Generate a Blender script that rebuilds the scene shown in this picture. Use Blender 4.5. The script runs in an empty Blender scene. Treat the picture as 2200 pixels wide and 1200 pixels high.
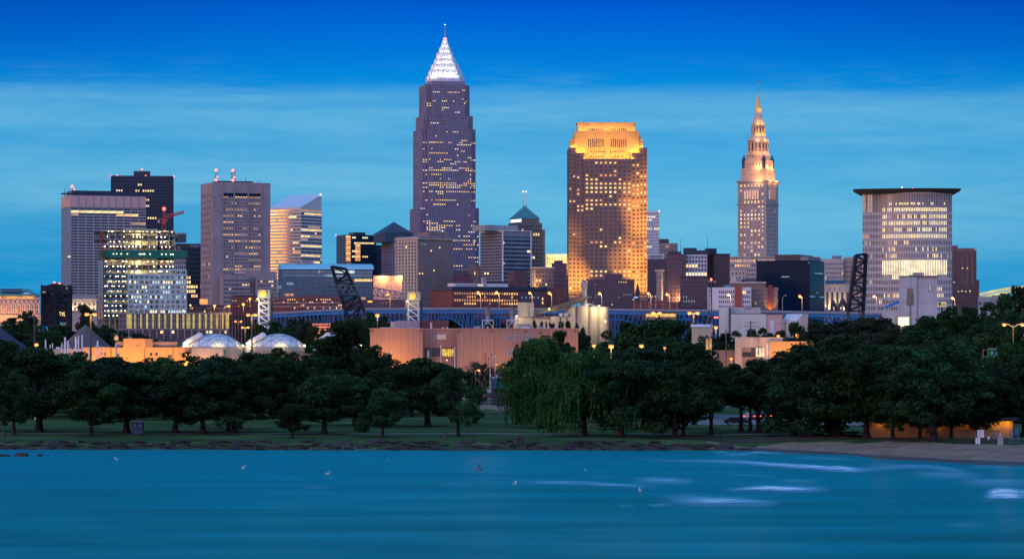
import bpy, math, random
import numpy as np
from mathutils import Vector, Matrix, Euler

scene = bpy.context.scene
COL = scene.collection
R = math.radians
K = 0.00016        # radians per photo pixel (2200 px wide)
EYE = 18.0         # camera height above the lake
CX, HY = 1100.0, 720.0

def S(r, g, b):
    f = lambda c: (c/255/12.92) if c/255 <= .04045 else ((c/255+.055)/1.055)**2.4
    return (f(r), f(g), f(b), 1.0)

# ------------------------------------------------------------------ camera
cam_data = bpy.data.cameras.new('camera'); cam = bpy.data.objects.new('camera', cam_data)
COL.objects.link(cam); scene.camera = cam
cam.location = (0, 0, EYE); cam.rotation_euler = (R(90), 0, 0)
cam_data.sensor_width = 36.0; cam_data.lens = 36.0/(2200*K)
cam_data.shift_y = 120.0/2200.0
cam_data.clip_start = 1.0; cam_data.clip_end = 30000.0

# ------------------------------------------------------------------ exposure
scene.render.engine = 'CYCLES'
scene.view_settings.view_transform = 'Standard'
scene.view_settings.look = 'None'
scene.view_settings.exposure = 0.0
scene.view_settings.gamma = 1.0
scene.cycles.use_denoising = True
scene.cycles.max_bounces = 5; scene.cycles.diffuse_bounces = 2; scene.cycles.glossy_bounces = 3
scene.cycles.transparent_max_bounces = 8
scene.cycles.sample_clamp_indirect = 4.0
scene.cycles.caustics_reflective = False; scene.cycles.caustics_refractive = False

# ------------------------------------------------------------------ node helper
class NT:
    def __init__(s, tree):
        s.t = tree; s.n = tree.nodes; s.l = tree.links
    def add(s, typ, **kw):
        nd = s.n.new(typ)
        for k, v in kw.items(): setattr(nd, k, v)
        return nd
    def link(s, a, b): s.l.new(a, b)
    def val(s, sock, v):
        if hasattr(v, 'is_output') or isinstance(v, bpy.types.NodeSocket): s.l.new(v, sock)
        else: sock.default_value = v
    def math(s, op, a, b=None, c=None, clamp=False):
        nd = s.n.new('ShaderNodeMath'); nd.operation = op; nd.use_clamp = clamp
        s.val(nd.inputs[0], a)
        if b is not None: s.val(nd.inputs[1], b)
        if c is not None: s.val(nd.inputs[2], c)
        return nd.outputs[0]
    def mr(s, v, a, b, c=0.0, d=1.0, smooth=True):
        nd = s.n.new('ShaderNodeMapRange')
        if smooth: nd.interpolation_type = 'SMOOTHSTEP'
        s.val(nd.inputs[0], v)
        for i, x in enumerate((a, b, c, d)): s.val(nd.inputs[i+1], x)
        return nd.outputs[0]
    def mix(s, f, a, b, mode='MIX'):
        nd = s.n.new('ShaderNodeMix'); nd.data_type = 'RGBA'; nd.blend_type = mode
        s.val(nd.inputs[0], f); s.val(nd.inputs[6], a); s.val(nd.inputs[7], b)
        return nd.outputs[2]
    def noise(s, vec, scale, detail=3.0, rough=0.55):
        nd = s.n.new('ShaderNodeTexNoise')
        if vec is not None: s.l.new(vec, nd.inputs['Vector'])
        nd.inputs['Scale'].default_value = scale; nd.inputs['Detail'].default_value = detail
        nd.inputs['Roughness'].default_value = rough
        return nd.outputs['Fac']
    def mapping(s, vec, scale=(1, 1, 1), loc=(0, 0, 0), rot=(0, 0, 0)):
        nd = s.n.new('ShaderNodeMapping'); s.l.new(vec, nd.inputs[0])
        nd.inputs['Location'].default_value = loc; nd.inputs['Rotation'].default_value = rot
        nd.inputs['Scale'].default_value = scale
        return nd.outputs[0]
    def ramp(s, f, stops):
        nd = s.n.new('ShaderNodeValToRGB'); s.val(nd.inputs[0], f)
        e = nd.color_ramp.elements
        e[0].position, e[0].color = stops[0]; e[1].position, e[1].color = stops[1]
        for p, c in stops[2:]:
            x = e.new(p); x.color = c
        return nd.outputs[0]

# ------------------------------------------------------------------ sky after sunset
SUN_AZ = (-0.86, -0.51)          # where the sun went down: behind the camera, to its left
SUN_EL = 1.5
world = bpy.data.worlds.new('World'); scene.world = world; world.use_nodes = True
w = NT(world.node_tree); w.n.clear()
out = w.add('ShaderNodeOutputWorld'); bg = w.add('ShaderNodeBackground')
tc = w.add('ShaderNodeTexCoord'); gen = tc.outputs['Generated']
sep = w.add('ShaderNodeSeparateXYZ'); w.link(gen, sep.inputs[0])
dx, dy, dz = sep.outputs
pos = w.math('MULTIPLY', dz, 1/0.25, clamp=True)
def zp(py): return (HY-py)*K/0.25
east = w.ramp(pos, [(0.0, S(20, 146, 205)), (zp(600), S(62, 166, 216)), (zp(520), S(94, 182, 222)), (zp(430), S(92, 181, 222)),
                    (zp(330), S(70, 168, 222)), (zp(240), S(34, 154, 222)), (zp(185), S(4, 140, 221)), (zp(110), S(0, 118, 218)),
                    (zp(45), S(0, 100, 212)), (zp(0), S(0, 86, 202)), (0.60, S(0, 96, 172)), (1.0, S(8, 122, 180))])
# the sky is paler in the middle of the view and deeper to both sides
side = w.mr(w.math('ABSOLUTE', w.math('SUBTRACT', dx, 0.035)), 0.02, 0.20)
low = w.mr(dz, 0.085, 0.0)
sidef = w.math('MULTIPLY', side, w.math('MULTIPLY_ADD', low, 0.95, 0.08))
east = w.mix(sidef, east, S(0, 142, 204))
# long soft cloud bands
cm = w.mapping(gen, (3.0, 3.0, 34.0), (0.3, 1.1, 0.0), (0, R(0.7), 0))
n1 = w.noise(cm, 1.6, 5.0, 0.55)
cm2 = w.mapping(gen, (7.0, 7.0, 120.0), (2.3, .1, 0.0), (0, R(-0.5), 0))
n2 = w.noise(cm2, 1.2, 4.0, 0.55)
zj = w.math('ADD', dz, w.math('MULTIPLY_ADD', n1, 0.020, -0.010))
zj = w.math('ADD', zj, w.math('MULTIPLY_ADD', n2, 0.008, -0.004))
zj = w.math('ADD', zj, w.math('MULTIPLY', dx, 0.008))
band = w.math('MULTIPLY', w.mr(zj, 0.0885, 0.0815), w.mr(zj, 0.060, 0.077))
band2 = w.math('MULTIPLY', w.mr(zj, 0.0655, 0.0575), w.mr(zj, 0.015, 0.05))
bf = w.math('MULTIPLY', band, w.mr(w.math('MULTIPLY_ADD', n2, 0.3, w.math('MULTIPLY', n1, 0.7)), 0.36, 0.64, 0.1, 1.0))
bf2 = w.math('MULTIPLY', band2, w.mr(n1, 0.38, 0.66))
east = w.mix(w.math('MULTIPLY', bf, 0.66), east, S(106, 184, 222))
east = w.mix(w.math('MULTIPLY', bf2, 0.42), east, S(122, 194, 226))
n3 = w.noise(w.mapping(gen, (16.0, 16.0, 150.0), (0.7, 3.1, 0.0), (0, R(2.0), 0)), 1.5, 7.0, 0.68)
wisp = w.math('MULTIPLY', w.mr(n3, 0.42, 0.75), w.math('MULTIPLY', w.mr(zj, 0.100, 0.080), w.mr(n1, 0.35, 0.6)))
east = w.mix(w.math('MULTIPLY', wisp, 0.24), east, S(138, 196, 226))
dim = w.math('MULTIPLY', w.mr(n3, 0.52, 0.30), w.mr(zj, 0.085, 0.075))
east = w.mix(w.math('MULTIPLY', dim, 0.14), east, S(26, 140, 206))
streak = w.math('MULTIPLY', w.mr(n2, 0.54, 0.72), w.mr(dz, 0.075, 0.05))
east = w.mix(w.math('MULTIPLY', streak, 0.22), east, S(30, 142, 206))
corner = w.math('MULTIPLY', w.mr(w.math('ABSOLUTE', dx), 0.03, 0.2), w.mr(dz, 0.07, 0.12))
east = w.mix(w.math('MULTIPLY', corner, 0.5), east, S(0, 62, 165))
zen = w.mr(dz, 0.25, 0.85)
east = w.mix(zen, east, (0.05, 0.27, 0.50, 1))
# afterglow round the place where the sun set
dot = w.add('ShaderNodeVectorMath', operation='DOT_PRODUCT'); w.link(gen, dot.inputs[0]); dot.inputs[1].default_value = (SUN_AZ[0], SUN_AZ[1], 0)
gl = w.mr(dot.outputs['Value'], -0.25, 0.98)
glow = w.math('MULTIPLY', gl, w.mr(dz, 0.85, 0.02))
back = w.mr(dy, 0.15, -0.35)
hot = w.math('MULTIPLY', w.mr(dot.outputs['Value'], 0.72, 1.0), w.mr(dz, 0.32, 0.02))
upl = w.mr(dz, 0.0, 0.55, 0.42, 1.32)
backc = w.mix(1.0, (0.58, 0.76, 1.55, 1), w.mix(0.0, upl, upl), 'MULTIPLY')
colr = w.mix(w.math('MULTIPLY', back, 0.75), east, backc)
colr = w.mix(glow, colr, (1.22, 0.88, 1.30, 1))
colr = w.mix(hot, colr, (2.6, 1.15, 0.42, 1))
sky = w.add('ShaderNodeTexSky', sky_type='NISHITA'); sky.sun_disc = False
sky.sun_elevation = R(SUN_EL); sky.sun_rotation = math.atan2(SUN_AZ[0], SUN_AZ[1])
colr = w.mix(w.math('MULTIPLY', back, 0.05), colr, sky.outputs[0], 'ADD')
w.link(colr, bg.inputs[0]); bg.inputs[1].default_value = 1.0
w.link(bg.outputs[0], out.inputs[0])

sun_d = bpy.data.lights.new('sun', 'SUN'); sun = bpy.data.objects.new('sun', sun_d); COL.objects.link(sun)
sun_d.energy = 0.32; sun_d.angle = R(12); sun_d.color = (1.0, 0.58, 0.60)
sun.rotation_euler = Vector((-SUN_AZ[0], -SUN_AZ[1], -0.10)).to_track_quat('-Z', 'Y').to_euler()

# ------------------------------------------------------------------ materials
MATS = {}
def mat(name, col, rough=0.75, var=0.18, scale=0.25, streak=0.0, metal=0.0, spec=0.4, bump=0.0, col2=None, vec='Object', objrand=0.0, trans=0.0, grid=None):
    """surface with a base colour, blotchy weathering and optional vertical streaks; grid=(w,h,line) adds sheet joints"""
    if name in MATS: return MATS[name]
    m = bpy.data.materials.new(name); m.use_nodes = True; MATS[name] = m
    t = NT(m.node_tree); b = t.n['Principled BSDF']
    tcn = t.add('ShaderNodeTexCoord'); v = tcn.outputs[vec]
    c = col if len(col) == 4 else (*col, 1)
    c2 = col2 if col2 is not None else tuple(x*(1-var*1.6) for x in c[:3])
    c2 = (*c2[:3], 1)
    hi = tuple(min(1, x*(1+var*.6)) for x in c[:3]) + (1,)
    n = t.noise(v, scale, 5.0, 0.6)
    base = t.ramp(n, [(0.3, c2), (0.62, c), (0.85, hi)])
    if streak:
        mp = t.mapping(v, (1, 1, 0.06)); ns = t.noise(mp, scale*4, 3.0)
        base = t.mix(t.math('MULTIPLY', t.mr(ns, 0.45, 0.75), streak), base, tuple(x*.45 for x in c[:3])+(1,))
    if grid:
        br = t.add('ShaderNodeTexBrick', offset=grid[3] if len(grid) > 3 else 0.0)
        cmb = t.add('ShaderNodeCombineXYZ'); sp = t.add('ShaderNodeSeparateXYZ'); t.link(v, sp.inputs[0])
        t.link(t.math('ADD', sp.outputs[0], sp.outputs[1]), cmb.inputs[0]); t.link(sp.outputs[2], cmb.inputs[1])
        t.link(cmb.outputs[0], br.inputs['Vector'])
        br.inputs['Scale'].default_value = 1.0; br.inputs['Mortar Size'].default_value = grid[2]
        br.inputs['Brick Width'].default_value = grid[0]; br.inputs['Row Height'].default_value = grid[1]
        br.inputs['Mortar Smooth'].default_value = 0.2
        base = t.mix(t.math('MULTIPLY', br.outputs['Fac'], 0.55), base, tuple(x*.35 for x in c[:3])+(1,))
    if objrand:
        oi = t.add('ShaderNodeObjectInfo')
        hs = t.add('ShaderNodeHueSaturation'); t.link(base, hs.inputs['Color'])
        t.link(t.mr(oi.outputs['Random'], 0, 1, 1-objrand, 1+objrand, False), hs.inputs['Value'])
        hu = t.math('FRACT', t.math('MULTIPLY', oi.outputs['Random'], 7.31))
        t.link(t.mr(hu, 0, 1, 0.5-objrand*.06, 0.5+objrand*.06, False), hs.inputs['Hue'])
        base = hs.outputs[0]
    t.link(base, b.inputs['Base Color'])
    b.inputs['Roughness'].default_value = rough; b.inputs['Metallic'].default_value = metal
    b.inputs['Specular IOR Level'].default_value = spec
    if bump:
        bp = t.add('ShaderNodeBump'); bp.inputs['Strength'].default_value = bump; bp.inputs['Distance'].default_value = 0.3
        t.link(t.noise(v, scale*6, 4.0), bp.inputs['Height']); t.link(bp.outputs[0], b.inputs['Normal'])
    if trans:
        tr = t.add('ShaderNodeBsdfTranslucent'); t.link(base, tr.inputs[0])
        mx = t.add('ShaderNodeMixShader'); mx.inputs[0].default_value = trans
        t.link(b.outputs[0], mx.inputs[1]); t.link(tr.outputs[0], mx.inputs[2]); t.link(mx.outputs[0], t.n['Material Output'].inputs[0])
    return m

def emis(name, col, strength, var=0.0, scale=0.6, sample=False):
    if name in MATS: return MATS[name]
    m = bpy.data.materials.new(name); m.use_nodes = True; MATS[name] = m
    t = NT(m.node_tree); b = t.n['Principled BSDF']
    c = (*col[:3], 1)
    b.inputs['Base Color'].default_value = (0.1, 0.1, 0.1, 1); b.inputs['Roughness'].default_value = 0.3
    b.inputs['Emission Color'].default_value = c
    if var:
        tcn = t.add('ShaderNodeTexCoord'); n = t.noise(tcn.outputs['Object'], scale, 2.0)
        oi = t.add('ShaderNodeObjectInfo')
        s = t.math('MULTIPLY', t.mr(n, 0.3, 0.7, 1-var, 1+var*.5), t.mr(oi.outputs['Random'], 0, 1, 0.75, 1.2, False))
        t.link(t.math('MULTIPLY', s, strength), b.inputs['Emission Strength'])
    else: b.inputs['Emission Strength'].default_value = strength
    m.cycles.emission_sampling = 'AUTO' if sample else 'NONE'
    return m

def glass(name, col, rough=0.12, spec=0.8, var=0.3, scale=0.08):
    return mat(name, col, rough=rough, var=var, scale=scale, spec=spec)

# window materials
WIN = {
 'dark': glass('dark_window_glass', (0.020, 0.026, 0.045)),
 'slate': glass('slate_window_glass', (0.035, 0.050, 0.090), 0.2),
 'blue': glass('blue_window_glass', (0.010, 0.045, 0.10), 0.15, 0.9),
 'teal': glass('teal_window_glass', (0.02, 0.10, 0.16), 0.18, 0.9),
 'navy': glass('navy_window_glass', (0.004, 0.020, 0.052), 0.2, 0.15),
 'pale': glass('pale_window_glass', (0.22, 0.30, 0.36), 0.25, 0.8),
 'brown': glass('brown_window_glass', (0.05, 0.035, 0.045), 0.2),
 'w': emis('window_light_warm', (1.0, 0.56, 0.17), 1.35, 0.5),
 'y': emis('window_light_yellow', (1.0, 0.70, 0.24), 1.5, 0.5),
 'p': emis('window_light_pale', (1.0, 0.82, 0.48), 1.4, 0.4),
 'd': emis('window_light_dim', (0.9, 0.48, 0.20), 0.6, 0.5),
 'c': emis('window_light_cool', (0.72, 0.92, 0.90), 0.95, 0.4),
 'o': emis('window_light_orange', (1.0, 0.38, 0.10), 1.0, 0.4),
 'k': emis('window_light_pink', (1.0, 0.50, 0.36), 0.75, 0.4),
 'b': emis('window_light_blue', (0.35, 0.62, 0.85), 0.45, 0.4),
}
BULB_O = emis('sodium_bulb', (1.0, 0.19, 0.012), 2.6)
BULB_Y = emis('pale_bulb', (1.0, 0.74, 0.26), 3.4)
BULB_R = emis('red_beacon', (1.0, 0.10, 0.06), 6.0)
BULB_W = emis('white_beacon', (1.0, 0.95, 0.85), 5.0)

# ------------------------------------------------------------------ mesh builder
class MB:
    def __init__(s): s.v = []; s.f = []; s.m = []; s.mats = []
    def mi(s, m):
        if isinstance(m, str): m = MATS[m]
        if m not in s.mats: s.mats.append(m)
        return s.mats.index(m)
    def add(s, vs, fs, m):
        o = len(s.v); i = s.mi(m)
        s.v.extend([tuple(x) for x in vs]); s.f.extend([tuple(a+o for a in f) for f in fs]); s.m.extend([i]*len(fs))
    def hexa(s, p, m):   # 8 points: bottom 4 ccw, top 4 ccw
        s.add(p, [(3, 2, 1, 0), (4, 5, 6, 7), (0, 1, 5, 4), (1, 2, 6, 5), (2, 3, 7, 6), (3, 0, 4, 7)], m)
    def box(s, x0, x1, y0, y1, z0, z1, m):
        s.hexa([(x0, y0, z0), (x1, y0, z0), (x1, y1, z0), (x0, y1, z0), (x0, y0, z1), (x1, y0, z1), (x1, y1, z1), (x0, y1, z1)], m)
    def fbox(s, o, th, u0, u1, n0, n1, z0, z1, m):
        """box in a facade frame: start o, direction th, u along it, n outwards"""
        c, sn = math.cos(th), math.sin(th)
        P = lambda u, n, z: (o[0]+c*u+sn*n, o[1]+sn*u-c*n, z)
        s.hexa([P(u0, n1, z0), P(u1, n1, z0), P(u1, n0, z0), P(u0, n0, z0), P(u0, n1, z1), P(u1, n1, z1), P(u1, n0, z1), P(u0, n0, z1)], m)
    def frustum(s, b, zb, t, zt, m):
        """b, t = (x0,x1,y0,y1)"""
        s.hexa([(b[0], b[2], zb), (b[1], b[2], zb), (b[1], b[3], zb), (b[0], b[3], zb), (t[0], t[2], zt), (t[1], t[2], zt), (t[1], t[3], zt), (t[0], t[3], zt)], m)
    def prism(s, poly, z0, z1, m):
        n = len(poly)
        s.add([(x, y, z0) for x, y in poly]+[(x, y, z1) for x, y in poly],
              [tuple(range(n-1, -1, -1)), tuple(range(n, 2*n))]+[(i, (i+1) % n, n+(i+1) % n, n+i) for i in range(n)], m)
    def xprism(s, poly, a0, a1, axis, m):
        """poly in (h,z) swept along axis 'x' or 'y'"""
        n = len(poly)
        f = (lambda a, h, z: (a, h, z)) if axis == 'x' else (lambda a, h, z: (h, a, z))
        s.add([f(a0, h, z) for h, z in poly]+[f(a1, h, z) for h, z in poly],
              [tuple(range(n-1, -1, -1)), tuple(range(n, 2*n))]+[(i, (i+1) % n, n+(i+1) % n, n+i) for i in range(n)], m)
    def tube(s, p, q, r0, r1, m, n=6, cap=True):
        p, q = Vector(p), Vector(q); d = q-p
        if d.length < 1e-6: return
        a = d.normalized(); u = a.orthogonal().normalized(); v = a.cross(u)
        vs = []
        for c, r in ((p, r0), (q, r1)):
            for i in range(n):
                t = 2*math.pi*i/n+.4; vs.append(c+u*(r*math.cos(t))+v*(r*math.sin(t)))
        fs = [(i, (i+1) % n, n+(i+1) % n, n+i) for i in range(n)]
        if cap: fs += [tuple(range(n-1, -1, -1)), tuple(range(n, 2*n))]
        s.add(vs, fs, m)
    def bar(s, p, q, r, m): s.tube(p, q, r, r, m, 4)
    def path(s, pts, rad, m, n=6):
        for i in range(len(pts)-1): s.tube(pts[i], pts[i+1], rad[i], rad[i+1], m, n)
    def lathe(s, c, prof, n, m, cap=True, ph=0.0):
        vs = []
        for r, z in prof:
            for i in range(n):
                t = 2*math.pi*i/n+ph; vs.append((c[0]+r*math.cos(t), c[1]+r*math.sin(t), c[2]+z))
        fs = []
        for k in range(len(prof)-1):
            for i in range(n):
                a = k*n; fs.append((a+i, a+(i+1) % n, a+n+(i+1) % n, a+n+i))
        if cap: fs += [tuple(range(n-1, -1, -1)), tuple(range((len(prof)-1)*n, len(prof)*n))]
        s.add(vs, fs, m)
    def ball(s, c, r, m, n=8, k=5, sz=1.0):
        prof = [(max(1e-3, r*math.sin(math.pi*i/k)), -r*sz*math.cos(math.pi*i/k)) for i in range(k+1)]
        s.lathe(c, prof, n, m)
    def build(s, name, parent=None, smooth=False, loc=None):
        me = bpy.data.meshes.new(name)
        me.from_pydata(s.v, [], s.f)
        for m in s.mats: me.materials.append(m)
        me.polygons.foreach_set('material_index', s.m)
        if smooth: me.polygons.foreach_set('use_smooth', [True]*len(s.f))
        me.update()
        o = bpy.data.objects.new(name, me); COL.objects.link(o)
        if parent is not None: o.parent = parent
        if loc is not None: o.location = loc
        return o

def tag(o, label=None, cat=None, group=None, kind=None):
    if label: o['label'] = label
    if cat: o['category'] = cat
    if group: o['group'] = group
    if kind: o['kind'] = kind
    return o
def thing(name, label, cat, loc=(0, 0, 0), rz=0.0, group=None):
    o = bpy.data.objects.new(name, None); COL.objects.link(o); o.empty_display_size = 0.5
    o.location = loc; o.rotation_euler = (0, 0, rz)
    return tag(o, label, cat, group)
def copy_tree(o, parent=None):
    c = o.copy(); COL.objects.link(c)
    if parent is not None: c.parent = parent
    for ch in list(o.children): copy_tree(ch, c)
    return c
def lamp_light(kind, loc, power, color, parent=None, size=0.5, target=None, angle=60, blend=0.6, size_y=None):
    d = bpy.data.lights.new('light', kind); d.energy = power; d.color = color
    if kind == 'AREA':
        d.size = size
        if size_y: d.shape = 'RECTANGLE'; d.size_y = size_y
    else: d.shadow_soft_size = size
    if kind == 'SPOT': d.spot_size = R(angle); d.spot_blend = blend
    o = bpy.data.objects.new('light', d); COL.objects.link(o); o.location = loc
    if parent is not None: o.parent = parent
    if target is not None:
        o.rotation_euler = (Vector(target)-Vector(loc)).to_track_quat('-Z', 'Y').to_euler()
    return o

def text(body, size, m, parent, loc, name='lettering'):
    fc = bpy.data.curves.new(name, 'FONT'); fc.body = body; fc.size = size; fc.extrude = .02; fc.materials.append(MATS[m])
    tmp = bpy.data.objects.new('tmp', fc); COL.objects.link(tmp)
    me = bpy.data.meshes.new_from_object(tmp.evaluated_get(bpy.context.evaluated_depsgraph_get())); bpy.data.objects.remove(tmp)
    o = bpy.data.objects.new(name, me); COL.objects.link(o); o.parent = parent; o.location = loc; o.rotation_euler = (R(90), 0, 0)
    return o
def PX(px, Y): return (px-CX)*K*Y
def PZ(py, Y): return EYE+(HY-py)*K*Y

# ------------------------------------------------------------------ ground heights
def sstep(a, b, x):
    t = min(1, max(0, (x-a)/(b-a))); return t*t*(3-2*t)
def shore(x):
    px = x/(K*450)+CX
    return 459 - 60*sstep(1500, 2170, px) + 0.7*math.sin(x*.21) + 0.5*math.sin(x*.53+1)
def ground_z(x, Y):
    px = x/(K*450)+CX
    d = Y-shore(x); f = sstep(1500, 1640, px)
    rocky = 1.3*sstep(-1.5, 5, d) + 0.4*sstep(8, 40, d) - 1.0*sstep(0, -6, d)
    beach = 0.045*min(d, 34) + 0.05*max(0, min(1, (d-30)/30)) if d > 0 else 0.06*d
    z = rocky*(1-f)+beach*f
    z += 0.5*sstep(520, 700, Y) + 4*sstep(750, 1000, Y) + 4*sstep(1200, 1600, Y) + 9*sstep(1700, 2300, Y)
    hx, hy = (x-150)/75, (Y-900)/130
    if Y > 560: z += 7*math.exp(-(hx*hx+hy*hy))*sstep(560, 720, Y)
    return z
def Yg(px, py):
    """distance at which the ground shows at this photo position"""
    Y = 480.0
    for _ in range(30):
        Y = (EYE-ground_z(PX(px, Y), Y))/(K*max(py-HY, 5))
    return Y
def at(px, py):
    Y = Yg(px, py); x = PX(px, Y); return Vector((x, Y, ground_z(x, Y)))
# ================================================================== SETTING: land and water
def grid_mesh(name, xs, ys, fz, m, kind='structure', smooth=True):
    nx, ny = len(xs), len(ys)
    v = [(x, y, fz(x, y)) for y in ys for x in xs]
    f = [(j*nx+i, j*nx+i+1, (j+1)*nx+i+1, (j+1)*nx+i) for j in range(ny-1) for i in range(nx-1)]
    me = bpy.data.meshes.new(name); me.from_pydata(v, [], f); me.materials.append(m)
    me.polygons.foreach_set('use_smooth', [smooth]*len(f)); me.update()
    o = bpy.data.objects.new(name, me); COL.objects.link(o)
    return tag(o, kind=kind)

def ground_material():
    m = bpy.data.materials.new('park_grass'); m.use_nodes = True
    t = NT(m.node_tree); b = t.n['Principled BSDF']
    v = t.add('ShaderNodeTexCoord').outputs['Object']
    n = t.noise(t.mapping(v, (0.06, 0.16, 1)), 1.0, 6.0, 0.65)
    n2 = t.noise(v, 0.9, 4.0, 0.7)
    g = t.ramp(n, [(0.25, (0.012, 0.036, 0.014, 1)), (0.5, (0.034, 0.088, 0.030, 1)), (0.72, (0.105, 0.165, 0.070, 1))])
    g = t.mix(t.math('MULTIPLY', t.mr(n2, 0.5, 0.75), 0.6), g, (0.013, 0.036, 0.013, 1))
    t.link(g, b.inputs['Base Color']); b.inputs['Roughness'].default_value = 0.95; b.inputs['Specular IOR Level'].default_value = 0.1
    bp = t.add('ShaderNodeBump'); bp.inputs['Strength'].default_value = 0.8; bp.inputs['Distance'].default_value = 0.25
    t.link(t.noise(v, 3.0, 5.0, 0.7), bp.inputs['Height']); t.link(bp.outputs[0], b.inputs['Normal'])
    return m
GRASS = ground_material()
def sand_lim(x):
    px = x/(K*450)+CX
    return 6+20*sstep(1600, 1790, px)+11*sstep(1830, 1990, px)+1.5*math.sin(x*.35)+1.1*math.sin(x*.9)
def _wet():
    t = NT(SAND.node_tree); b = t.n['Principled BSDF']; v = t.add('ShaderNodeTexCoord').outputs['Object']; sp = t.add('ShaderNodeSeparateXYZ'); t.link(v, sp.inputs[0])
    old = b.inputs['Base Color'].links[0].from_socket; k = t.mr(t.math('ADD', sp.outputs[2], t.math('MULTIPLY_ADD', t.noise(v, .5, 4.0), .2, -.1)), .34, .24)
    t.link(t.mix(k, old, (.075, .075, .078, 1)), b.inputs['Base Color']); t.link(t.mr(k, 0, 1, .95, .45), b.inputs['Roughness'])
def sand_mask(x, y):
    px = x/(K*450)+CX; d = y-shore(x)
    return sstep(1535, 1580, px)*sstep(sand_lim(x)-.5, sand_lim(x)-5, d)*(1 if d > -30 else 0)
xs = [-2500, -1200, -600, -300, -200] + list(np.arange(-150, 151, 3.0)) + [165, 180, 195, 210, 225, 240, 260, 300, 400, 600, 1200, 2500]
ys = [380, 390, 400, 410, 420, 430, 440, 448, 452, 455, 457, 458, 459, 460, 461, 462, 463, 464, 466, 470, 475, 480, 490, 500, 515, 530, 550, 575, 600, 640, 680, 720, 760, 800, 830, 860, 900, 940, 980, 1050, 1150, 1300, 1500, 1700, 1900, 2100, 2300, 2600, 3200, 5000, 12000]
ground = grid_mesh('ground', [float(x) for x in xs], [float(y) for y in ys], lambda x, y: ground_z(x, y)-0.004-.35*sand_mask(x, y), GRASS)

# sand on the right
SAND = mat('beach_sand', (0.225, 0.185, 0.14), 0.95, 0.22, 0.35, bump=0.5, spec=0.1, col2=(0.13, 0.108, 0.085))
bx = [float(a) for a in np.arange(30, 130.1, 1.0)]; by = [float(a) for a in np.arange(384, 486.1, 1.0)]
_wet()
def sand_mesh():
    nx = len(bx); v = []
    r = random.Random(3)
    for y in by:
        for x in bx: v.append((x, y, ground_z(x, y)+0.02+0.05*math.sin(x*.7+y*.3)*math.sin(y*.5)*(1 if y-shore(x) > 6 else 0)))
    f = []
    for j in range(len(by)-1):
        for i in range(nx-1):
            x, y = bx[i], by[j]; d = y-shore(x)
            px = x/(K*450)+CX
            lim = sand_lim(x)
            if px > 1530 and -6 < d < lim: f.append((j*nx+i, j*nx+i+1, (j+1)*nx+i+1, (j+1)*nx+i))
    me = bpy.data.meshes.new('beach'); me.from_pydata(v, [], f); me.materials.append(SAND)
    me.polygons.foreach_set('use_smooth', [True]*len(f))
    o = bpy.data.objects.new('beach', me); COL.objects.link(o); tag(o, kind='structure')
sand_mesh()

def strip(name, pts, wd, m, dz, kind='structure'):
    """ribbon on the ground along (x,y) points"""
    v, f = [], []
    P = [Vector((a, b)) for a, b in pts]
    dense = []
    for a, b in zip(P[:-1], P[1:]):
        n = max(2, int((b-a).length/4))
        dense += [a.lerp(b, i/n) for i in range(n)]
    dense.append(P[-1])
    for i, p in enumerate(dense):
        d = (dense[min(i+1, len(dense)-1)]-dense[max(0, i-1)]).normalized(); nrm = Vector((-d.y, d.x))
        for s in (-.5, 0, .5):
            q = p+nrm*wd*s; v.append((q.x, q.y, ground_z(q.x, q.y)+dz))
    for i in range(len(dense)-1):
        for k in (0, 1): f.append((i*3+k, i*3+k+1, i*3+k+4, i*3+k+3))
    me = bpy.data.meshes.new(name); me.from_pydata(v, [], f); me.materials.append(m)
    o = bpy.data.objects.new(name, me); COL.objects.link(o); return tag(o, kind=kind)
ASPH = mat('asphalt', (0.16, 0.16, 0.165), 0.7, 0.15, 0.2)
CONC = mat('path_concrete', (0.30, 0.29, 0.27), 0.85, 0.12, 0.3)
strip('path', [(-95, 486.5), (-40, 487.5), (0, 486), (35, 486), (60, 484), (95, 476)], 1.6, CONC, 0.03)
strip('road', [(-90, 705), (-30, 697), (0, 690), (30, 672), (70, 640)], 12, ASPH, 0.035)
strip('parking_lot', [(24, 560), (44, 565), (90, 556)], 60, ASPH, 0.05)
SOIL = mat('bare_soil', (.055, .046, .038), .95, .3, .4, bump=.5)
strip('dirt_path', [(26, 474), (45, 472), (60, 466), (74, 459), (100, 452)], 9, SOIL, 0.06)
PAINT = mat('road_paint', (0.6, 0.58, 0.5), 0.7, 0.1)

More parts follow.
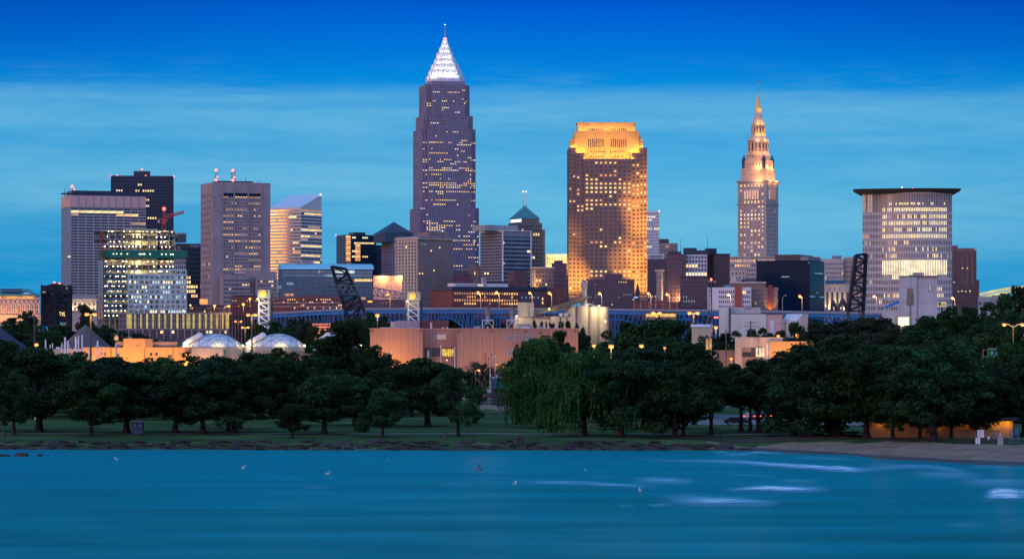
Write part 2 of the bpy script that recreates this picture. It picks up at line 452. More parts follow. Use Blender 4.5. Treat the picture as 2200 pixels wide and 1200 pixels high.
# ------------------------------------------------------------------ lake
def water_material():
    m = bpy.data.materials.new('lake_water'); m.use_nodes = True
    t = NT(m.node_tree); b = t.n['Principled BSDF']
    v = t.add('ShaderNodeTexCoord').outputs['Object']
    n = t.noise(t.mapping(v, (0.022, 0.075, 1), rot=(0, 0, R(5))), 1.0, 4.0, 0.55)
    c = t.ramp(n, [(0.28, (0.0, 0.118, 0.112, 1)), (0.5, (0.0, 0.180, 0.175, 1)), (0.75, (0.0, 0.27, 0.28, 1))])
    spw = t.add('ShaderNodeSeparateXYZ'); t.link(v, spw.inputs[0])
    c = t.mix(t.mr(spw.outputs[1], 260.0, 455.0, 0.0, 0.5), c, (0.0, 0.28, 0.40, 1))  # brighter sky reflection towards the shore is mixed into the water colour
    f = t.noise(t.mapping(v, (0.05, 0.62, 1), rot=(0, 0, R(-3))), 1.0, 6.0, 0.7)
    c = t.mix(t.mr(f, 0.42, 0.72, 0.0, 0.55), c, (0.0, 0.105, 0.13, 1))
    t.link(c, b.inputs['Base Color'])
    b.inputs['Roughness'].default_value = 0.34; b.inputs['IOR'].default_value = 1.33; b.inputs['Specular Tint'].default_value = (0.55, 0.95, 1.0, 1)
    t.link(t.mr(n, 0.3, 0.7, 0.42, 0.28), b.inputs['Roughness'])
    bp = t.add('ShaderNodeBump'); bp.inputs['Strength'].default_value = 0.55; bp.inputs['Distance'].default_value = 0.6
    wv = t.noise(t.mapping(v, (0.14, 0.75, 1), rot=(0, 0, R(-6))), 1.0, 7.0, 0.68)
    t.link(wv, bp.inputs['Height']); t.link(bp.outputs[0], b.inputs['Normal'])
    return m
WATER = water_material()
def wz(x, y):
    return 0.05*math.sin(y*.16+x*.02)+0.04*math.sin(y*.31-x*.045+1.3)
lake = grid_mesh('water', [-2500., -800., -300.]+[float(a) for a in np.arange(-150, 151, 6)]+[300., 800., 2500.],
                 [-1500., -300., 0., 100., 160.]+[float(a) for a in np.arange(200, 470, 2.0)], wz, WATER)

# long-exposure foam of small breaking waves, lying on the water
def foam_material():
    m = bpy.data.materials.new('wave_foam'); m.use_nodes = True
    t = NT(m.node_tree); b = t.n['Principled BSDF']
    uv = t.add('ShaderNodeUVMap').outputs[0]; ob = t.add('ShaderNodeTexCoord').outputs['Object']
    sp = t.add('ShaderNodeSeparateXYZ'); t.link(uv, sp.inputs[0])
    u, vv = sp.outputs[0], sp.outputs[1]
    du = t.math('ABSOLUTE', t.math('MULTIPLY_ADD', u, 2, -1)); dv = t.math('ABSOLUTE', t.math('MULTIPLY_ADD', vv, 2, -1))
    n = t.noise(t.mapping(ob, (0.12, 0.5, 1)), 1.0, 5.0, 0.65)
    a = t.math('MULTIPLY', t.mr(du, 1.0, 0.15), t.mr(dv, 1.0, 0.0))
    a = t.math('MULTIPLY', a, t.mr(n, 0.24, 0.62))
    at_ = t.add('ShaderNodeAttribute', attribute_name='amount')
    a = t.math('MULTIPLY', a, at_.outputs['Fac'], clamp=True)
    fine = t.noise(t.mapping(ob, (0.5, 2.2, 1)), 1.0, 4.0, 0.7)
    a = t.math('MULTIPLY', a, t.mr(fine, 0.25, 0.6, 0.35, 0.9))
    t.link(t.mix(t.mr(a, 0.45, 0.8), (0.26, 0.68, 0.92, 1), (0.72, 0.93, 0.98, 1)), b.inputs['Base Color'])
    b.inputs['Base Color'].default_value = (0.42, 0.80, 0.95, 1); b.inputs['Roughness'].default_value = 0.9
    b.inputs['Specular IOR Level'].default_value = 0.05
    t.link(a, b.inputs['Alpha'])
    return m
FOAM = foam_material()
def foam_patches():
    """(px0,py0,px1,py1, thickness px, amount)"""
    P = [([(1320, 983), (1450, 987), (1590, 991), (1700, 1000), (1840, 1007), (1930, 1004), (2040, 1001)], 8, .75), ([(1570, 990), (1700, 1000), (1790, 1005), (1880, 1008)], 10, 1.0), ([(1760, 1003), (1860, 1008)], 9, 1.2),
         ([(1540, 1049), (1660, 1047), (1800, 1050)], 10, 1.25), ([(1580, 1046), (1800, 1049)], 18, .4), ([(1430, 1072), (1540, 1075), (1670, 1079)], 17, .9), ([(1560, 1074), (1690, 1080)], 12, .6), ([(1400, 1070), (1560, 1073)], 26, .3),
         ([(1080, 1032), (1180, 1034), (1260, 1037), (1380, 1042), (1440, 1043)], 8, .7), ([(1340, 1031), (1420, 1030), (1510, 1033)], 13, .6), ([(1660, 1032), (1770, 1032)], 9, .35),
         ([(2106, 1064), (2150, 1058), (2215, 1062)], 24, 1.7), ([(2118, 1058), (2170, 1060)], 20, 1.4), ([(2150, 1060), (2260, 1058)], 20, .8), ([(1940, 1014), (2030, 1018), (2130, 1022)], 16, .45), ([(2040, 1034), (2240, 1035)], 16, .5), ([(1840, 996), (1920, 999), (2000, 1002), (2120, 1016)], 9, .5),
         ([(1590, 971), (1690, 972)], 5, .8), ([(1530, 970), (1570, 971)], 4, .7), ([(1690, 980), (1860, 985)], 5, .3), ([(1550, 975), (1620, 976)], 5, .6), ([(2080, 999), (2180, 1003)], 5, .35),
         ([(1320, 1084), (1370, 1084)], 6, .5), ([(1380, 1083), (1450, 1082)], 6, .4), ([(630, 1044), (730, 1045)], 6, .25), ([(950, 1038), (1020, 1038)], 6, .3), ([(2020, 1126), (2130, 1126)], 14, .22), ([(1250, 1020), (1330, 1022)], 6, .22), ([(1560, 1018), (1680, 1022)], 7, .25)]
    v, f, uvs, am = [], [], [], []
    for pl, th, a in P:
        x0, x1 = pl[0][0], pl[-1][0]; n = 40; base = len(v); qx = [q[0] for q in pl]; qy = [q[1] for q in pl]
        for i in range(n+1):
            s = i/n; px = x0+(x1-x0)*s; py = float(np.interp(px, qx, qy))+.6*math.sin(s*11+x0)
            for k in range(5):
                q = py+th*1.5*(k/4-.5); Y = (EYE-0.16)/(K*(q-HY)); x = PX(px, Y)
                v.append((x, Y, wz(x, Y)+0.05+0.20*math.sin(math.pi*k/4)*min(1, a)*math.sin(math.pi*s))); uvs.append((s, k/4)); am.append(a)
        for i in range(n):
            for k in range(4):
                b0 = base+i*5+k; f.append((b0, b0+1, b0+6, b0+5))
    me = bpy.data.meshes.new('foam'); me.from_pydata(v, [], f); me.materials.append(FOAM)
    ul = me.uv_layers.new(name='UVMap')
    for p in me.polygons:
        for li in p.loop_indices: ul.data[li].uv = uvs[me.loops[li].vertex_index]
    at_ = me.attributes.new('amount', 'FLOAT', 'POINT'); at_.data.foreach_set('value', am)
    me.polygons.foreach_set('use_smooth', [True]*len(f))
    o = bpy.data.objects.new('foam', me); COL.objects.link(o); tag(o, kind='stuff')
foam_patches()
# ================================================================== BUILDINGS: kit
WMESH = {}
def win_mesh(w_, h_, key):
    k = (round(w_, 1), round(h_, 1), key)
    if k not in WMESH:
        b = MB(); b.box(-k[0]/2, k[0]/2, -0.06, 0.02, -k[1]/2, k[1]/2, WIN[key])
        me = bpy.data.meshes.new('window'); me.from_pydata(b.v, [], b.f); me.materials.append(WIN[key]); WMESH[k] = me
    return WMESH[k]
NWIN = 96
class B:
    """a building: xl, xc, xr = photo columns of its left edge, near corner and right edge; top row ytop at distance Y"""
    def __init__(s, name, label, cat, xl, xc, xr, Y, phi=0.0, depth=30, base=700, group=None, seed=1):
        s.Y = Y; u = (xc-CX)*K
        s.c = Vector((u*Y, Y));
        mid = ((xl+xr)/2-CX)*K
        s.th = R(phi)-math.atan(mid)
        c, sn = math.cos(s.th), math.sin(s.th)
        ur, ul = (xr-CX)*K, (xl-CX)*K
        s.Wx = (ur*Y-s.c.x)/(c-ur*sn)
        s.Wy = (s.c.x-ul*Y)/(sn+ul*c) if abs(xl-xc) > .01 else depth
        s.zb = ground_z(s.c.x, Y)-.4; s.base = base
        s.root = thing(name, label, cat, (s.c.x, Y, s.zb), s.th, group)
        s.parts = {}; s.win = []; s.rng = random.Random(seed*77+int(xl))
        s.name = name
    def p(s, part):
        if part not in s.parts: s.parts[part] = MB()
        return s.parts[part]
    def z(s, py): return PZ(py, s.Y)-s.zb
    def rx(s, px):
        u = (px-CX)*K; return (u*s.Y-s.c.x)/(math.cos(s.th)-u*math.sin(s.th))
    def ly(s, px):
        u = (px-CX)*K; return (s.c.x-u*s.Y)/(math.sin(s.th)+u*math.cos(s.th))
    def vol(s, part, m, px0, px1, yt, yb, y0=0.0, y1=None):
        if y1 is None: y1 = s.Wy
        s.p(part).box(s.rx(px0), s.rx(px1), y0, y1, s.z(yb) if yb < 690 else 0, s.z(yt), m)
    def whole(s, m, yt, yb=None, part='wall'):
        s.p(part).box(0, s.Wx, 0, s.Wy, 0 if yb is None else s.z(yb), s.z(yt), m)
        return s
    def face(s, f):
        if f == 'R': return (0, 0), 0.0, s.Wx
        if f == 'L': return (0, s.Wy), R(-90), s.Wy
        if f == 'E': return (s.Wx, 0), R(90), s.Wy      # far right side
    def fac(s, f, yt, yb, nx, nz, fx=.6, fz=.55, d=.35, u0=None, u1=None, glassk='dark', fm=None, piers=True, bands=True, lit=None, part='facade_frame', off=0.0, zc=.5, pierw=None, skip=None):
        """windows (and relief of piers and floor bands) over a face between photo rows yt and yb"""
        if isinstance(f, str): o, th, W = s.face(f)
        else: o, th, W = f
        u0 = 0 if u0 is None else u0; u1 = W if u1 is None else u1
        z1, z0 = s.z(yt), s.z(yb)
        du, dz_ = (u1-u0)/nx, (z1-z0)/nz
        c, sn = math.cos(th), math.sin(th); r = s.rng
        mb = s.p(part) if fm is not None else None
        if piers and fm is not None:
            pw = du*(1-fx) if pierw is None else pierw
            for i in range(nx+1):
                a, b = u0+i*du-pw/2, u0+i*du+pw/2
                mb.fbox(o, th, max(u0, a), min(u1, b), off-.01, off+d, z0, z1, fm)
        if bands and fm is not None:
            bh = dz_*(1-fz)
            for j in range(nz+1):
                a, b = z0+(j+.5-zc)*dz_*1.0-bh/2, z0+(j+.5-zc)*dz_+bh/2
                a, b = max(z0, a), min(z1, b)
                if b > a: mb.fbox(o, th, u0+.003, u1-.003, off-.02, off+d-.06, a, b, fm)
        lit = lit or {}
        pr, cols, rows = lit.get('p', .04), lit.get('c', 'wyd'), lit.get('rows', {})
        runp = lit.get('run', .5); area = lit.get('area'); cf = lit.get('colp', {})
        ww, wh = du*fx*.98, dz_*fz*.98
        for j in range(nz):
            rp = rows.get(nz-1-j, None)
            if rp is None: rp = pr*(2.5 if r.random() < .22 else .55)
            state = False; key = r.choice(cols)
            for i in range(nx):
                if skip and skip((i+.5)/nx, (j+.5)/nz): continue
                q = max(rp, cf.get(i, 0))
                if area: q = max(q, area((i+.5)/nx, (j+.5)/nz))
                if i and r.random() < runp and (q > 0 or not state): pass
                else:
                    state = r.random() < q
                    if r.random() < .6: key = r.choice(cols)
                u = u0+(i+.5)*du; z_ = z0+(j+.5)*dz_
                pos = (o[0]+c*u+sn*(off+.03), o[1]+sn*u-c*(off+.03), z_)
                s.win.append((pos, th, ww, wh, key if state else glassk, state))
    def done(s):
        for nm, mb in s.parts.items():
            if mb.v: mb.build(nm, s.root)
        lit = [x for x in s.win if x[5]]; dark = [x for x in s.win if not x[5]]
        s.rng.shuffle(lit); s.rng.shuffle(dark)
        allw = lit+dark
        for pos, th, ww, wh, key, st in allw[:NWIN]:
            o = bpy.data.objects.new('window', win_mesh(ww, wh, key)); COL.objects.link(o)
            o.parent = s.root; o.location = pos; o.rotation_euler = (0, 0, th)
        rest = allw[NWIN:]
        if rest:
            g = MB()
            for pos, th, ww, wh, key, st in rest:
                c, sn = math.cos(th), math.sin(th)
                P = lambda u, n, z: (pos[0]+c*u+sn*n, pos[1]+sn*u-c*n, pos[2]+z)
                g.add([P(-ww/2, .05, -wh/2), P(ww/2, .05, -wh/2), P(ww/2, .05, wh/2), P(-ww/2, .05, wh/2)], [(0, 1, 2, 3)], WIN[key])
            tag(g.build('glazing', s.root), kind='stuff')
        return s.root
    def light(s, kind, px, py, n, power, color, tpx, tpy, tn=0, size=1.0, angle=70, size_y=None):
        """lamp n metres in front of the right-hand face, aimed at a point tn behind it"""
        return lamp_light(kind, (s.rx(px), -n, s.z(py)), power, color, s.root, size, (s.rx(tpx), tn, s.z(tpy)), angle, .7, size_y)
    def slot(s, name, x0, x1, y0, y1, z0, z1, m):
        q = MB(); q.box(x0, x1, y0, y1, z0, z1, m); q.build(name, s.root)
    def beacon(s, px, py, r=.9, m=None, y=3.0):
        b = MB(); b.ball((s.rx(px), y, s.z(py)), r, m or BULB_R); b.build('beacon', s.root)
    def mast(s, px, yt, yb, r=.25, m='dark_steel', y=4.0, part='antenna'):
        q = MB(); q.tube((s.rx(px), y, s.z(yb)-.3), (s.rx(px), y, s.z(yt)), r, r*.5, m, 5); q.build(part, s.root)

STEEL = mat('dark_steel', (0.035, 0.045, 0.065), 0.6, 0.2, 0.4)
mat('grey_steel', (0.30, 0.31, 0.33), 0.5, 0.2, 0.4, streak=.3)
mat('roof_grey', (0.16, 0.17, 0.19), 0.85, 0.2, 0.1)
mat('roof_dark', (0.05, 0.055, 0.07), 0.85, 0.2, 0.1)
mat('mauve_granite', (0.215, 0.195, 0.285), 0.6, 0.14, 0.12, streak=.2)
mat('mauve_concrete', (0.31, 0.265, 0.285), 0.85, 0.16, 0.10, streak=.35)
mat('rose_granite', (0.25, 0.145, 0.120), 0.6, 0.14, 0.12, streak=.2)
mat('limestone', (0.46, 0.39, 0.35), 0.8, 0.14, 0.15, streak=.25)
mat('cream_terracotta', (0.50, 0.44, 0.36), 0.7, 0.12, 0.2, streak=.25)
mat('pale_stone', (0.50, 0.47, 0.47), 0.75, 0.10, 0.15, streak=.15)
mat('white_panel', (0.62, 0.62, 0.64), 0.6, 0.10, 0.2, streak=.15)
mat('brick_red', (0.175, 0.065, 0.060), 0.9, 0.22, 0.3, streak=.2)
mat('brick_brown', (0.125, 0.070, 0.078), 0.9, 0.22, 0.3, streak=.2)
mat('brick_plum', (0.110, 0.070, 0.095), 0.9, 0.22, 0.3, streak=.2)
mat('brick_tan', (0.26, 0.185, 0.165), 0.9, 0.2, 0.3, streak=.2)
mat('blue_dark_wall', (0.006, 0.026, 0.058), 0.35, 0.2, 0.1, spec=.5)
mat('slate_roof', (0.04, 0.075, 0.12), 0.5, 0.2, 0.15)
mat('copper_roof', (0.06, 0.25, 0.29), 0.5, 0.2, 0.15, streak=.2)
mat('pink_panel', (0.56, 0.36, 0.34), 0.8, 0.08, 0.2)
mat('grey_band', (0.20, 0.21, 0.25), 0.6, 0.12, 0.1)
# ================================================================== SKYLINE, far row to near row
FLOOD_W = (1.0, 0.93, 0.78); FLOOD_O = (1.0, 0.45, 0.07); FLOOD_A = (1.0, 0.50, 0.05); FLOOD_S = (1.0, 0.42, 0.16); FLOOD_P = (1.0, 0.45, 0.15); FLOOD_Y = (1.0, 0.78, 0.40)

# --- the tallest tower with the floodlit stepped pyramid
def tall_tower():
    b = B('skyscraper', 'tallest granite skyscraper with a floodlit white stepped pyramid crown and needle', 'skyscraper', 883, 905, 1031, 2700, 12, base=705, seed=11)
    g = 'mauve_granite'; W = b.Wx; D = W*1.0
    b.Wy = D
    m = b.p('wall')
    # level = (inset from the widest plan, top row, bottom row, corner notch)
    L = [(0.0, 445, 705, 4.5), (2.5, 275, 445, 5.0), (4.6, 246, 275, 5.0), (7.2, 179, 246, 5.0)]
    for k, (i, yt, yb, n) in enumerate(L):
        z0, z1 = b.z(yb), b.z(yt)
        m.box(i, W-i, i+n, D-i-n, z0, z1, g)
        m.box(i+n, W-i-n, i, D-i, z0, z1+ (0 if k < 3 else 3.2), g)
        nf = max(2, int((yb-yt)/4.55))
        lit = dict(p=.05, c='wwyyp', run=.6)
        if k == 1: lit['rows'] = {3: .2, 5: .12, 6: .5, 7: .3, 9: .2, 11: .25, 14: .45, 15: .5, 18: .5, 19: .6, 21: .2, 23: .3, 25: .6, 26: .8, 27: .7, 29: .5, 30: .3, 33: .35, 35: .4}
        if k == 0: lit['rows'] = {3: .15, 6: .3, 8: .5, 9: .45, 13: .2, 15: .45, 17: .35, 19: .5, 23: .5, 25: .3, 27: .4, 29: .35, 31: .3, 33: .4}
        if k == 3: lit['rows'] = {3: .22, 7: .5, 11: .12, 14: .06}
        A = dict(d=.55, fm=g, glassk='slate', fx=.52, fz=.50)
        b.fac(((0, i), 0.0, W), yt, yb, 20-(k//2)*2, nf, u0=i+n, u1=W-i-n, lit=lit, **A)
        b.fac(((0, i+n), 0.0, W), yt, yb, 2, nf, u0=i, u1=i+n, lit=lit, **A)
        b.fac(((0, i+n), 0.0, W), yt, yb, 2, nf, u0=W-i-n, u1=W-i, lit=lit, **A)
        b.fac(((i, D), R(-90), D), yt, yb, 14, nf, u0=i+n, u1=D-i-n, lit=dict(p=.012, c='wd'), **A)
    # crown: stepped, slightly curved glass and stone tiers
    cr = b.p('crown'); mc = mat('crown_panel', (0.58, 0.60, 0.62), 0.5, 0.06, 0.2)
    cx, cy = b.rx(956)+D/2*math.tan(R(12)), D/2
    s = .405
    T = [(41, 40.5, 171, 158), (36.5, 34.5, 158, 145), (31, 28.5, 145, 132), (24.5, 22, 132, 120), (19.5, 17, 120, 107), (14, 12, 107, 96), (9.5, 7.5, 96, 86), (6, 4.3, 86, 77)]
    for h0, h1, yb, yt in T:
        z0, z1 = b.z(yb), b.z(yt)
        def ring(h): k = h*s; c = k*.62; return [(cx-c, cy-k), (cx+c, cy-k), (cx+k, cy-c), (cx+k, cy+c), (cx+c, cy+k), (cx-c, cy+k), (cx-k, cy+c), (cx-k, cy-c)]
        lo_, hi_ = ring(h0), ring(h1)
        cr.add([(x, y, z0) for x, y in lo_]+[(x, y, z1) for x, y in hi_], [tuple(range(7, -1, -1)), tuple(range(8, 16))]+[(i, (i+1) % 8, 8+(i+1) % 8, 8+i) for i in range(8)], mc)
    tip = b.p('spire')
    zt = b.z(77)
    tip.path([(cx, cy, zt-1), (cx, cy, b.z(70)), (cx, cy, b.z(45))], [1.5, .7, .16], 'grey_steel', 8)
    bb = MB(); bb.lathe((cx, cy, zt), [(1.7, 0), (1.9, .9), (1.0, 1.6)], 10, emis('spire_beacon', (1, .25, .2), 2.2)); bb.build('beacon', b.root)
    bb = MB(); bb.ball((cx, cy, b.z(45)), .35, BULB_W); bb.build('beacon', b.root)
    # floodlights standing on the ledges
    for h0, h1, yb, yt in T:
        k = h0*s; zz = b.z(yb)+(3.8 if yb == 171 else .5)
        for ux, uy, ln in ((0, -1, 1.2), (-1, 0, 1.2), (-.7071, -.7071, .5)):
            o = lamp_light('AREA', (cx+ux*(k*(1 if ln > 1 else 1.145)+1.8), cy+uy*(k*(1 if ln > 1 else 1.145)+1.8), zz), (30*k*ln+22), FLOOD_W, b.root, k*ln, (cx+ux*(k-1.0), cy+uy*(k-1.0), zz+3.8), size_y=.6 if uy else k*ln)
            if ux and not uy: o.data.size = .6
    b.done()
tall_tower()

# --- the orange floodlit tower
def orange_tower():
    b = B('office_tower', 'broad rose granite office tower glowing orange under a floodlit stepped crown', 'skyscraper', 1216, 1222, 1391, 2600, 2.5, base=650, seed=12)
    g = 'rose_granite'; m = b.p('wall'); D = 40; b.Wy = D
    lit = lambda nf: dict(p=.035, c='yywpo', run=.6, rows={})
    def bay(p0, p1, y0, yt, nx, rowoff, y1=D, **k):
        m.box(b.rx(p0), b.rx(p1), y0, y1, b.z(650), b.z(yt), g)
        nf = int((632-yt-4)/8.7)
        L = dict(p=.04, c='wwyo', run=.45, rows={})
        yr = {335+8.7*0: .5}
        for r_, q in ((376, .75), (386, .45), (394, .85), (403, .9), (411, .85), (429, .7), (437, .55), (447, .2), (471, .12), (507, .22), (516, .3), (524, .35), (533, .2), (577, .55), (585, .6), (350, .45), (367, .2)):
            j = int((r_-yt-4)/8.7)
            if 0 <= j < nf: L['rows'][j] = max(q, L['rows'].get(j, 0))
        if p0 < 1240 or p1 > 1375: L['rows'] = {a: q*.35 for a, q in L['rows'].items()}
        b.fac(((0, y0), 0.0, b.Wx), yt+4, 632, nx, nf, fx=.52, fz=.44, d=.9, u0=b.rx(p0), u1=b.rx(p1), glassk='brown', fm=g, lit=L)
    # outer wings, middle wings and the projecting centre
    bay(1222, 1238, 6, 316, 2, 0); bay(1375, 1391, 6, 316, 2, 0)
    bay(1238, 1256, 3, 328, 2, 0); bay(1357, 1375, 3, 328, 2, 0)
    bay(1256, 1357, 0, 341, 10, 0)
    b.fac('L', 318, 645, 4, 38, fx=.7, fz=.6, d=.3, glassk='navy', fm='blue_dark_wall', lit=dict(p=.06, c='yp'), u0=0, u1=D-6)
    # base storeys
    m.box(b.rx(1222), b.rx(1391), -1.5, 0, b.z(650), b.z(634), g)
    # crown tiers
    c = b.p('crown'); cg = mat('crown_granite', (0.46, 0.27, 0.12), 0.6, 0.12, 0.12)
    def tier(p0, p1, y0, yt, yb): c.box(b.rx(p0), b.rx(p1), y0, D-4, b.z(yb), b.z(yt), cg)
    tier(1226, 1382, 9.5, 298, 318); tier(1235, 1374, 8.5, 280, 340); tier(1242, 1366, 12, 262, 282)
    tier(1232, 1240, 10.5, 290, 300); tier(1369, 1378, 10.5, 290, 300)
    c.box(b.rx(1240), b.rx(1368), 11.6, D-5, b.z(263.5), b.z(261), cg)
    sl = MATS['brown_window_glass']
    for q0, q1 in ((1264, 1300), (1313, 1349)):
        for k in range(8):
            a = q0+(q1-q0)*k/8; e = a+(q1-q0)/8*.5
            b.slot('louver', b.rx(a), b.rx(e), 11.85, 12.4, b.z(288), b.z(274), sl)
            b.slot('louver', b.rx(a), b.rx(e), 8.36, 8.9, b.z(315), b.z(297), sl)
    for row in (323, 333):
        for k in range(14):
            if k in (6, 7): continue
            a = 1270+k*5.2; b.slot('louver', b.rx(a), b.rx(a+2.6), 8.36, 8.9, b.z(row+3), b.z(row), sl)
    for px in (1228, 1232, 1376, 1380): b.slot('louver', b.rx(px-.9), b.rx(px+.9), 9.36, 9.9, b.z(312), b.z(302), sl)
    for px in (1258, 1309, 1330, 1345): b.mast(px, 255, 262, .22, y=14)
    # floodlights on the terraces, aimed at the crown
    for px, y, py, ty, pw in ((1262, 1.5, 341, 322, 2600), (1278, 1.5, 341, 318, 3000), (1294, 1.5, 341, 318, 3000), (1310, 1.5, 341, 318, 3000), (1326, 1.5, 341, 318, 3000), (1342, 1.5, 341, 318, 3000), (1354, 1.5, 341, 322, 2600),
                              (1247, 4, 328, 306, 3600), (1366, 4, 328, 306, 4200), (1230, 7, 316, 302, 1300), (1383, 7, 316, 302, 1700)):
        lamp_light('AREA', (b.rx(px), y, b.z(py)+.5), pw*.62, FLOOD_A, b.root, 6, (b.rx(px), y+6.5, b.z(ty)), size_y=1)
    for px in (1250, 1270, 1290, 1310, 1330, 1355):
        lamp_light('AREA', (b.rx(px), 8.9, b.z(279.6)), 1100, FLOOD_A, b.root, 7, (b.rx(px), 12.4, b.z(268)), size_y=.8)
        lamp_light('SPOT', (b.rx(px), -22, b.z(330)), 24000, FLOOD_A, b.root, 2, (b.rx(px), 9, b.z(296)), 50)
    # wash from the square below, stronger at both sides
    for px, n, tp, ty, pw, an in ((1230, 40, 1230, 600, 620000, 44), (1382, 40, 1382, 595, 800000, 46), (1222, 90, 1220, 520, 700000, 20), (1392, 90, 1390, 450, 4200000, 26), (1372, 70, 1374, 530, 1300000, 26), (1244, 60, 1242, 590, 420000, 26), (1335, 80, 1338, 560, 900000, 22)):
        lamp_light('SPOT', (b.rx(px), -n, b.z(650)), pw*.72, (1.0, .52, .07), b.root, 2.0, (b.rx(tp), 0, b.z(ty)), an, .9)
    b.done()
orange_tower()

# --- the slim beaux-arts tower
def slim_tower():
    b = B('landmark_tower', 'slim classical stone tower with colonnaded drums and a gilded cone lit peach', 'skyscraper', 1585, 1646, 1672, 2650, 67, base=705, seed=13)
    g = 'limestone'; m = b.p('wall'); W, D = b.Wx, b.Wy
    Z = b.z
    m.box(0, W, 0, D, 0, Z(390), g)
    b.p('cornice').box(-1.3, W+1.3, -1.3, D+1.3, Z(390), Z(386.5), g)
    b.p('cornice').box(-.7, W+.7, -.7, D+.7, Z(438.5), Z(436), g)
    litL = dict(p=.9, c='wwwk', run=.3)
    A = dict(fm=g, d=.35)
    # left (main) face: corner columns and the five middle ones, lit; floors pitched 8.5 px
    for yt, yb, nf in ((439, 551, 13),):
        b.fac('L', yt, yb, 7, nf, fx=.42, fz=.45, u0=D*.06, u1=D*.94, glassk='dark', lit=dict(p=.86, c='wwpk', run=.2), **A)
        b.fac('R', yt, yb, 8, nf, fx=.40, fz=.45, glassk='slate', lit=dict(p=.02, c='wy'), u0=W*.05, u1=W*.95, **A)
    b.fac('L', 393, 402, 7, 1, fx=.42, fz=.6, u0=D*.06, u1=D*.94, lit=dict(p=.95, c='wwk'), **A)
    b.fac('L', 404, 436, 1, 4, fx=.5, fz=.5, u0=D*.06, u1=D*.18, lit=dict(p=.95, c='wk'), **A)
    b.fac('L', 404, 436, 1, 4, fx=.5, fz=.5, u0=D*.82, u1=D*.94, lit=dict(p=.95, c='wk'), **A)
    b.fac('L', 430, 436, 5, 1, fx=.42, fz=.9, u0=D*.2, u1=D*.8, lit=dict(p=.95, c='wk'), **A)
    b.fac('R', 392, 403, 8, 1, fx=.4, fz=.6, glassk='slate', lit=dict(p=.3, c='k'), u0=W*.05, u1=W*.95, **A)
    b.fac('R', 430, 437, 8, 1, fx=.4, fz=.6, glassk='slate', lit=dict(p=.1, c='k'), u0=W*.05, u1=W*.95, **A)
    # lit colonnades below the cornice
    cg = mat('lit_loggia', (0.55, 0.40, 0.32), .8, .1, .3)
    for th_, o, U, n in ((R(-90), (0, D), D, 6), (0.0, (0, 0), W, 5)):
        lo = MB()
        for k in range(n):
            a = U*(.23+.54*k/n); e = a+U*.54/n*.72
            lo.fbox(o, th_, a, e, 0, .12, Z(427), Z(408), WIN['k'])
            lo.fbox(o, th_, e, e+U*.54/n*.28, 0, .9, Z(428), Z(407), cg)
        lo.fbox(o, th_, U*.23, U*.77, -.1, .05, Z(428), Z(407), cg); lo.build('loggia', b.root)
    # stepped upper stage
    tt = b.p('upper_stage'); ug = mat('peach_stone', (0.58, 0.42, 0.29), .75, .12, .25)
    cx, cy = W/2, D/2
    s = .424*.5
    def sq(pw, yb, yt, k=.92, mm=ug):
        h = pw*s*k; tt.box(cx-h, cx+h, cy-h, cy+h, Z(yb), Z(yt), mm); return h
    h = sq(57, 387, 360, .98)
    for j in range(3): tt.box(cx-h-.25, cx+h+.25, cy-h-.25, cy+h+.25, Z(381-j*8)-.3, Z(381-j*8)+.3, ug)
    h2 = sq(53, 360, 342, .98)
    for sx in (-1, 1):
        for sy in (-1, 1):
            x_, y_ = cx+sx*(h2-1.2), cy+sy*(h2-1.2)
            tt.lathe((x_, y_, Z(360)), [(1.9, 0), (1.9, (360-344)*.424), (2.3, (360-343.5)*.424), (1.4, (360-338)*.424), (.15, (360-330)*.424)], 10, 'slate_roof')
    sq(39, 342, 327, .98)
    b.p('stage_band').box(cx-8.3, cx+8.3, cy-8.3, cy+8.3, Z(333), Z(331), 'grey_band')
    # drums, colonnades and cone
    dr = b.p('drum')
    q = .424
    dr.lathe((cx, cy, Z(327)), [(9.6, 0), (9.6, 3*q), (8.7, 3*q), (8.7, 26*q), (9.9, 26.5*q), (9.9, 29*q), (9.0, 30*q), (8.2, 33*q), (7.0, 36*q), (6.9, 41*q), (5.6, 42*q), (5.6, 61*q), (6.1, 61.5*q), (6.1, 64*q), (5.2, 65*q), (4.7, 71*q), (3.6, 78*q), (2.6, 85*q), (2.6, 93*q)], 24, ug, False)
    col = b.p('colonnade')
    for rr, y0, y1, n, r0 in ((9.2, 324, 302, 16, .55), (6.0, 285, 267, 12, .45)):
        for k in range(n):
            a = 2*math.pi*k/n; x_, y_ = cx+rr*math.cos(a), cy+rr*math.sin(a)
            col.tube((x_, y_, Z(y0)), (x_, y_, Z(y1)), r0, r0*.9, ug, 6)
    for rr, y0, y1, n in ((8.75, 322, 304, 16), (5.65, 283, 269, 12)):
        wn = MB()
        for k in range(n):
            a = 2*math.pi*(k+.5)/n; x_, y_ = cx+rr*math.cos(a), cy+rr*math.sin(a)
            wn.fbox((x_, y_), a+math.pi/2, -.5, .5, -.2, .1, Z(y0), Z(y1), 'dark_window_glass')
        wn.build('drum_opening', b.root)
    cone = b.p('cone'); gold = mat('gilded_copper', (0.75, 0.48, 0.18), .4, .1, .3)
    cone.lathe((cx, cy, Z(234)), [(2.9, 0), (3.4, 1.2), (2.5, 2.6), (2.2, 5), (1.6, 9), (.9, 12.5), (.35, 15.5)], 12, gold)
    sp = b.p('flagpole'); sp.tube((cx, cy, Z(197)), (cx, cy, Z(163)), .28, .14, 'grey_steel', 6)
    fl = b.p('flag'); fl.box(cx, cx+2.2, cy-.06, cy+.06, Z(173), Z(168.5), mat('flag_cloth', (.45, .12, .16), .8));
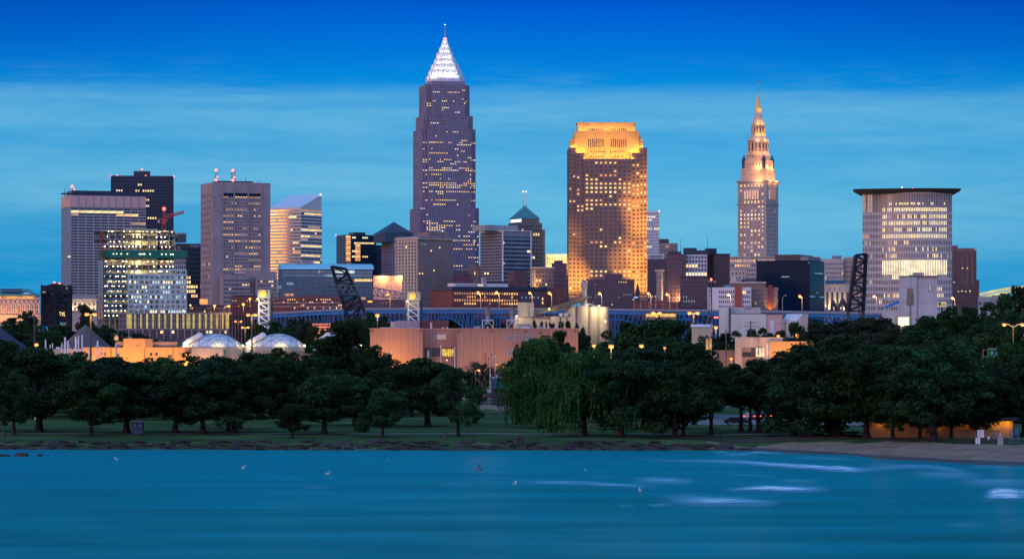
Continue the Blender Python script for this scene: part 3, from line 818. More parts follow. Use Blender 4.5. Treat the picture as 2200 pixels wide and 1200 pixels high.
    fl.box(cx, cx+.9, cy-.09, cy+.09, Z(170.5), Z(168.4), mat('flag_blue', (.05, .09, .3), .8))
    # window slots in the upper square stages
    for yt, yb, n, hh in ((362, 384, 0, 0), (344, 358, 5, 11.05), (329, 340, 5, 8.1)):
        if n:
            for (o, th_) in (((cx-hh/1, cy-hh), 0.0), ((cx-hh, cy+hh), R(-90))):
                for k in range(n): tt.fbox(o, th_, 2*hh*(.22+.56*k/(n-1))-.35, 2*hh*(.22+.56*k/(n-1))+.35, -.2, .12, Z(yb-3), Z(yt+3), 'dark_window_glass')
    # floodlights on the ledges, turned on the stages above
    for ang in (-68, -23, -113, -158):
        a = R(ang)
        ux, uy = math.cos(a), math.sin(a)
        for rr, py, pw, up, col_ in ((21, 386, 6200, 366, FLOOD_P), (16, 358, 4300, 342, FLOOD_S), (13.5, 329, 2600, 316, FLOOD_S), (11.5, 299, 1500, 286, FLOOD_S), (9, 285, 1300, 272, FLOOD_O), (7.5, 262, 900, 250, FLOOD_O), (5.5, 236, 420, 222, (1, .5, .08))):
            lamp_light('AREA', (cx+ux*rr, cy+uy*rr, Z(py)), pw*.34, col_, b.root, 3.0, (cx, cy, Z(up)))
    b.done()
slim_tower()

# --- podium block round the slim tower
b = B('office_block', 'wide stone block with two rows of lit windows at the slim classical tower foot', 'building', 1568, 1568, 1760, 2640, 0, 40, base=700, seed=14)
b.whole('limestone', 552); b.vol('cornice', 'limestone', 1567, 1761, 551, 553, -.8)
b.fac('R', 555, 605, 38, 5, fx=.55, fz=.5, d=.4, fm='limestone', lit=dict(p=.02, c='wk', rows={0: .85, 1: .6}, run=.5))
b.done()

# --- curved courthouse with the brimmed roof
def courthouse():
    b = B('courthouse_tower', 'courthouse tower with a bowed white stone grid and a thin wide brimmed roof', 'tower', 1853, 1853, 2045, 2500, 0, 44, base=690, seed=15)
    g = mat('court_stone', (0.50, 0.46, 0.44), .7, .08, .2); W = b.Wx; Z = b.z
    # plan: flat left part, bowed centre, flat right part
    bow = []
    def yb_(t): return 4.0 - 11.0*math.sin(math.pi*min(1, max(0, (t-.18)/.82)))**.8 if t > .18 else 4.0
    N = 18
    pts = [(W*i/N, yb_(i/N)) for i in range(N+1)]
    poly = pts+[(W, 44), (0, 44)]
    b.p('wall').prism(poly, 0, Z(412), g)
    r = b.rng
    A = dict(fm=g, d=.45)
    for i in range(N):
        (x0, y0), (x1, y1) = pts[i], pts[i+1]
        th_ = math.atan2(y1-y0, x1-x0); L = math.hypot(x1-x0, y1-y0); t = (i+.5)/N
        f = ((x0, y0), th_, L)
        mid = .2 < t < .93
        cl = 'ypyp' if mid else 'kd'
        b.fac(f, 417, 456, 3, 1, fx=.55, fz=.97, glassk='slate', lit=dict(p=0.0 if mid else (.9 if t < .1 else .0), c='d' if t < .1 else 'k'), bands=False, **A)  # glowing panes at the far left stand in for a pink sunset reflection
        # the lit strip low in the top storey
        if mid:
            for (ya, ybq, q) in ((436, 441, .45), (447, 455, .9)):
                for k in range(3):
                    if r.random() < q: b.p('ceiling_light').fbox((x0, y0), th_, L*(k+.25)/3, L*(k+.75)/3, .05, .12, Z(ybq), Z(ya), WIN[r.choice('yp')])
        rows = [.75, .8, .5, .9, .15, .4, .3]
        for k, q in enumerate(rows):
            yt = 459+14*k
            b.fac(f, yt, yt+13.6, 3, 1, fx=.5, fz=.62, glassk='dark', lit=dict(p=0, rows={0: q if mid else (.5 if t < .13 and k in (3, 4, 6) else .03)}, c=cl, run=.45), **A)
        if t < .25 or t > .93:
            b.fac(f, 557, 683, 3, 9, fx=.5, fz=.6, glassk='dark', lit=dict(p=.05, c='yk'), **A)
        else:
            b.fac(f, 600, 683, 3, 6, fx=.5, fz=.6, glassk='dark', lit=dict(p=.04, rows={1: .3, 2: .6}, c='ywp'), **A)
            # the tall glowing hall, its lower edge sweeping down to the middle
            zb_ = 600 if .33 < t < .86 else 590
            for k in range(3): b.p('hall_window').fbox((x0, y0), th_, L*(k+.14)/3, L*(k+.86)/3, -.1, .1, Z(zb_), Z(559), emis('hall_glow', (1, .83, .48), 1.25, .35, .15))
            for k in range(4): b.p('hall_fin').fbox((x0, y0), th_, L*k/3-.22, L*k/3+.22, 0, .9, Z(zb_+1), Z(557.5), g)
    # roof brim: a shallow inverted dish, thin at the rim
    rf = b.p('roof'); rm = mat('brim_metal', (.075, .065, .08), .5, .2, .1)
    cx = W/2; out_ = 8.3
    top = [(-out_, -2), (-3, -9), (W*.3, -13), (W*.6, -14.5), (W*.85, -11.5), (W+out_*.6, -6), (W+out_, -1), (W+out_-1, 46), (-out_, 46)]
    bot = [(x*.87+W*.065, y*.72+5) for x, y in top]
    n = len(top)
    rf.add([(x, y, Z(406.5)) for x, y in top]+[(x, y, Z(407.2)) for x, y in top]+[(x, y, Z(416)) for x, y in bot],
           [tuple(range(n)), tuple(range(3*n-1, 2*n-1, -1))]+[(n+i, n+(i+1) % n, (i+1) % n, i) for i in range(n)]+[(2*n+i, 2*n+(i+1) % n, n+(i+1) % n, n+i) for i in range(n)], rm)
    b.vol('roof_plant', 'roof_dark', 1946, 1954, 404, 407, 8, 14); b.mast(1938, 402, 407, .3); b.beacon(1938, 402.5, .6, BULB_W); b.beacon(1961, 405, .6)
    b.done()
courthouse()

# --- far left group
b = B('office_tower', 'grid fronted federal office tower with a rosy stone band along its top', 'tower', 132, 152, 313, 2500, 14, base=690, seed=21)
b.whole('grey_band', 421)
b.fac('R', 445, 632, 10, 31, fx=.95, fz=.72, d=.3, glassk='slate', fm='pale_stone', lit=dict(p=.02, c='ydw', rows={0: .22, 1: .28, 2: .16, 3: .2, 4: .03, 5: .16, 8: .05}, run=.6))
b.fac('L', 445, 632, 6, 31, fx=.8, fz=.6, d=.15, glassk='slate', fm='grey_band', lit=dict(p=.01, c='yk'))
tp = b.p('top_band')
tp.fbox((0, 0), 0, 0, b.Wx, 0, .5, b.z(444), b.z(419.5), 'pink_panel'); tp.fbox((0, b.Wy), R(-90), .5, b.Wy, 0, .5, b.z(444), b.z(419.5), 'pink_panel')
for k in range(1, 10): b.p('band_joint').fbox((0, 0), 0, b.Wx*k/10-.3, b.Wx*k/10+.3, .45, .75, b.z(444), b.z(421), 'mauve_concrete')
b.vol('penthouse', 'blue_dark_wall', 160, 308, 408, 421, 6, 30)
b.mast(141, 404, 421, .35); b.mast(158, 398, 421, .5); b.mast(173, 409, 421, .3); b.beacon(157, 400, 1.2); b.beacon(161, 406, .8); b.vol('antenna', 'dark_steel', 136, 160, 414, 417, 6, 9)
b.done()
b = B('office_tower', 'almost black slab tower with a low penthouse, rising behind the grid fronted tower', 'tower', 238, 238, 373, 2750, 0, 40, base=690, seed=22)
b.whole('blue_dark_wall', 377); b.vol('penthouse', 'blue_dark_wall', 287, 323, 366, 377, 8, 24)
b.fac('R', 380, 640, 26, 40, fx=.6, fz=.6, d=.25, glassk='navy', fm='blue_dark_wall', lit=dict(p=.006, c='yp', rows={4: .25, 6: .05, 7: .15, 9: .3, 10: .05, 20: .1}, run=.7))
for px, py in ((239, 378), (252, 377), (305, 363), (313, 377), (373, 378)): b.beacon(px, py, .8)
b.mast(306, 361, 368, .3)
b.done()
b = B('office_building', 'dark glass office building with lit floors and a lettered parapet beside the mauve tower', 'building', 360, 360, 470, 2600, 0, 30, base=690, seed=23)
b.whole('blue_dark_wall', 523)
b.fac('R', 532, 640, 22, 11, fx=.75, fz=.6, d=.3, glassk='navy', fm='blue_dark_wall', lit=dict(p=.02, c='ywy', rows={1: .15, 2: .1, 4: .1, 6: .3, 7: .6, 8: .65, 9: .6, 10: .3}, run=.75))
mat('sign_letters', (.45, .5, .55), .6); text('Union M', 3.4, 'sign_letters', b.root, (b.rx(407.5), -.45, b.z(530)))
b.done()

# --- mauve concrete slab tower
b = B('office_tower', 'mauve concrete slab tower with blank corners and two red lit antenna stacks on its roof', 'tower', 431, 456, 581, 2450, 13, base=690, seed=24)
b.whole('mauve_concrete', 391)
cm_ = 'mauve_concrete'
for q0, q1 in ((479, 502), (504, 532), (534, 560)):
    b.fac('R', 412, 588, 5 if q1-q0 > 24 else 4, 26, fx=.62, fz=.40, d=.5, u0=b.rx(q0), u1=b.rx(q1), glassk='brown', fm=cm_, lit=dict(p=.0, c='dwd', rows={j: (.55 if j % 2 else .05) for j in range(1, 24)} | {0: 0, 24: .9, 25: .2}, run=.5))
    b.p('roof_slot').fbox((0, 0), 0, b.rx(q0), b.rx(q1), .3, .58, b.z(421), b.z(414), 'navy_window_glass')
for q in (478, 503, 533, 561): b.p('rib').fbox((0, 0), 0, b.rx(q)-.5, b.rx(q)+.5, 0, 1.2, b.z(600), b.z(392), cm_)
b.fac('L', 412, 640, 4, 17, fx=.5, fz=.42, d=.4, u0=b.Wy*.12, u1=b.Wy*.86, glassk='slate', fm=cm_, lit=dict(p=.03, c='wd', colp={3: .5}))
b.vol('lower_wing', 'mauve_concrete', 471, 529, 592, 690, -14, -.02); b.vol('lower_wing', 'mauve_concrete', 527, 590, 582, 690, -8, -.03); b.vol('lower_wing', 'mauve_concrete', 541, 585, 596, 690, -16, -8.02)
b.fac(((0, -14), 0, b.Wx), 598, 662, 10, 7, fx=.7, fz=.34, d=.4, u0=b.rx(472), u1=b.rx(528), glassk='brown', fm=cm_, lit=dict(p=.05, c='wy'))
b.fac(((0, -16), 0, b.Wx), 600, 662, 7, 7, fx=.7, fz=.34, d=.4, u0=b.rx(543), u1=b.rx(584), glassk='brown', fm=cm_, lit=dict(p=.06, c='wy'))
b.vol('penthouse', 'roof_dark', 470, 548, 387, 391, 8, 20)
for px in (467, 503):
    for dx_ in (-2.2, 2.2): b.mast(px+dx_, 364, 391, .28)
    for k in range(5):
        b.p('antenna').bar((b.rx(px-2.2), 4, b.z(388-k*5)), (b.rx(px+2.2), 4, b.z(383-k*5)), .18, 'grey_steel')
        if px == 503: b.p('antenna').ball((b.rx(px+(-4 if k % 2 else 4)), 3.6, b.z(384-k*4)), .8, 'grey_steel')
    for py in (386, 379, 365): b.beacon(px+(2 if py == 379 else -1), py, 1.15 if py != 379 else .7)
b.mast(530, 377, 391, .25); b.mast(557, 384, 391, .2); b.mast(562, 385, 391, .2); b.beacon(581, 395, .5, BULB_W)
b.done()

# --- slant-roofed gold tower
def slant_tower():
    b = B('office_tower', 'golden reflecting office tower cut off by a slanting blue metal roof', 'tower', 578, 646, 691, 2600, 54, base=690, seed=25)
    W, D = b.Wx, b.Wy; g = mat('silver_cladding', (.60, .58, .58), .5, .06, .2); Z = b.z
    m = b.p('wall'); zlo, zhi = Z(446), Z(416)
    m.box(0, W, 0, D, 0, zlo, g)
    # slanting wedge: low over the left edge of the near corner, high along the far right edge
    m.add([(0, 0, zlo), (W, 0, zlo), (W, D, zlo), (0, D, zlo), (W, 0, zhi), (W, D, zhi)], [(0, 1, 4), (1, 2, 5, 4), (2, 3, 5)], g)
    rf = b.p('roof'); rm = mat('blue_metal_roof', (.46, .64, .78), .45, .06, .2, grid=(2.0, 40, .06))
    rf.add([(0, 0, zlo+.05), (W, 0, zhi+.05), (W, D, zhi+.05), (0, D, zlo+.05), (0, 0, zlo+.5), (W, 0, zhi+.5), (W, D, zhi+.5), (0, D, zlo+.5)], [(0, 1, 2, 3)[::-1], (4, 5, 6, 7), (0, 1, 5, 4), (1, 2, 6, 5), (2, 3, 7, 6), (3, 0, 4, 7)], rm)
    gm = mat('sunset_tinted_mirror', (.75, .62, .42), .12, .1, .1, metal=.9)  # gold of the reflected sunset is put into the mirror colour
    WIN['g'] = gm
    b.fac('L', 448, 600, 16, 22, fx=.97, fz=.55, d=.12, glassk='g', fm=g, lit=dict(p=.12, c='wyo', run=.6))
    b.fac('R', 448, 600, 12, 22, fx=.97, fz=.55, d=.25, glassk='brown', fm=g, lit=dict(p=.5, c='ywyd', run=.8))
    b.p('roof_edge').tube((W, 0, zhi+.2), (0, 0, zlo+.2), .5, .5, g, 5)
    b.beacon(690, 416, .9, BULB_W, y=.5)
    b.done()
slant_tower()

# --- dark blue pair; emissive strips stand in for orange sunset reflections
b = B('office_tower', 'dark blue glass tower with one tall and one short emissive strip imitating an orange sunset reflection', 'tower', 723, 742, 808, 2700, 20, base=690, seed=26)
b.whole('blue_dark_wall', 504); b.vol('roof_screen', 'blue_dark_wall', 765, 790, 498, 504, 6, 20); b.vol('lower_wing', 'blue_dark_wall', 780, 822, 525, 690, 2, 30)
b.fac('R', 507, 600, 12, 16, fx=.8, fz=.55, d=.15, u0=b.rx(756), glassk='navy', fm='blue_dark_wall', lit=dict(p=.02, c='pyw', rows={0: .2, 2: .5, 3: .4, 5: .3, 6: .1, 7: .35}, run=.7))
b.fac('L', 507, 600, 6, 16, fx=.8, fz=.55, d=.15, glassk='navy', fm='blue_dark_wall', lit=dict(p=.01, c='y'))
s_ = b.p('sunset_reflection_strip')
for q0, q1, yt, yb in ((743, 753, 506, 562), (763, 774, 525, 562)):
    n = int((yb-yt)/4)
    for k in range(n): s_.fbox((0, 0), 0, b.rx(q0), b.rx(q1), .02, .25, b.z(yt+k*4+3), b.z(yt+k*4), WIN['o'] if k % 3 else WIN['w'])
b.beacon(724, 505, .5); b.beacon(807, 505, .5); b.mast(786, 497, 504, .2)
b.done()
b = B('office_tower', 'plum stone tower under a dark blue pyramid roof', 'tower', 820, 848, 896, 2650, 22, base=690, seed=27)
b.whole('mauve_granite', 520)
b.fac('R', 524, 640, 8, 17, fx=.55, fz=.6, d=.4, glassk='slate', fm='mauve_granite', lit=dict(p=.01, c='w'))
b.fac('L', 524, 640, 6, 17, fx=.5, fz=.6, d=.4, glassk='slate', fm='mauve_granite', lit=dict(p=.01, c='w'))
b.vol('upper_stage', 'slate_roof', 829, 890, 500, 520, 3, b.Wy-2)
rf = b.p('roof'); x0, x1 = b.rx(831), b.rx(890); y0, y1 = 2.5, b.Wy-1.5
rf.frustum((x0, x1, y0, y1), b.z(500), ((x0+x1)/2-.1, (x0+x1)/2+.1, (y0+y1)/2-.1, (y0+y1)/2+.1), b.z(475), 'slate_roof')
b.done()

# --- cream and brown corner building
b = B('office_building', 'heavy corner building, cream terracotta on one face and plum brick on the other', 'building', 851, 898, 972, 2400, 34, base=690, seed=28)
b.whole('brick_tan', 509)
b.p('cream_face').fbox((0, b.Wy), R(-90), 0, b.Wy, 0, .3, 0, b.z(509), 'cream_terracotta')
b.fac('L', 518, 640, 7, 17, fx=.5, fz=.6, d=.7, off=.3, glassk='slate', fm='cream_terracotta', lit=dict(p=.015, c='y'))
b.fac('R', 520, 640, 12, 17, fx=.5, fz=.55, d=.4, glassk='pale', fm='brick_tan', lit=dict(p=.02, c='by', rows={9: .1, 12: .05}))
b.p('cornice').box(-1, b.Wx+1, -1, b.Wy+1, b.z(514), b.z(511), 'limestone'); b.p('roof').box(-.4, b.Wx+.4, -.4, b.Wy+.4, b.z(509), b.z(507.5), mat('blue_roof_metal', (.25, .36, .45), .5))
b.vol('penthouse', 'brick_tan', 928, 971, 497, 509, 5, 22); b.mast(957, 492, 500, .3); b.mast(940, 495, 500, .2); b.beacon(955, 494, .4, BULB_W)
for k in range(5): b.p('roof_plant').ball((b.rx(935+k*7), 6, b.z(496)), 1.2, 'grey_steel')
b.done()
b = B('brick_building', 'low plum brick building with a slate roof at the foot of the tallest skyscraper', 'building', 972, 972, 1032, 2380, 0, 25, base=690, seed=29)
b.vol('wall', 'brick_plum', 972, 1010, 588, 690, 0, 25); b.vol('wall', 'brick_tan', 1008, 1032, 570, 690, 3, 25)
b.vol('roof', 'slate_roof', 974, 1008, 579, 588, 4, 20)
b.fac(((0, 3), 0, b.Wx), 572, 640, 5, 7, fx=.5, fz=.6, d=.35, u0=b.rx(1009), u1=b.rx(1031), glassk='dark', fm='brick_tan', lit=dict(p=.05, c='y'))
b.done()

# --- white striped office building and the teal pyramid tower behind it
b = B('office_tower', 'stepped blue grey tower capped by a teal pyramid with twin white masts', 'tower', 1092, 1120, 1172, 2700, 24, base=690, seed=30)
tg = mat('blue_grey_stone', (.10, .13, .19), .5, .15, .1)
Z = b.z; m = b.p('wall'); W, D = b.Wx, b.Wy
m.box(0, W-3.5, 0, D, 0, Z(478), tg); m.box(W-3.52, W, 1, D-1, 0, Z(492), tg); m.box(W-3.5, W+1.2, 4, D-4, 0, Z(515), tg)
b.fac('R', 482, 640, 9, 19, fx=.6, fz=.6, d=.35, u1=W-3.6, glassk='slate', fm=tg, lit=dict(p=.03, c='ypy', rows={1: .2, 2: .2}))
b.fac('L', 482, 640, 5, 19, fx=.6, fz=.6, d=.35, glassk='slate', fm=tg, lit=dict(p=.03, c='y'))
b.p('upper_stage').box(1, W-6, 1, D-2, Z(478), Z(469), tg)
cx, cy = (1+W-6)/2, (D-1)/2
b.p('roof').frustum((0, W-5, 0, D-1), Z(469), (cx-.4, cx+.4, cy-.4, cy+.4), Z(441), 'copper_roof')
b.p('lit_sign').fbox((1, D-2), R(-90), 2, D-4, 0, .3, Z(476), Z(470), emis('white_sign_glow', (1, .96, .85), 1.6))
for px in (1120, 1127):
    x_ = cx+(px-1123.5)*.432
    b.p('mast').tube((x_, cy, Z(446)), (x_, cy, Z(438)), .7, .5, 'grey_steel', 6); b.p('mast').tube((x_, cy, Z(438)), (x_, cy, Z(409)), .4, .25, 'white_panel', 6)
    q = MB(); q.ball((x_, cy, Z(409.5)), .7, emis('pale_red_beacon', (1, .6, .5), 3)); q.build('beacon', b.root)
b.done()
b = B('office_building', 'grey office building whose near face is striped with white window bands', 'building', 1032, 1079, 1141, 2350, 32, base=690, seed=31)
b.whole('grey_band', 495); W = b.Wx
b.fac('L', 498, 640, 10, 22, fx=.9, fz=.5, d=.12, glassk='slate', fm='grey_band', lit=dict(p=.008, c='py'))
b.fac('R', 508, 640, 14, 15, fx=.9, fz=.56, d=.3, glassk='pale', fm='blue_dark_wall', lit=dict(p=.03, c='pcp', run=.6))
f_ = b.p('frame')
f_.fbox((0, 0), 0, -.3, .9, 0, .6, 0, b.z(494), 'white_panel'); f_.fbox((0, 0), 0, W-.9, W+.3, 0, .6, 0, b.z(494), 'white_panel'); f_.box(-.4, W+.4, -.62, b.Wy, b.z(496), b.z(494.2), 'white_panel')
b.vol('penthouse', 'grey_steel', 1051, 1122, 483, 495, 6, 26); b.mast(1060, 478, 483, .2)
b.done()

# --- right of the orange tower
b = B('office_tower', 'slim pale white gridded tower with dim lit windows behind the orange tower', 'tower', 1386, 1386, 1416, 2900, 0, 25, base=690, seed=32)
b.whole('white_panel', 453)
b.fac('R', 456, 546, 8, 14, fx=.6, fz=.5, d=.4, glassk='pale', fm='white_panel', lit=dict(p=.2, c='ppy', run=.7))
b.beacon(1416, 453, .6, BULB_W); b.done()
b = B('office_building', 'blue grey stepped office building with a dark roof box', 'building', 1416, 1416, 1456, 2750, 0, 25, base=690, seed=33)
b.vol('wall', 'grey_band', 1418, 1456, 522, 690, 0, 25); b.vol('penthouse', 'blue_dark_wall', 1416, 1437, 513, 530, 3, 15)
b.fac('R', 525, 640, 9, 14, fx=.6, fz=.5, d=.3, glassk='slate', fm='grey_band'); b.done()
b = B('brick_building', 'plum brick block with a glazed rooftop storey against the orange tower', 'building', 1391, 1391, 1446, 2450, 0, 25, base=690, seed=34)
b.whole('brick_plum', 556); b.vol('roof_storey', 'white_panel', 1392, 1427, 545, 556, 1, 18)
b.fac(((0, 1), 0, b.Wx), 547, 555, 7, 1, fx=.75, fz=.8, d=.2, u0=b.rx(1394), u1=b.rx(1425), glassk='blue', fm='white_panel')
b.fac('R', 570, 650, 8, 9, fx=.4, fz=.55, d=.35, glassk='slate', fm='brick_plum', lit=dict(p=.05, c='ykb')); b.done()
b = B('narrow_building', 'narrow pink washed stone building with a projecting cornice and slit windows', 'building', 1411, 1422, 1432, 2300, 45, base=690, seed=35)
b.whole('limestone', 582); b.p('cornice').box(-1.2, b.Wx+1, -1.2, b.Wy+1, b.z(583), b.z(579), 'limestone')
b.fac('L', 587, 600, 3, 1, fx=.45, fz=.9, d=.35, glassk='brown', fm='limestone'); b.fac('L', 603, 645, 3, 7, fx=.45, fz=.6, d=.35, glassk='brown', fm='limestone')
lamp_light('SPOT', (b.Wx*.5+6, -14, b.z(648)), 50000, FLOOD_P, b.root, 1, (b.Wx*.5, 0, b.z(610)), 100); b.done()
b = B('brick_building', 'dark plum brick block with paired windows next to the white fronted building', 'building', 1432, 1432, 1474, 2300, 0, 25, base=690, seed=36)
b.whole('brick_plum', 546); b.fac('R', 549, 655, 6, 13, fx=.55, fz=.55, d=.35, glassk='dark', fm='brick_plum', lit=dict(p=.03, c='yw')); b.vol('penthouse', 'roof_dark', 1436, 1464, 540, 546, 4, 18); b.done()
b = B('office_building', 'building with a white framed window grid and a dark roofscape of plant rooms', 'building', 1473, 1473, 1519, 2310, 0, 20, base=690, seed=37)
b.whole('white_panel', 547)
b.fac('R', 548, 593, 7, 5, fx=.7, fz=.66, d=.45, glassk='slate', fm='white_panel', lit=dict(p=.08, c='yp', rows={4: .6}))
b.vol('roof_plant', 'blue_dark_wall', 1468, 1497, 532, 547, 4, 14); b.vol('roof_plant', 'blue_dark_wall', 1497, 1524, 537, 547, 5, 14); b.mast(1520, 504, 540, .2); b.mast(1462, 512, 540, .2); b.done()
b = B('brick_building', 'blank brown windowless brick block taller than the plum brick beside it', 'building', 1519, 1534, 1568, 2320, 24, base=690, seed=38)
b.whole('brick_brown', 545); b.p('cornice').box(-.6, b.Wx+.6, -.6, b.Wy+.6, b.z(546.5), b.z(544.5), 'roof_dark'); b.vol('roof_plant', 'blue_dark_wall', 1525, 1543, 533, 545, 3, 10)
b.fac('R', 600, 640, 6, 4, fx=.4, fz=.5, d=.3, glassk='dark', fm='brick_brown'); b.done()
b = B('brick_building', 'lower blackish brick warehouse in front of the white gridded facade', 'building', 1461, 1461, 1522, 2200, 0, 22, base=690, seed=39)
b.whole('brick_plum', 594); b.fac('R', 597, 660, 11, 7, fx=.4, fz=.5, d=.3, glassk='dark', fm='brick_plum', lit=dict(p=.02, c='b')); b.p('cornice').box(-.5, b.Wx+.5, -.5, 4, b.z(595), b.z(593), 'roof_dark'); b.done()

# --- dark blue glass cube
b = B('glass_building', 'dark navy mirrored glass cube with a stepped roof box', 'building', 1625, 1740, 1771, 2200, 76, base=690, seed=40)
ng = mat('navy_mirror', (.002, .022, .055), .4, .25, .05, spec=.05, grid=(2.3, 3.3, .12))
b.whole(ng, 559); r_ = b.rng
ly = b.ly
b.p('roof_box').box(2, b.Wx-2, ly(1716), ly(1664), b.z(559.5), b.z(546), 'blue_dark_wall'); b.p('roof_box').box(3, b.Wx-3, ly(1735), ly(1716)-.02, b.z(559.5), b.z(551), 'grey_band')
b.fac('L', 562, 664, 34, 24, fx=.8, fz=.6, d=.1, glassk='navy', lit=dict(p=.008, c='bbc', rows={8: .05, 9: .03, 13: .1}), piers=False, bands=False)
b.fac('R', 562, 664, 9, 24, fx=.8, fz=.6, d=.1, glassk='navy', lit=dict(p=.005, c='b', rows={17: .5}), piers=False, bands=False)
b.done()
b = B('stone_building', 'pale stone government block with dark windows seen past the navy glass cube', 'building', 1755, 1755, 1856, 2600, 0, 30, base=690, seed=41)
b.vol('wall', 'pale_stone', 1755, 1813, 556, 690, 0, 30); b.vol('wall', 'limestone', 1813, 1856, 552, 690, 3, 30)
b.fac('R', 562, 640, 10, 8, fx=.5, fz=.45, d=.4, u0=b.rx(1772), u1=b.rx(1812), glassk='slate', fm='pale_stone', lit=dict(p=.08, c='wk')); b.fac(((0, 3), 0, b.Wx), 558, 640, 10, 8, fx=.5, fz=.45, d=.4, u0=b.rx(1814), glassk='slate', fm='limestone', lit=dict(p=.06, c='wk')); b.vol('penthouse', 'grey_band', 1788, 1808, 549, 556, 4, 15); b.done()
b = B('colonnaded_building', 'peach stone hall with tall slots between piers lit yellow from below', 'building', 1772, 1772, 1826, 2300, 0, 24, base=690, seed=42)
b.whole('limestone', 611); b.p('cornice').box(-.6, b.Wx+.6, -.6, 24, b.z(612), b.z(610), 'limestone'); b.p('roof').xprism([(0, b.z(610)), (24, b.z(610)), (12, b.z(601))], 1, b.Wx*.8, 'x', 'slate_roof')
b.fac('R', 626, 666, 5, 1, fx=.45, fz=.96, d=.8, glassk='dark', fm='limestone', bands=False)
for q in (1782, 1797, 1812): lamp_light('SPOT', (b.rx(q), -4, b.z(668)), 9000, FLOOD_Y, b.root, .4, (b.rx(q), 0, b.z(648)), 90)
b.done()
b = B('deco_tower', 'rust brown art deco tower with shallow setbacks behind the courthouse', 'tower', 2020, 2020, 2100, 2750, 0, 34, base=690, seed=43)
rb = mat('rust_brick', (.20, .115, .115), .85, .2, .15, streak=.3)
b.vol('wall', rb, 2020, 2058, 527, 690, 3, 30); b.vol('wall', rb, 2040, 2098, 537, 690, 0, 30); b.vol('wall', rb, 2090, 2104, 601, 690, 2, 30); b.vol('wall', rb, 2044, 2094, 533, 540, 2, 28)
for q in (2050, 2068, 2078, 2089):
    b.p('window_strip').fbox((0, 0), 0, b.rx(q)-1, b.rx(q)+1, .02, .12, b.z(612), b.z(548), 'dark_window_glass')
b.fac('R', 540, 660, 18, 1, fx=.5, fz=1, d=.5, u0=b.rx(2040), u1=b.rx(2098), fm=rb, bands=False, glassk='brown', skip=lambda a, c: True)
for q, y_ in ((2068, 575), (2078, 575), (2059, 625), (2067, 624), (2075, 625), (2084, 624), (2050, 605)): b.p('lit_pane').fbox((0, 0), 0, b.rx(q)-.7, b.rx(q)+.7, .1, .6, b.z(y_+2), b.z(y_), WIN['y'])
b.done()
def arena():
    b = B('stadium', 'low stadium with a pale lit curving roof truss at the far end of the skyline', 'stadium', 2101, 2101, 2260, 2600, 0, 60, base=690, seed=44)
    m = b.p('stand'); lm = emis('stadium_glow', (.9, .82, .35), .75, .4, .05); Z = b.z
    m.box(b.rx(2101), b.rx(2130), 0, 60, 0, Z(637), 'pale_stone'); m.box(b.rx(2130), b.rx(2260), 4, 60, 0, Z(634), 'limestone')
    for q, yt in ((2103, 648), (2113, 648), (2123, 648), (2140, 645), (2155, 645)): b.p('window').fbox((0, 0), 0, b.rx(q), b.rx(q+6), .02, .2, Z(yt+6), Z(yt), 'dark_window_glass')
    for nm, y0, base in (('roof_arch', 2, 0), ('canopy', 14, 7)):
        mb = b.p(nm); P = []
        for i in range(15):
            t = i/14; px = 2104+t*150; py = (632-17*math.sin(min(1, t*1.25)*math.pi/2))+base; P.append((b.rx(px), py))
        for (x0, p0), (x1, p1) in zip(P[:-1], P[1:]):
            th0 = 2.6
            mb.add([(x0, y0, Z(p0+th0)), (x1, y0, Z(p1+th0)), (x1, y0+8, Z(p1+th0)), (x0, y0+8, Z(p0+th0)), (x0, y0, Z(p0-th0)), (x1, y0, Z(p1-th0)), (x1, y0+8, Z(p1-th0)), (x0, y0+8, Z(p0-th0))],
                   [(3, 2, 1, 0), (4, 5, 6, 7), (0, 1, 5, 4), (2, 3, 7, 6)], lm)
    b.done()
arena()
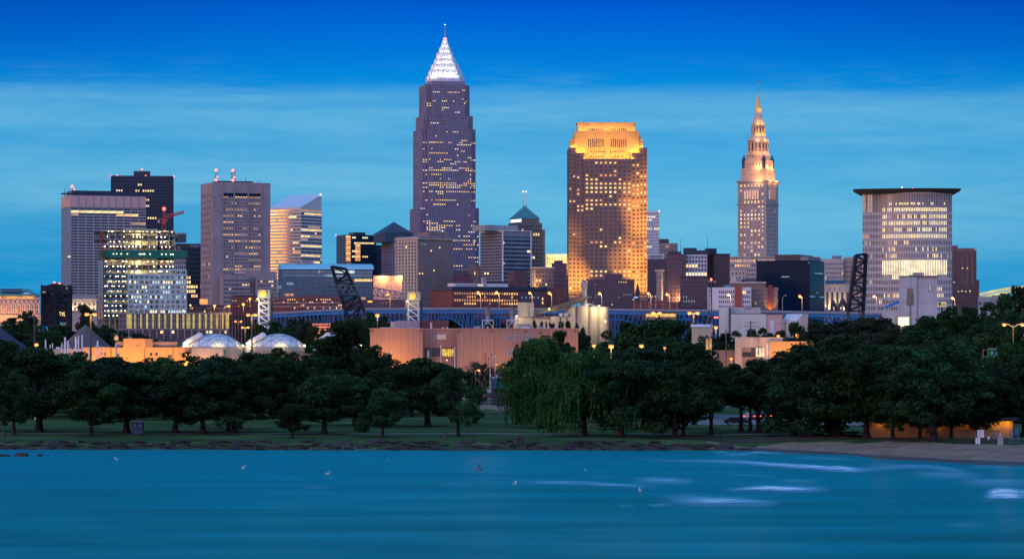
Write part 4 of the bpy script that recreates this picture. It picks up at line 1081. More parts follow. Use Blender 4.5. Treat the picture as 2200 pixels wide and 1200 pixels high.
# ================================================================== NEARER CITY ROW
# --- left: two lit courthouses
def courthouse_left():
    b = B('courthouse', 'classical courthouse with orange lit columns and a teal hipped roof', 'building', -60, -60, 86, 2300, 0, 40, base=692, seed=51)
    g = 'limestone'; Z = b.z; W = b.Wx
    b.whole(g, 642)
    b.p('attic').box(2, W-1, 2, 38, Z(642), Z(635), g); b.p('cornice').box(-.5, W+.5, -.7, 41, Z(643), Z(641), g)
    b.p('roof').hexa([(0, 0, Z(635)), (W, 0, Z(635)), (W, 40, Z(635)), (0, 40, Z(635)), (6, 14, Z(619)), (b.rx(62), 14, Z(619)), (b.rx(62), 26, Z(619)), (6, 26, Z(619))], 'copper_roof')
    b.p('roof').box(0, W, -.2, 40, Z(635.2), Z(631), 'copper_roof')
    b.p('solar_panel').hexa([(b.rx(5), 3, Z(627)), (b.rx(45), 3, Z(627)), (b.rx(45), 6, Z(627)), (b.rx(5), 6, Z(627)), (b.rx(1), 5, Z(619)), (b.rx(48), 5, Z(619)), (b.rx(48), 8, Z(619)), (b.rx(1), 8, Z(619))], 'slate_roof')
    b.p('skylight').ball((b.rx(58), 3.5, Z(632)), 3.4, 'white_panel', 12, 6, .5)
    c = b.p('column')
    for k in range(15):
        q = -56+k*10; c.tube((b.rx(q), -.6, Z(674)), (b.rx(q), -.6, Z(653)), .95, .8, g, 8)
    b.fac('R', 655, 674, 15, 2, fx=.42, fz=.7, d=.3, glassk='dark', fm=g)
    b.fac('R', 644, 650, 15, 1, fx=.3, fz=.6, d=.3, glassk='dark', fm=g)
    b.p('plinth').box(-1, W+1, -3, 0, 0, Z(676), g)
    for k in range(4):
        q = -30+k*32; lamp_light('SPOT', (b.rx(q), -12, Z(684)), 8000, (1, .36, .04), b.root, .6, (b.rx(q), 0, Z(662)), 130)
    for k in range(3): lamp_light('AREA', (b.rx(-10+k*34), -.3, Z(642.5)+.6), 700, (1, .40, .05), b.root, 11, (b.rx(-10+k*34), 2.5, Z(638)), size_y=.6)
    b.done()
courthouse_left()
b = B('courthouse', 'stone courthouse with a lit colonnade half hidden by the lift bridge tower', 'building', 146, 146, 208, 2250, 0, 34, base=692, seed=52)
b.whole('limestone', 641); b.p('attic').box(1, b.Wx-1, 1, 33, b.z(641), b.z(632), 'mauve_concrete'); b.p('cornice').box(-.6, b.Wx+.6, -1.6, 34, b.z(645), b.z(642.5), 'limestone')
for k in range(6): b.p('column').tube((b.rx(156+k*10), -.8, b.z(668)), (b.rx(156+k*10), -.8, b.z(646)), .9, .75, 'limestone', 8)
b.fac('R', 648, 668, 6, 2, fx=.45, fz=.5, d=.3, glassk='dark', fm='limestone')
for q in (160, 178, 198): lamp_light('SPOT', (b.rx(q), -5, b.z(668)), 4500, FLOOD_Y, b.root, .5, (b.rx(q), 0, b.z(648)), 110)
b.done()

# --- tower under construction
def construction():
    b = B('unfinished_tower', 'glass tower under construction with bare lit floors, green netting and a hoist', 'tower', 212, 222, 400, 2050, 8, base=700, seed=53)
    Z = b.z; W, D = b.Wx, b.Wy; D = max(D, 26); b.Wy = D
    cg = mat('raw_concrete', (.36, .35, .31), .9, .15, .2); pf = 10.6
    sl = b.p('floor_slab'); colm = b.p('column'); r = b.rng
    top = 494; n = int((694-top)/pf)
    for k in range(n+1):
        z = Z(top+k*pf)
        x1 = W if k > 3 else b.rx(377)
        sl.box(b.rx(228) if k < 4 else .3, x1-.3, .3, D-.3, z-.35, z, cg)
    for q in (224, 236, 248, 262, 275, 290, 305, 320, 335, 350, 364, 376, 388, 398):
        for y_ in (1.2, 12):
            if q > 377 or q < 228: colm.box(b.rx(q)-.35, b.rx(q)+.35, y_-.35, y_+.35, 0, Z(top+4*pf), cg)
            else: colm.box(b.rx(q)-.35, b.rx(q)+.35, y_-.35, y_+.35, 0, Z(top), cg)
    b.p('core_wall').box(b.rx(272), b.rx(342), 8, 20, 0, Z(490), mat('core_concrete', (.50, .46, .30), .9, .2, .15))
    b.p('core_wall').box(b.rx(228), b.rx(395), 16, 20.5, 0, Z(top+3*pf), cg)
    # work lamps hanging in the open floors
    lamps = []
    for k in range(n):
        z = Z(top+k*pf+3.2)
        q = 226
        while q < 396:
            if not (k < 4 and q > 372) and r.random() < ((.34 if q > 278 and k > 8 else .75) if k > 2 else .55): lamps.append((q+r.uniform(-1.5, 1.5), z, r.uniform(.6, 4)))
            q += r.choice((6, 7.5, 9, 11)) if k < 17 else 9
    r.shuffle(lamps)
    lm1 = emis('work_lamp', (1, .90, .62), 7.0)
    me = MB(); me.ball((0, 0, 0), .45, lm1, 6, 4); first = None; rest = MB()
    for i, (q, z, y_) in enumerate(lamps):
        if i < NWIN:
            if first is None: first = me.build('work_lamp', b.root, loc=(b.rx(q), y_, z))
            else:
                o = first.copy(); COL.objects.link(o); o.location = (b.rx(q), y_, z)
        else: rest.ball((b.rx(q), y_, z), .42, lm1, 6, 4)
    tag(rest.build('work_lamp_string', b.root), kind='stuff')
    for k in range(0, n, 2):
        for q in ((245, 300, 355) if k < 9 else (245,)):
            lamp_light('POINT', (b.rx(q), 4, Z(top+k*pf+5)), 2600, (1, .82, .45), b.root, 1.0)
    # unfinished glass at the lower left, white panels at the lower right
    gl = b.p('glass_wall')
    for k in range(8, n):
        z = Z(top+k*pf); gl.box(.3, b.rx(272), 0.0, .12, z-.25*pf*.328, z+.22*pf*.328, 'teal_window_glass')
    for k in range(6, n):
        gl.fbox((0, D), R(-90), 0, D-.3, 0, .12, Z(top+(k+1)*pf)+.1, Z(top+k*pf)-.1, 'pale_window_glass')
    wp = b.p('panel_wall'); mat('teal_white_panel', (.36, .50, .52), .6, .1, .2)
    q0, q1 = 276, 400
    for k in range(8, 18):
        yt = top+k*pf;
        wp.box(b.rx(q0 if k > 8 else 340), b.rx(q1), -.25, .1, Z(yt+2.2), Z(yt-2.2), 'teal_white_panel')
    for i in range(12):
        q = q0+(q1-q0)*i/11; wp.box(b.rx(q)-.45, b.rx(q)+.45, -.32, .06, Z(top+18*pf), Z(top+(8 if q > 335 else 9)*pf), 'teal_white_panel')
    b.fac(((0, 0.12), 0, W), top+9*pf, top+18*pf, 22, 9, fx=.7, fz=.55, d=.1, u0=b.rx(q0), u1=b.rx(q1), glassk='pale', lit=dict(p=.30, c='pccb', run=.2), piers=False, bands=False, skip=lambda a, c: r.random() < .12)
    b.fac(((0, 0.12), 0, W), top+5*pf, top+9*pf, 6, 4, fx=.7, fz=.6, d=.1, u0=b.rx(372), u1=b.rx(399), glassk='slate', lit=dict(p=.05, c='p'), fm='grey_steel')
    # green safety netting round two floors
    nt = b.p('safety_net'); gm = mat('green_net', (.012, .16, .12), .9, .25, .5)
    for z0, z1 in ((553, 537),):
        nt.box(-.8, b.rx(402), -1.2, -1.0, Z(z0), Z(z1), gm); nt.box(-1.0, -.8, -1.2, D, Z(z0), Z(z1), gm)
    for q in (243, 250, 260, 273, 299, 302, 307, 310, 322, 347, 356, 366, 371):
        o = first.copy(); COL.objects.link(o); o.location = (b.rx(q), -1.5, Z(545)); o.scale = (.7, .7, .7)
    # steel roof frame
    st = b.p('roof_frame')
    for y_ in (1, 14):
        st.bar((b.rx(207), y_, Z(499)), (b.rx(376), y_, Z(499)), .55, STEEL); st.bar((b.rx(207), y_, Z(517)), (b.rx(280), y_, Z(517)), .4, STEEL)
        for k in range(15):
            q = 209+k*11.8; st.bar((b.rx(q), y_, Z(499)), (b.rx(q), y_, Z(519 if q < 300 else 512)), .28, STEEL)
            if k % 2 == 0 and q < 310: st.bar((b.rx(q), y_, Z(499)), (b.rx(q+11.8), y_, Z(517)), .2, STEEL)
        for k in range(5): st.bar((b.rx(376+k*6), y_, Z(499)), (b.rx(376+k*6), y_, Z(530)), .25, STEEL)
    pl = b.p('platform_box'); pl.box(b.rx(376), b.rx(383), 1, 14, Z(518), Z(515), STEEL); pl.box(b.rx(383), b.rx(400), 1, 14, Z(518), Z(498), mat('platform_mesh', (.06, .09, .12), .8, .2, .5))
    pl.box(b.rx(376), b.rx(400), .9, 1.1, Z(500.5), Z(499), 'white_panel')
    # red hoist mast at the left
    h = b.p('hoist_mast'); hm = mat('hoist_red', (.22, .055, .045), .7, .2, .4)
    xa, xb = b.rx(214), b.rx(221)
    for x_ in (xa, xb): h.bar((x_, -2.2, 0), (x_, -2.2, Z(497)), .3, hm)
    for k in range(38):
        z = Z(690)+k*Z(620)/18*1.0*.26
        z = Z(692-k*5.1); h.bar((xa, -2.2, z), (xb, -2.2, z+1.6), .22, hm)
    h.box(xa, xb, -2.8, -1.7, Z(512), Z(499), hm)
    b.done()
construction()

def tower_crane():
    Y = 2040; s = K*Y
    t = thing('tower_crane', 'red tower crane with a raised jib above the unfinished glass tower', 'crane', (PX(340, Y), Y+34, PZ(700, Y)))
    zb = PZ(700, Y); Z = lambda py: PZ(py, Y)-zb
    m = mat('crane_red', (.42, .05, .06), .6, .15, .4); X = lambda px: (px-340)*s
    a = MB()
    hw = 1.0
    for sx in (-hw, hw):
        for sy in (-hw, hw): a.bar((sx, sy, 0), (sx, sy, Z(470)), .22, m)
    k = 0; z = 0
    while z < Z(472):
        for sy in (-hw, hw): a.bar((-hw if k % 2 else hw, sy, z), (hw if k % 2 else -hw, sy, z+2.6), .13, m)
        for sx in (-hw, hw): a.bar((sx, -hw if k % 2 else hw, z), (sx, hw if k % 2 else -hw, z+2.6), .13, m)
        z += 2.6; k += 1
    a.build('mast', t)
    a = MB(); a.box(-1.6, 1.6, -1.4, 1.4, Z(477), Z(466), m); a.build('slewing_unit', t)
    a = MB()
    for sx in (-.8, .8): a.bar((sx, 0, Z(467)), (sx*.6, 0, Z(448)), .3, m)
    for k in range(4): a.bar((-.8, 0, Z(465-k*4)), (.8, 0, Z(462-k*4)), .16, m)
    a.build('apex_frame', t)
    a = MB(); p0, p1 = Vector((0, 0, Z(466))), Vector((X(384), -1.5, Z(453.5)))
    for dy, dz_ in ((-.8, 0), (.8, 0), (0, 2.2)): a.bar(p0+Vector((0, dy, dz_)), p1+Vector((0, dy*.6, dz_*.8)), .28, m)
    for k in range(12):
        q, e = p0.lerp(p1, k/12), p0.lerp(p1, (k+1)/12)
        for dy in (-.8, .8): a.bar(q+Vector((0, dy, 0)), e+Vector((0, 0, 2)), .16, m); a.bar(e+Vector((0, 0, 2)), e+Vector((0, dy, 0)), .16, m)
    a.build('jib', t)
    a = MB(); a.bar((0, 0, Z(466)), (X(327), .5, Z(466)), .3, m); a.box(X(326), X(331), -.8, 1, Z(475), Z(468), 'grey_steel'); a.build('counter_jib', t)
    a = MB(); a.box(.9, 2.6, -1.6, 0, Z(472), Z(466), 'dark_window_glass'); a.build('cab', t)
    a = MB(); a.ball((0, 0, Z(444)), 1.3, emis('crane_beacon', (1, .06, .03), 7)); a.build('beacon', t)
tower_crane()

def podium():
    b = B('parking_block', 'low block striped with yellow panels between dark glass strips under the unfinished tower', 'building', 254, 254, 497, 1950, 0, 26, base=730, seed=54)
    Z = b.z
    b.whole('brick_plum', 673); b.vol('roof_edge', 'grey_steel', 253, 498, 671.5, 673.5, -.5)
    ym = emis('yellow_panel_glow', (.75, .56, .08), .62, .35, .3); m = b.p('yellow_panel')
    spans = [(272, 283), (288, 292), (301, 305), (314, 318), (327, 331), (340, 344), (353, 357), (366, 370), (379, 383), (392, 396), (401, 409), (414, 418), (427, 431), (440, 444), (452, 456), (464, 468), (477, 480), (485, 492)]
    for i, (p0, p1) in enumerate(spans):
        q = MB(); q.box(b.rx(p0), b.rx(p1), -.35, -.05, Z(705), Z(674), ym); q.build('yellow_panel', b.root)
    b.parts.pop('yellow_panel')
    f = b.p('facade_frame')
    q = 256
    while q < 496: f.box(b.rx(q), b.rx(q)+.35, -.3, .02, Z(707), Z(673), 'grey_steel'); q += 4.1
    for yy in (684, 695, 707): f.box(0, b.Wx, -.22, .02, Z(yy+.6), Z(yy-.6), 'grey_steel')
    q = 262
    while q < 497: f.box(b.rx(q)-.3, b.rx(q)+.3, -.3, .02, Z(728), Z(707), 'grey_steel'); q += 15
    b.fac('R', 709, 716, 30, 1, fx=.7, fz=.8, d=.1, glassk='dark', lit=dict(p=.45, c='ypo', run=.4), piers=False, bands=False)
    b.fac('R', 719, 727, 30, 1, fx=.7, fz=.8, d=.1, glassk='dark', lit=dict(p=.2, c='yp', run=.4), piers=False, bands=False)
    b.done()
podium()
b = B('parking_block', 'open ended concrete parking deck with dim orange lamps beside the yellow striped block', 'building', 492, 492, 566, 1900, 0, 22, base=735, seed=55)
for k in range(6): b.p('floor_slab').box(0, b.Wx, 0, 22, b.z(676+k*10)-.5, b.z(676+k*10), 'brick_plum')
for k in range(12): b.p('column').box(b.Wx*k/11-.25 if k else 0, b.Wx*k/11+.25 if k < 11 else b.Wx, .2, .8, 0, b.z(676), 'grey_band')
b.p('wall').box(.1, b.Wx-.1, 8, 21.5, 0, b.z(676), 'brick_plum'); b.done()

# --- brick and glass row behind the bridge
b = B('brick_building', 'low orange lit brick hall at the foot of the mauve slab tower', 'building', 497, 497, 553, 2150, 0, 20, base=690, seed=56)
b.whole('brick_red', 634); b.fac('R', 637, 660, 9, 4, fx=.45, fz=.5, d=.3, glassk='dark', fm='brick_red', lit=dict(p=.2, c='wo')); b.p('roof').xprism([(-.5, b.z(634)), (20, b.z(634)), (10, b.z(630))], 5, b.Wx-3, 'x', 'roof_grey')
b.done()
b = B('brick_building', 'small brick house block with a hipped dark roof among orange street lamps', 'building', 403, 403, 497, 2100, 0, 20, base=700, seed=57)
b.whole('brick_plum', 655); b.fac('R', 658, 672, 14, 2, fx=.5, fz=.6, d=.3, glassk='dark', fm='brick_plum', lit=dict(p=.18, c='ow')); b.vol('roof_sign', emis('orange_sign', (1, .30, .05), 1.3, .3, .2), 429, 446, 642, 653, -1, -.6); b.done()
def glass_long():
    b = B('glass_building', 'long teal glass building with a curved metal roof behind the lift bridge', 'building', 598, 606, 800, 2250, 6, base=690, seed=58)
    Z = b.z; W = b.Wx; b.Wy = max(b.Wy, 24); D = b.Wy
    tm = mat('teal_wall', (.05, .16, .22), .4, .2, .1, spec=.5); b.whole(tm, 577)
    prof = [(-1.5, Z(578))]+[(-1.5+(D+3)*t, Z(578)+4.6*math.sin(math.pi*min(1, t*1.15+.02))**.7) for t in (.02, .1, .2, .35, .5, .65, .8)]+[(D+1.5, Z(577))]
    b.p('roof').xprism(prof, -1, W+1, 'x', mat('curved_roof_metal', (.22, .55, .68), .4, .08, .1))
    b.vol('roof_plant', 'grey_steel', 636, 662, 562, 568, 6, 14); b.vol('roof_plant', 'grey_steel', 660, 676, 561, 568, 8, 16); b.vol('roof_plant', 'grey_steel', 748, 758, 563, 568, 8, 14)
    b.fac('R', 579, 595, 40, 2, fx=.85, fz=.75, d=.25, glassk='pale', fm=tm, lit=dict(p=.3, c='bbcb', run=.8))
    b.fac('R', 597, 668, 40, 9, fx=.85, fz=.68, d=.3, glassk='teal', fm=tm, lit=dict(p=.05, c='bbowb', run=.75, rows={0: .3}))
    b.fac('L', 579, 668, 5, 11, fx=.85, fz=.68, d=.25, glassk='teal', fm=tm, lit=dict(p=.1, c='b'))
    b.done()
glass_long()
b = B('brick_warehouse', 'long plum brick warehouse with white sill lines right behind the bridge deck', 'building', 583, 583, 735, 2000, 0, 22, base=690, seed=59)
b.whole('brick_red', 637); b.fac('R', 640, 664, 32, 4, fx=.5, fz=.55, d=.3, glassk='brown', fm='brick_red', lit=dict(p=.14, c='wop', run=.3))
for yy in (650, 658): b.p('sill_line').fbox((0, 0), 0, 1, b.Wx-1, .2, .36, b.z(yy+.6), b.z(yy-.3), 'pale_stone')
b.vol('roof_plant', 'brick_plum', 640, 700, 632, 637, 4, 16); b.done()
b = B('brick_warehouse', 'short brick block with an orange lit shopfront beyond the black bascule bridge', 'building', 735, 735, 870, 2010, 0, 22, base=690, seed=60)
b.whole('brick_plum', 643); b.vol('lit_sign', emis('yellow_sign', (1, .55, .05), 1.6), 790, 800, 646, 649, -.8, -.3); b.fac('R', 646, 664, 22, 2, fx=.4, fz=.5, d=.3, glassk='dark', fm='brick_plum', lit=dict(p=.08, c='ow')); b.done()
b = B('pink_building', 'small pink block with two orange lit recesses beside the cream corner building', 'building', 802, 802, 864, 2100, 0, 18, base=690, seed=61)
b.whole('pink_panel', 592); b.fac('R', 596, 644, 12, 6, fx=.3, fz=.3, d=.12, glassk='brown', fm='pink_panel', lit=dict(p=.05, c='w'), skip=lambda a, c: .18 < a < .42 or a > .88)
for q0, q1 in ((817, 827), (857, 864)):
    q = MB(); q.box(b.rx(q0), b.rx(q1), -.15, .02, b.z(640), b.z(592.5), 'limestone'); q.build('recess', b.root); lamp_light('AREA', (b.rx((q0+q1)/2), -2.2, b.z(592)), 4200, FLOOD_O, b.root, 3, (b.rx((q0+q1)/2), -.3, b.z(602)))
b.done()
def long_brick():
    b = B('brick_warehouse', 'long brown brick warehouse with a navy roof band and rows of amber windows', 'building', 924, 972, 1173, 2000, 30, base=690, seed=62)
    W = b.Wx; Z = b.z
    b.whole('brick_red', 623); b.p('roof_band').box(-.6, W+.4, -.6, b.Wy, Z(623), Z(615), 'blue_dark_wall')
    e = b.rx(1113)
    b.fac('R', 626, 655, 26, 4, fx=.6, fz=.6, d=.3, u0=1, u1=e, glassk='brown', fm='brick_red', lit=dict(p=.75, c='wwod', run=.5))
    b.fac('R', 627, 655, 5, 4, fx=.3, fz=.6, d=.3, u0=b.rx(1117), u1=b.rx(1160), glassk='slate', fm='brick_plum', lit=dict(p=.1, c='b')); b.fac('R', 627, 653, 1, 3, fx=.6, fz=.6, d=.3, u0=b.rx(1163), u1=b.rx(1168), lit=dict(p=1, c='y'), fm='brick_plum')
    b.vol('penthouse', 'white_panel', 980, 1096, 608, 615, 3, 12); b.fac(((0, 3), 0, W), 609, 614, 22, 1, fx=.6, fz=.7, d=.1, u0=b.rx(984), u1=b.rx(1052), glassk='slate', fm='white_panel')
    b.vol('penthouse', 'brick_brown', 1113, 1141, 580, 616, 5, 14); b.vol('roof_plant', 'grey_steel', 1046, 1052, 594, 609, 5, 8); b.vol('roof_plant', 'roof_dark', 1060, 1100, 603, 609, 6, 12)
    for q in (1047, 1058): b.mast(q, 601, 609, .2); b.beacon(1047, 586, .5, BULB_Y); b.beacon(1053, 586, .5, BULB_Y)
    b.done()
long_brick()
b = B('stone_building', 'tan stone corner building whose edge pier glows orange, with a heavy cornice', 'building', 1140, 1150, 1190, 2250, 14, base=690, seed=63)
b.whole('brick_tan', 573); b.p('cornice').box(-.7, b.Wx+.5, -.7, b.Wy, b.z(577), b.z(573), 'limestone'); b.fac('R', 580, 615, 6, 4, fx=.45, fz=.5, d=.3, glassk='dark', fm='brick_tan', lit=dict(p=.08, c='y'))
b.fac('L', 580, 615, 2, 4, fx=.4, fz=.5, d=.3, glassk='dark', fm='limestone'); lamp_light('SPOT', (-5, -6, b.z(618)), 15000, FLOOD_O, b.root, .4, (0, b.Wy*.5, b.z(590)), 100); b.done()
b = B('brick_building', 'dusky brick building beside the orange tower with scattered dark windows', 'building', 1185, 1185, 1218, 2300, 0, 18, base=690, seed=64)
b.whole('brick_plum', 565); b.fac('R', 575, 612, 5, 4, fx=.45, fz=.5, d=.3, glassk='slate', fm='brick_plum', lit=dict(p=.08, c='c')); b.vol('roof_plant', 'blue_dark_wall', 1190, 1210, 559, 565, 3, 10); b.done()
b = B('stone_building', 'far pink stone block with an orange lit colonnade just left of the orange tower', 'building', 1173, 1173, 1222, 2800, 0, 20, base=690, seed=65)
b.whole('limestone', 546); cl = b.p('colonnade')
for k in range(13): cl.box(b.rx(1174+k*3.6), b.rx(1175.8+k*3.6), -.5, 0, b.z(570), b.z(552), 'limestone')
b.p('recess').box(0, b.Wx, -.1, .1, b.z(570), b.z(553), 'brick_brown'); lamp_light('AREA', (b.Wx*.55, -10, b.z(570)), 30000, FLOOD_P, b.root, 18, (b.Wx*.55, 0, b.z(556))); b.done()
b = B('brick_building', 'red brick hall washed by orange street lamps below the dusky brick building', 'building', 1172, 1172, 1216, 2050, 0, 20, base=690, seed=66)
b.whole('brick_red', 618); b.fac('R', 622, 660, 6, 3, fx=.3, fz=.4, d=.25, glassk='brown', fm='brick_red', lit=dict(p=.15, c='w')); b.done()
b = B('apartment_block', 'dark plum apartment slab standing in front of the orange tower', 'building', 1262, 1262, 1363, 2100, 0, 18, base=690, seed=67)
b.whole('brick_plum', 600); b.vol('penthouse', 'brick_plum', 1300, 1337, 588, 600, 3, 14)
b.fac('R', 603, 662, 20, 11, fx=.45, fz=.5, d=.3, glassk='slate', fm='brick_plum', lit=dict(p=.03, c='bbw', colp={2: .3, 3: .3, 13: .3, 19: .3})); b.mast(1301, 592, 600, .2); b.done()
b = B('brick_warehouse', 'low rosy brick sheds with white trim in front of the plum apartment slab', 'building', 1360, 1360, 1456, 2000, 0, 18, base=690, seed=68)
b.vol('wall', 'brick_red', 1360, 1425, 646, 690, 0, 18); b.vol('wall', 'brick_red', 1425, 1456, 651, 690, .02, 18)
b.fac('R', 649, 662, 9, 2, fx=.4, fz=.5, d=.25, glassk='brown', fm='brick_red', lit=dict(p=.06, c='w'))
for q in (1362, 1377, 1394, 1409, 1424, 1455): b.p('trim').box(b.rx(q)-.15, b.rx(q)+.15, -.4, 0, b.z(664), b.z(648), 'pink_panel')
b.vol('lit_sign', emis('blue_sign', (.35, .6, 1), 1.3), 1362, 1371, 637.5, 639.5, -.6, -.3); b.vol('sign_post', 'dark_steel', 1366, 1367, 639.5, 647, -.5, -.3); b.done()
t = thing('church_spire', 'thin dark church spire against the orange tower base', 'spire', (PX(1370, 2150), 2150, PZ(690, 2150)))
a = MB(); h = lambda py: PZ(py, 2150)-PZ(690, 2150)
a.lathe((0, 0, 0), [(1.3, 0), (1.3, h(632)), (1.7, h(628)), (1.4, h(622))], 8, 'roof_dark'); a.build('belfry', t)
a = MB(); a.lathe((0, 0, h(622)), [(1.2, 0), (.75, 2.8), (.08, h(606)-h(622))], 8, 'roof_dark'); a.build('spire', t)

# --- right: white loft building, brick block, low stone halls
b = B('loft_building', 'white loft building with a red brick stair shaft down its front', 'building', 1520, 1520, 1614, 1980, 0, 20, base=690, seed=69)
b.whole('white_panel', 617); b.vol('stair_shaft', mat('red_brick_shaft', (.33, .085, .075), .9, .15, .3), 1579, 1594, 614, 690, -1, -.02)
b.fac('R', 622, 664, 8, 4, fx=.72, fz=.55, d=.25, u0=b.rx(1544), u1=b.rx(1578), glassk='teal', fm='white_panel', lit=dict(p=.08, c='yb')); b.fac('R', 622, 664, 4, 4, fx=.75, fz=.6, d=.25, u0=b.rx(1595), u1=b.rx(1612), glassk='teal', fm='white_panel', lit=dict(p=.08, c='yb'))
b.p('roof_vault').xprism([(b.rx(1553)+(b.rx(1574)-b.rx(1553))*(.5-.5*math.cos(math.pi*k/8)), b.z(617)+2*math.sin(math.pi*k/8)) for k in range(9)][::-1], 3, 14, 'y', 'copper_roof'); b.done()
b = B('brick_building', 'rust brick block with a tall chimney shaft lit orange at its foot', 'building', 1614, 1614, 1671, 1985, 0, 20, base=690, seed=70)
b.whole('brick_tan', 617); b.vol('chimney_shaft', 'brick_red', 1650, 1660, 612, 690, -1, 4); b.fac('R', 620, 664, 9, 5, fx=.4, fz=.55, d=.3, u1=b.rx(1649), glassk='brown', fm='brick_tan', lit=dict(p=.03, c='o')); lamp_light('SPOT', (b.rx(1654), -5, b.z(667)), 4500, FLOOD_O, b.root, .3, (b.rx(1655), -1, b.z(655)), 80); b.done()
b = B('stone_building', 'low white classical hall and sheds between the brown block and the navy cube', 'building', 1568, 1568, 1645, 2150, 0, 20, base=690, seed=71)
b.vol('wall', 'limestone', 1568, 1602, 579, 690, 3, 20); b.vol('wall', 'brick_tan', 1568, 1645, 607, 690, 0, 20); b.vol('cornice', 'limestone', 1567, 1646, 605, 609, -.8, 20); b.vol('roof', 'slate_roof', 1593, 1625, 597, 605, 3, 18); b.vol('turret', 'pale_stone', 1572, 1582, 594, 605, 1, 6)
b.fac(((0, 3), 0, b.Wx), 583, 600, 4, 2, fx=.4, fz=.6, d=.3, u0=b.rx(1570), u1=b.rx(1601), glassk='brown', fm='limestone'); b.done()

# ------------------------------------------------------------------ the high-level bridge
def main_bridge():
    Y = 1850; blue = mat('bridge_blue', (.018, .12, .30), .5, .15, .1); rail = mat('bridge_deck', (.24, .27, .34), .7, .1, .1); lt = mat('bridge_blue_light', (.025, .19, .48), .5, .15, .1)
    t = thing('viaduct', 'long blue steel truss viaduct carrying a road past the skyline', 'bridge', (0, Y, 0))
    pts = [(540, 676), (585, 672), (640, 669), (700, 665.5), (770, 663), (1000, 662), (1300, 664), (1650, 668), (1800, 671), (1960, 675)]
    def dz(px):
        for (a, p), (b_, q) in zip(pts[:-1], pts[1:]):
            if a <= px <= b_: return PZ(p+(q-p)*(px-a)/(b_-a), Y)
    X = lambda px: PX(px, Y)
    dk, gd, tr = MB(), MB(), MB()
    for (a, p), (b_, q) in zip(pts[:-1], pts[1:]):
        x0, x1, z0, z1 = X(a), X(b_), PZ(p, Y), PZ(q, Y)
        for mb, y0, y1, t0, t1, m in ((dk, -1, 19, -.2, -1.0, rail), (dk, -1.3, -1.0, .5, -.8, rail), (gd, -.6, 0, -.8, -3.0, lt), (gd, 17.5, 18, -1.0, -2.8, blue)):
            mb.hexa([(x0, y0, z0+t1), (x1, y0, z1+t1), (x1, y1, z1+t1), (x0, y1, z0+t1), (x0, y0, z0+t0), (x1, y0, z1+t0), (x1, y1, z1+t0), (x0, y1, z0+t0)], m)
    dk.build('deck', t); gd.build('girder', t)
    # trussed spans: bottom chord arched between the piers
    def span(p0, p1, deep, shallow, n, arch):
        r = MB()
        for y_ in (0, 17):
            prev = None
            for i in range(n+1):
                px = p0+(p1-p0)*i/n; u = i/n
                k = (abs(2*u-1)**1.7) if arch else 1-abs(2*u-1)**2.5*.3
                d = shallow+(deep-shallow)*k
                zt = dz(px)-2.6; zl = PZ(HY-0-(HY-(664+d)), Y)
                r.bar((X(px), y_, zt), (X(px), y_, zl), .20 if y_ else .36, blue)
                if prev:
                    r.bar((prev[0], y_, prev[2]), (X(px), y_, zl), .50, lt if y_ == 0 else blue)
                    if i <= n/2: r.bar((prev[0], y_, prev[2]), (X(px), y_, zt), .28, blue)
                    else: r.bar((prev[0], y_, prev[1]), (X(px), y_, zl), .28, blue)
                prev = (X(px), zt, zl)
        for i in range(n+1): q = X(p0+(p1-p0)*i/n); r.bar((q, 0, dz(p0+(p1-p0)*i/n)-2.7), (q, 17, dz(p0+(p1-p0)*i/n)-2.7), .2, blue)
        r.build('truss_frame', t)
    span(560, 700, 40, 26, 16, False); span(700, 905, 40, 22, 22, True); span(905, 1010, 58, 17, 14, True); span(1010, 1130, 58, 17, 14, True)
    span(1130, 1250, 58, 20, 12, True); span(1250, 1400, 50, 22, 15, True); span(1400, 1540, 50, 22, 14, True); span(1540, 1680, 45, 20, 14, True); span(1680, 1800, 36, 18, 12, True); span(1800, 1950, 32, 16, 14, True)
    for px in (560, 700, 800, 905, 958, 1010, 1070, 1130, 1250, 1325, 1400, 1470, 1540, 1680, 1800, 1950):
        p = MB()
        for y_ in (0, 17):
            for dx_ in (-1.5, 1.5): p.bar((X(px)+dx_, y_, -2+ground_z(X(px), Y)), (X(px)+dx_*.6, y_, dz(px)-2.6), .5, blue)
            zz = ground_z(X(px), Y)
            while zz < dz(px)-6: p.bar((X(px)-1.4, y_, zz), (X(px)+1.4, y_, zz+4), .2, blue); zz += 4
        p.bar((X(px)-.9, 0, dz(px)-5), (X(px)-.9, 17, dz(px)-5), .3, blue); p.bar((X(px)-1.5, 0, ground_z(X(px), Y)+3), (X(px)-1.5, 17, ground_z(X(px), Y)+3), .3, blue); p.build('pier', t)
main_bridge()

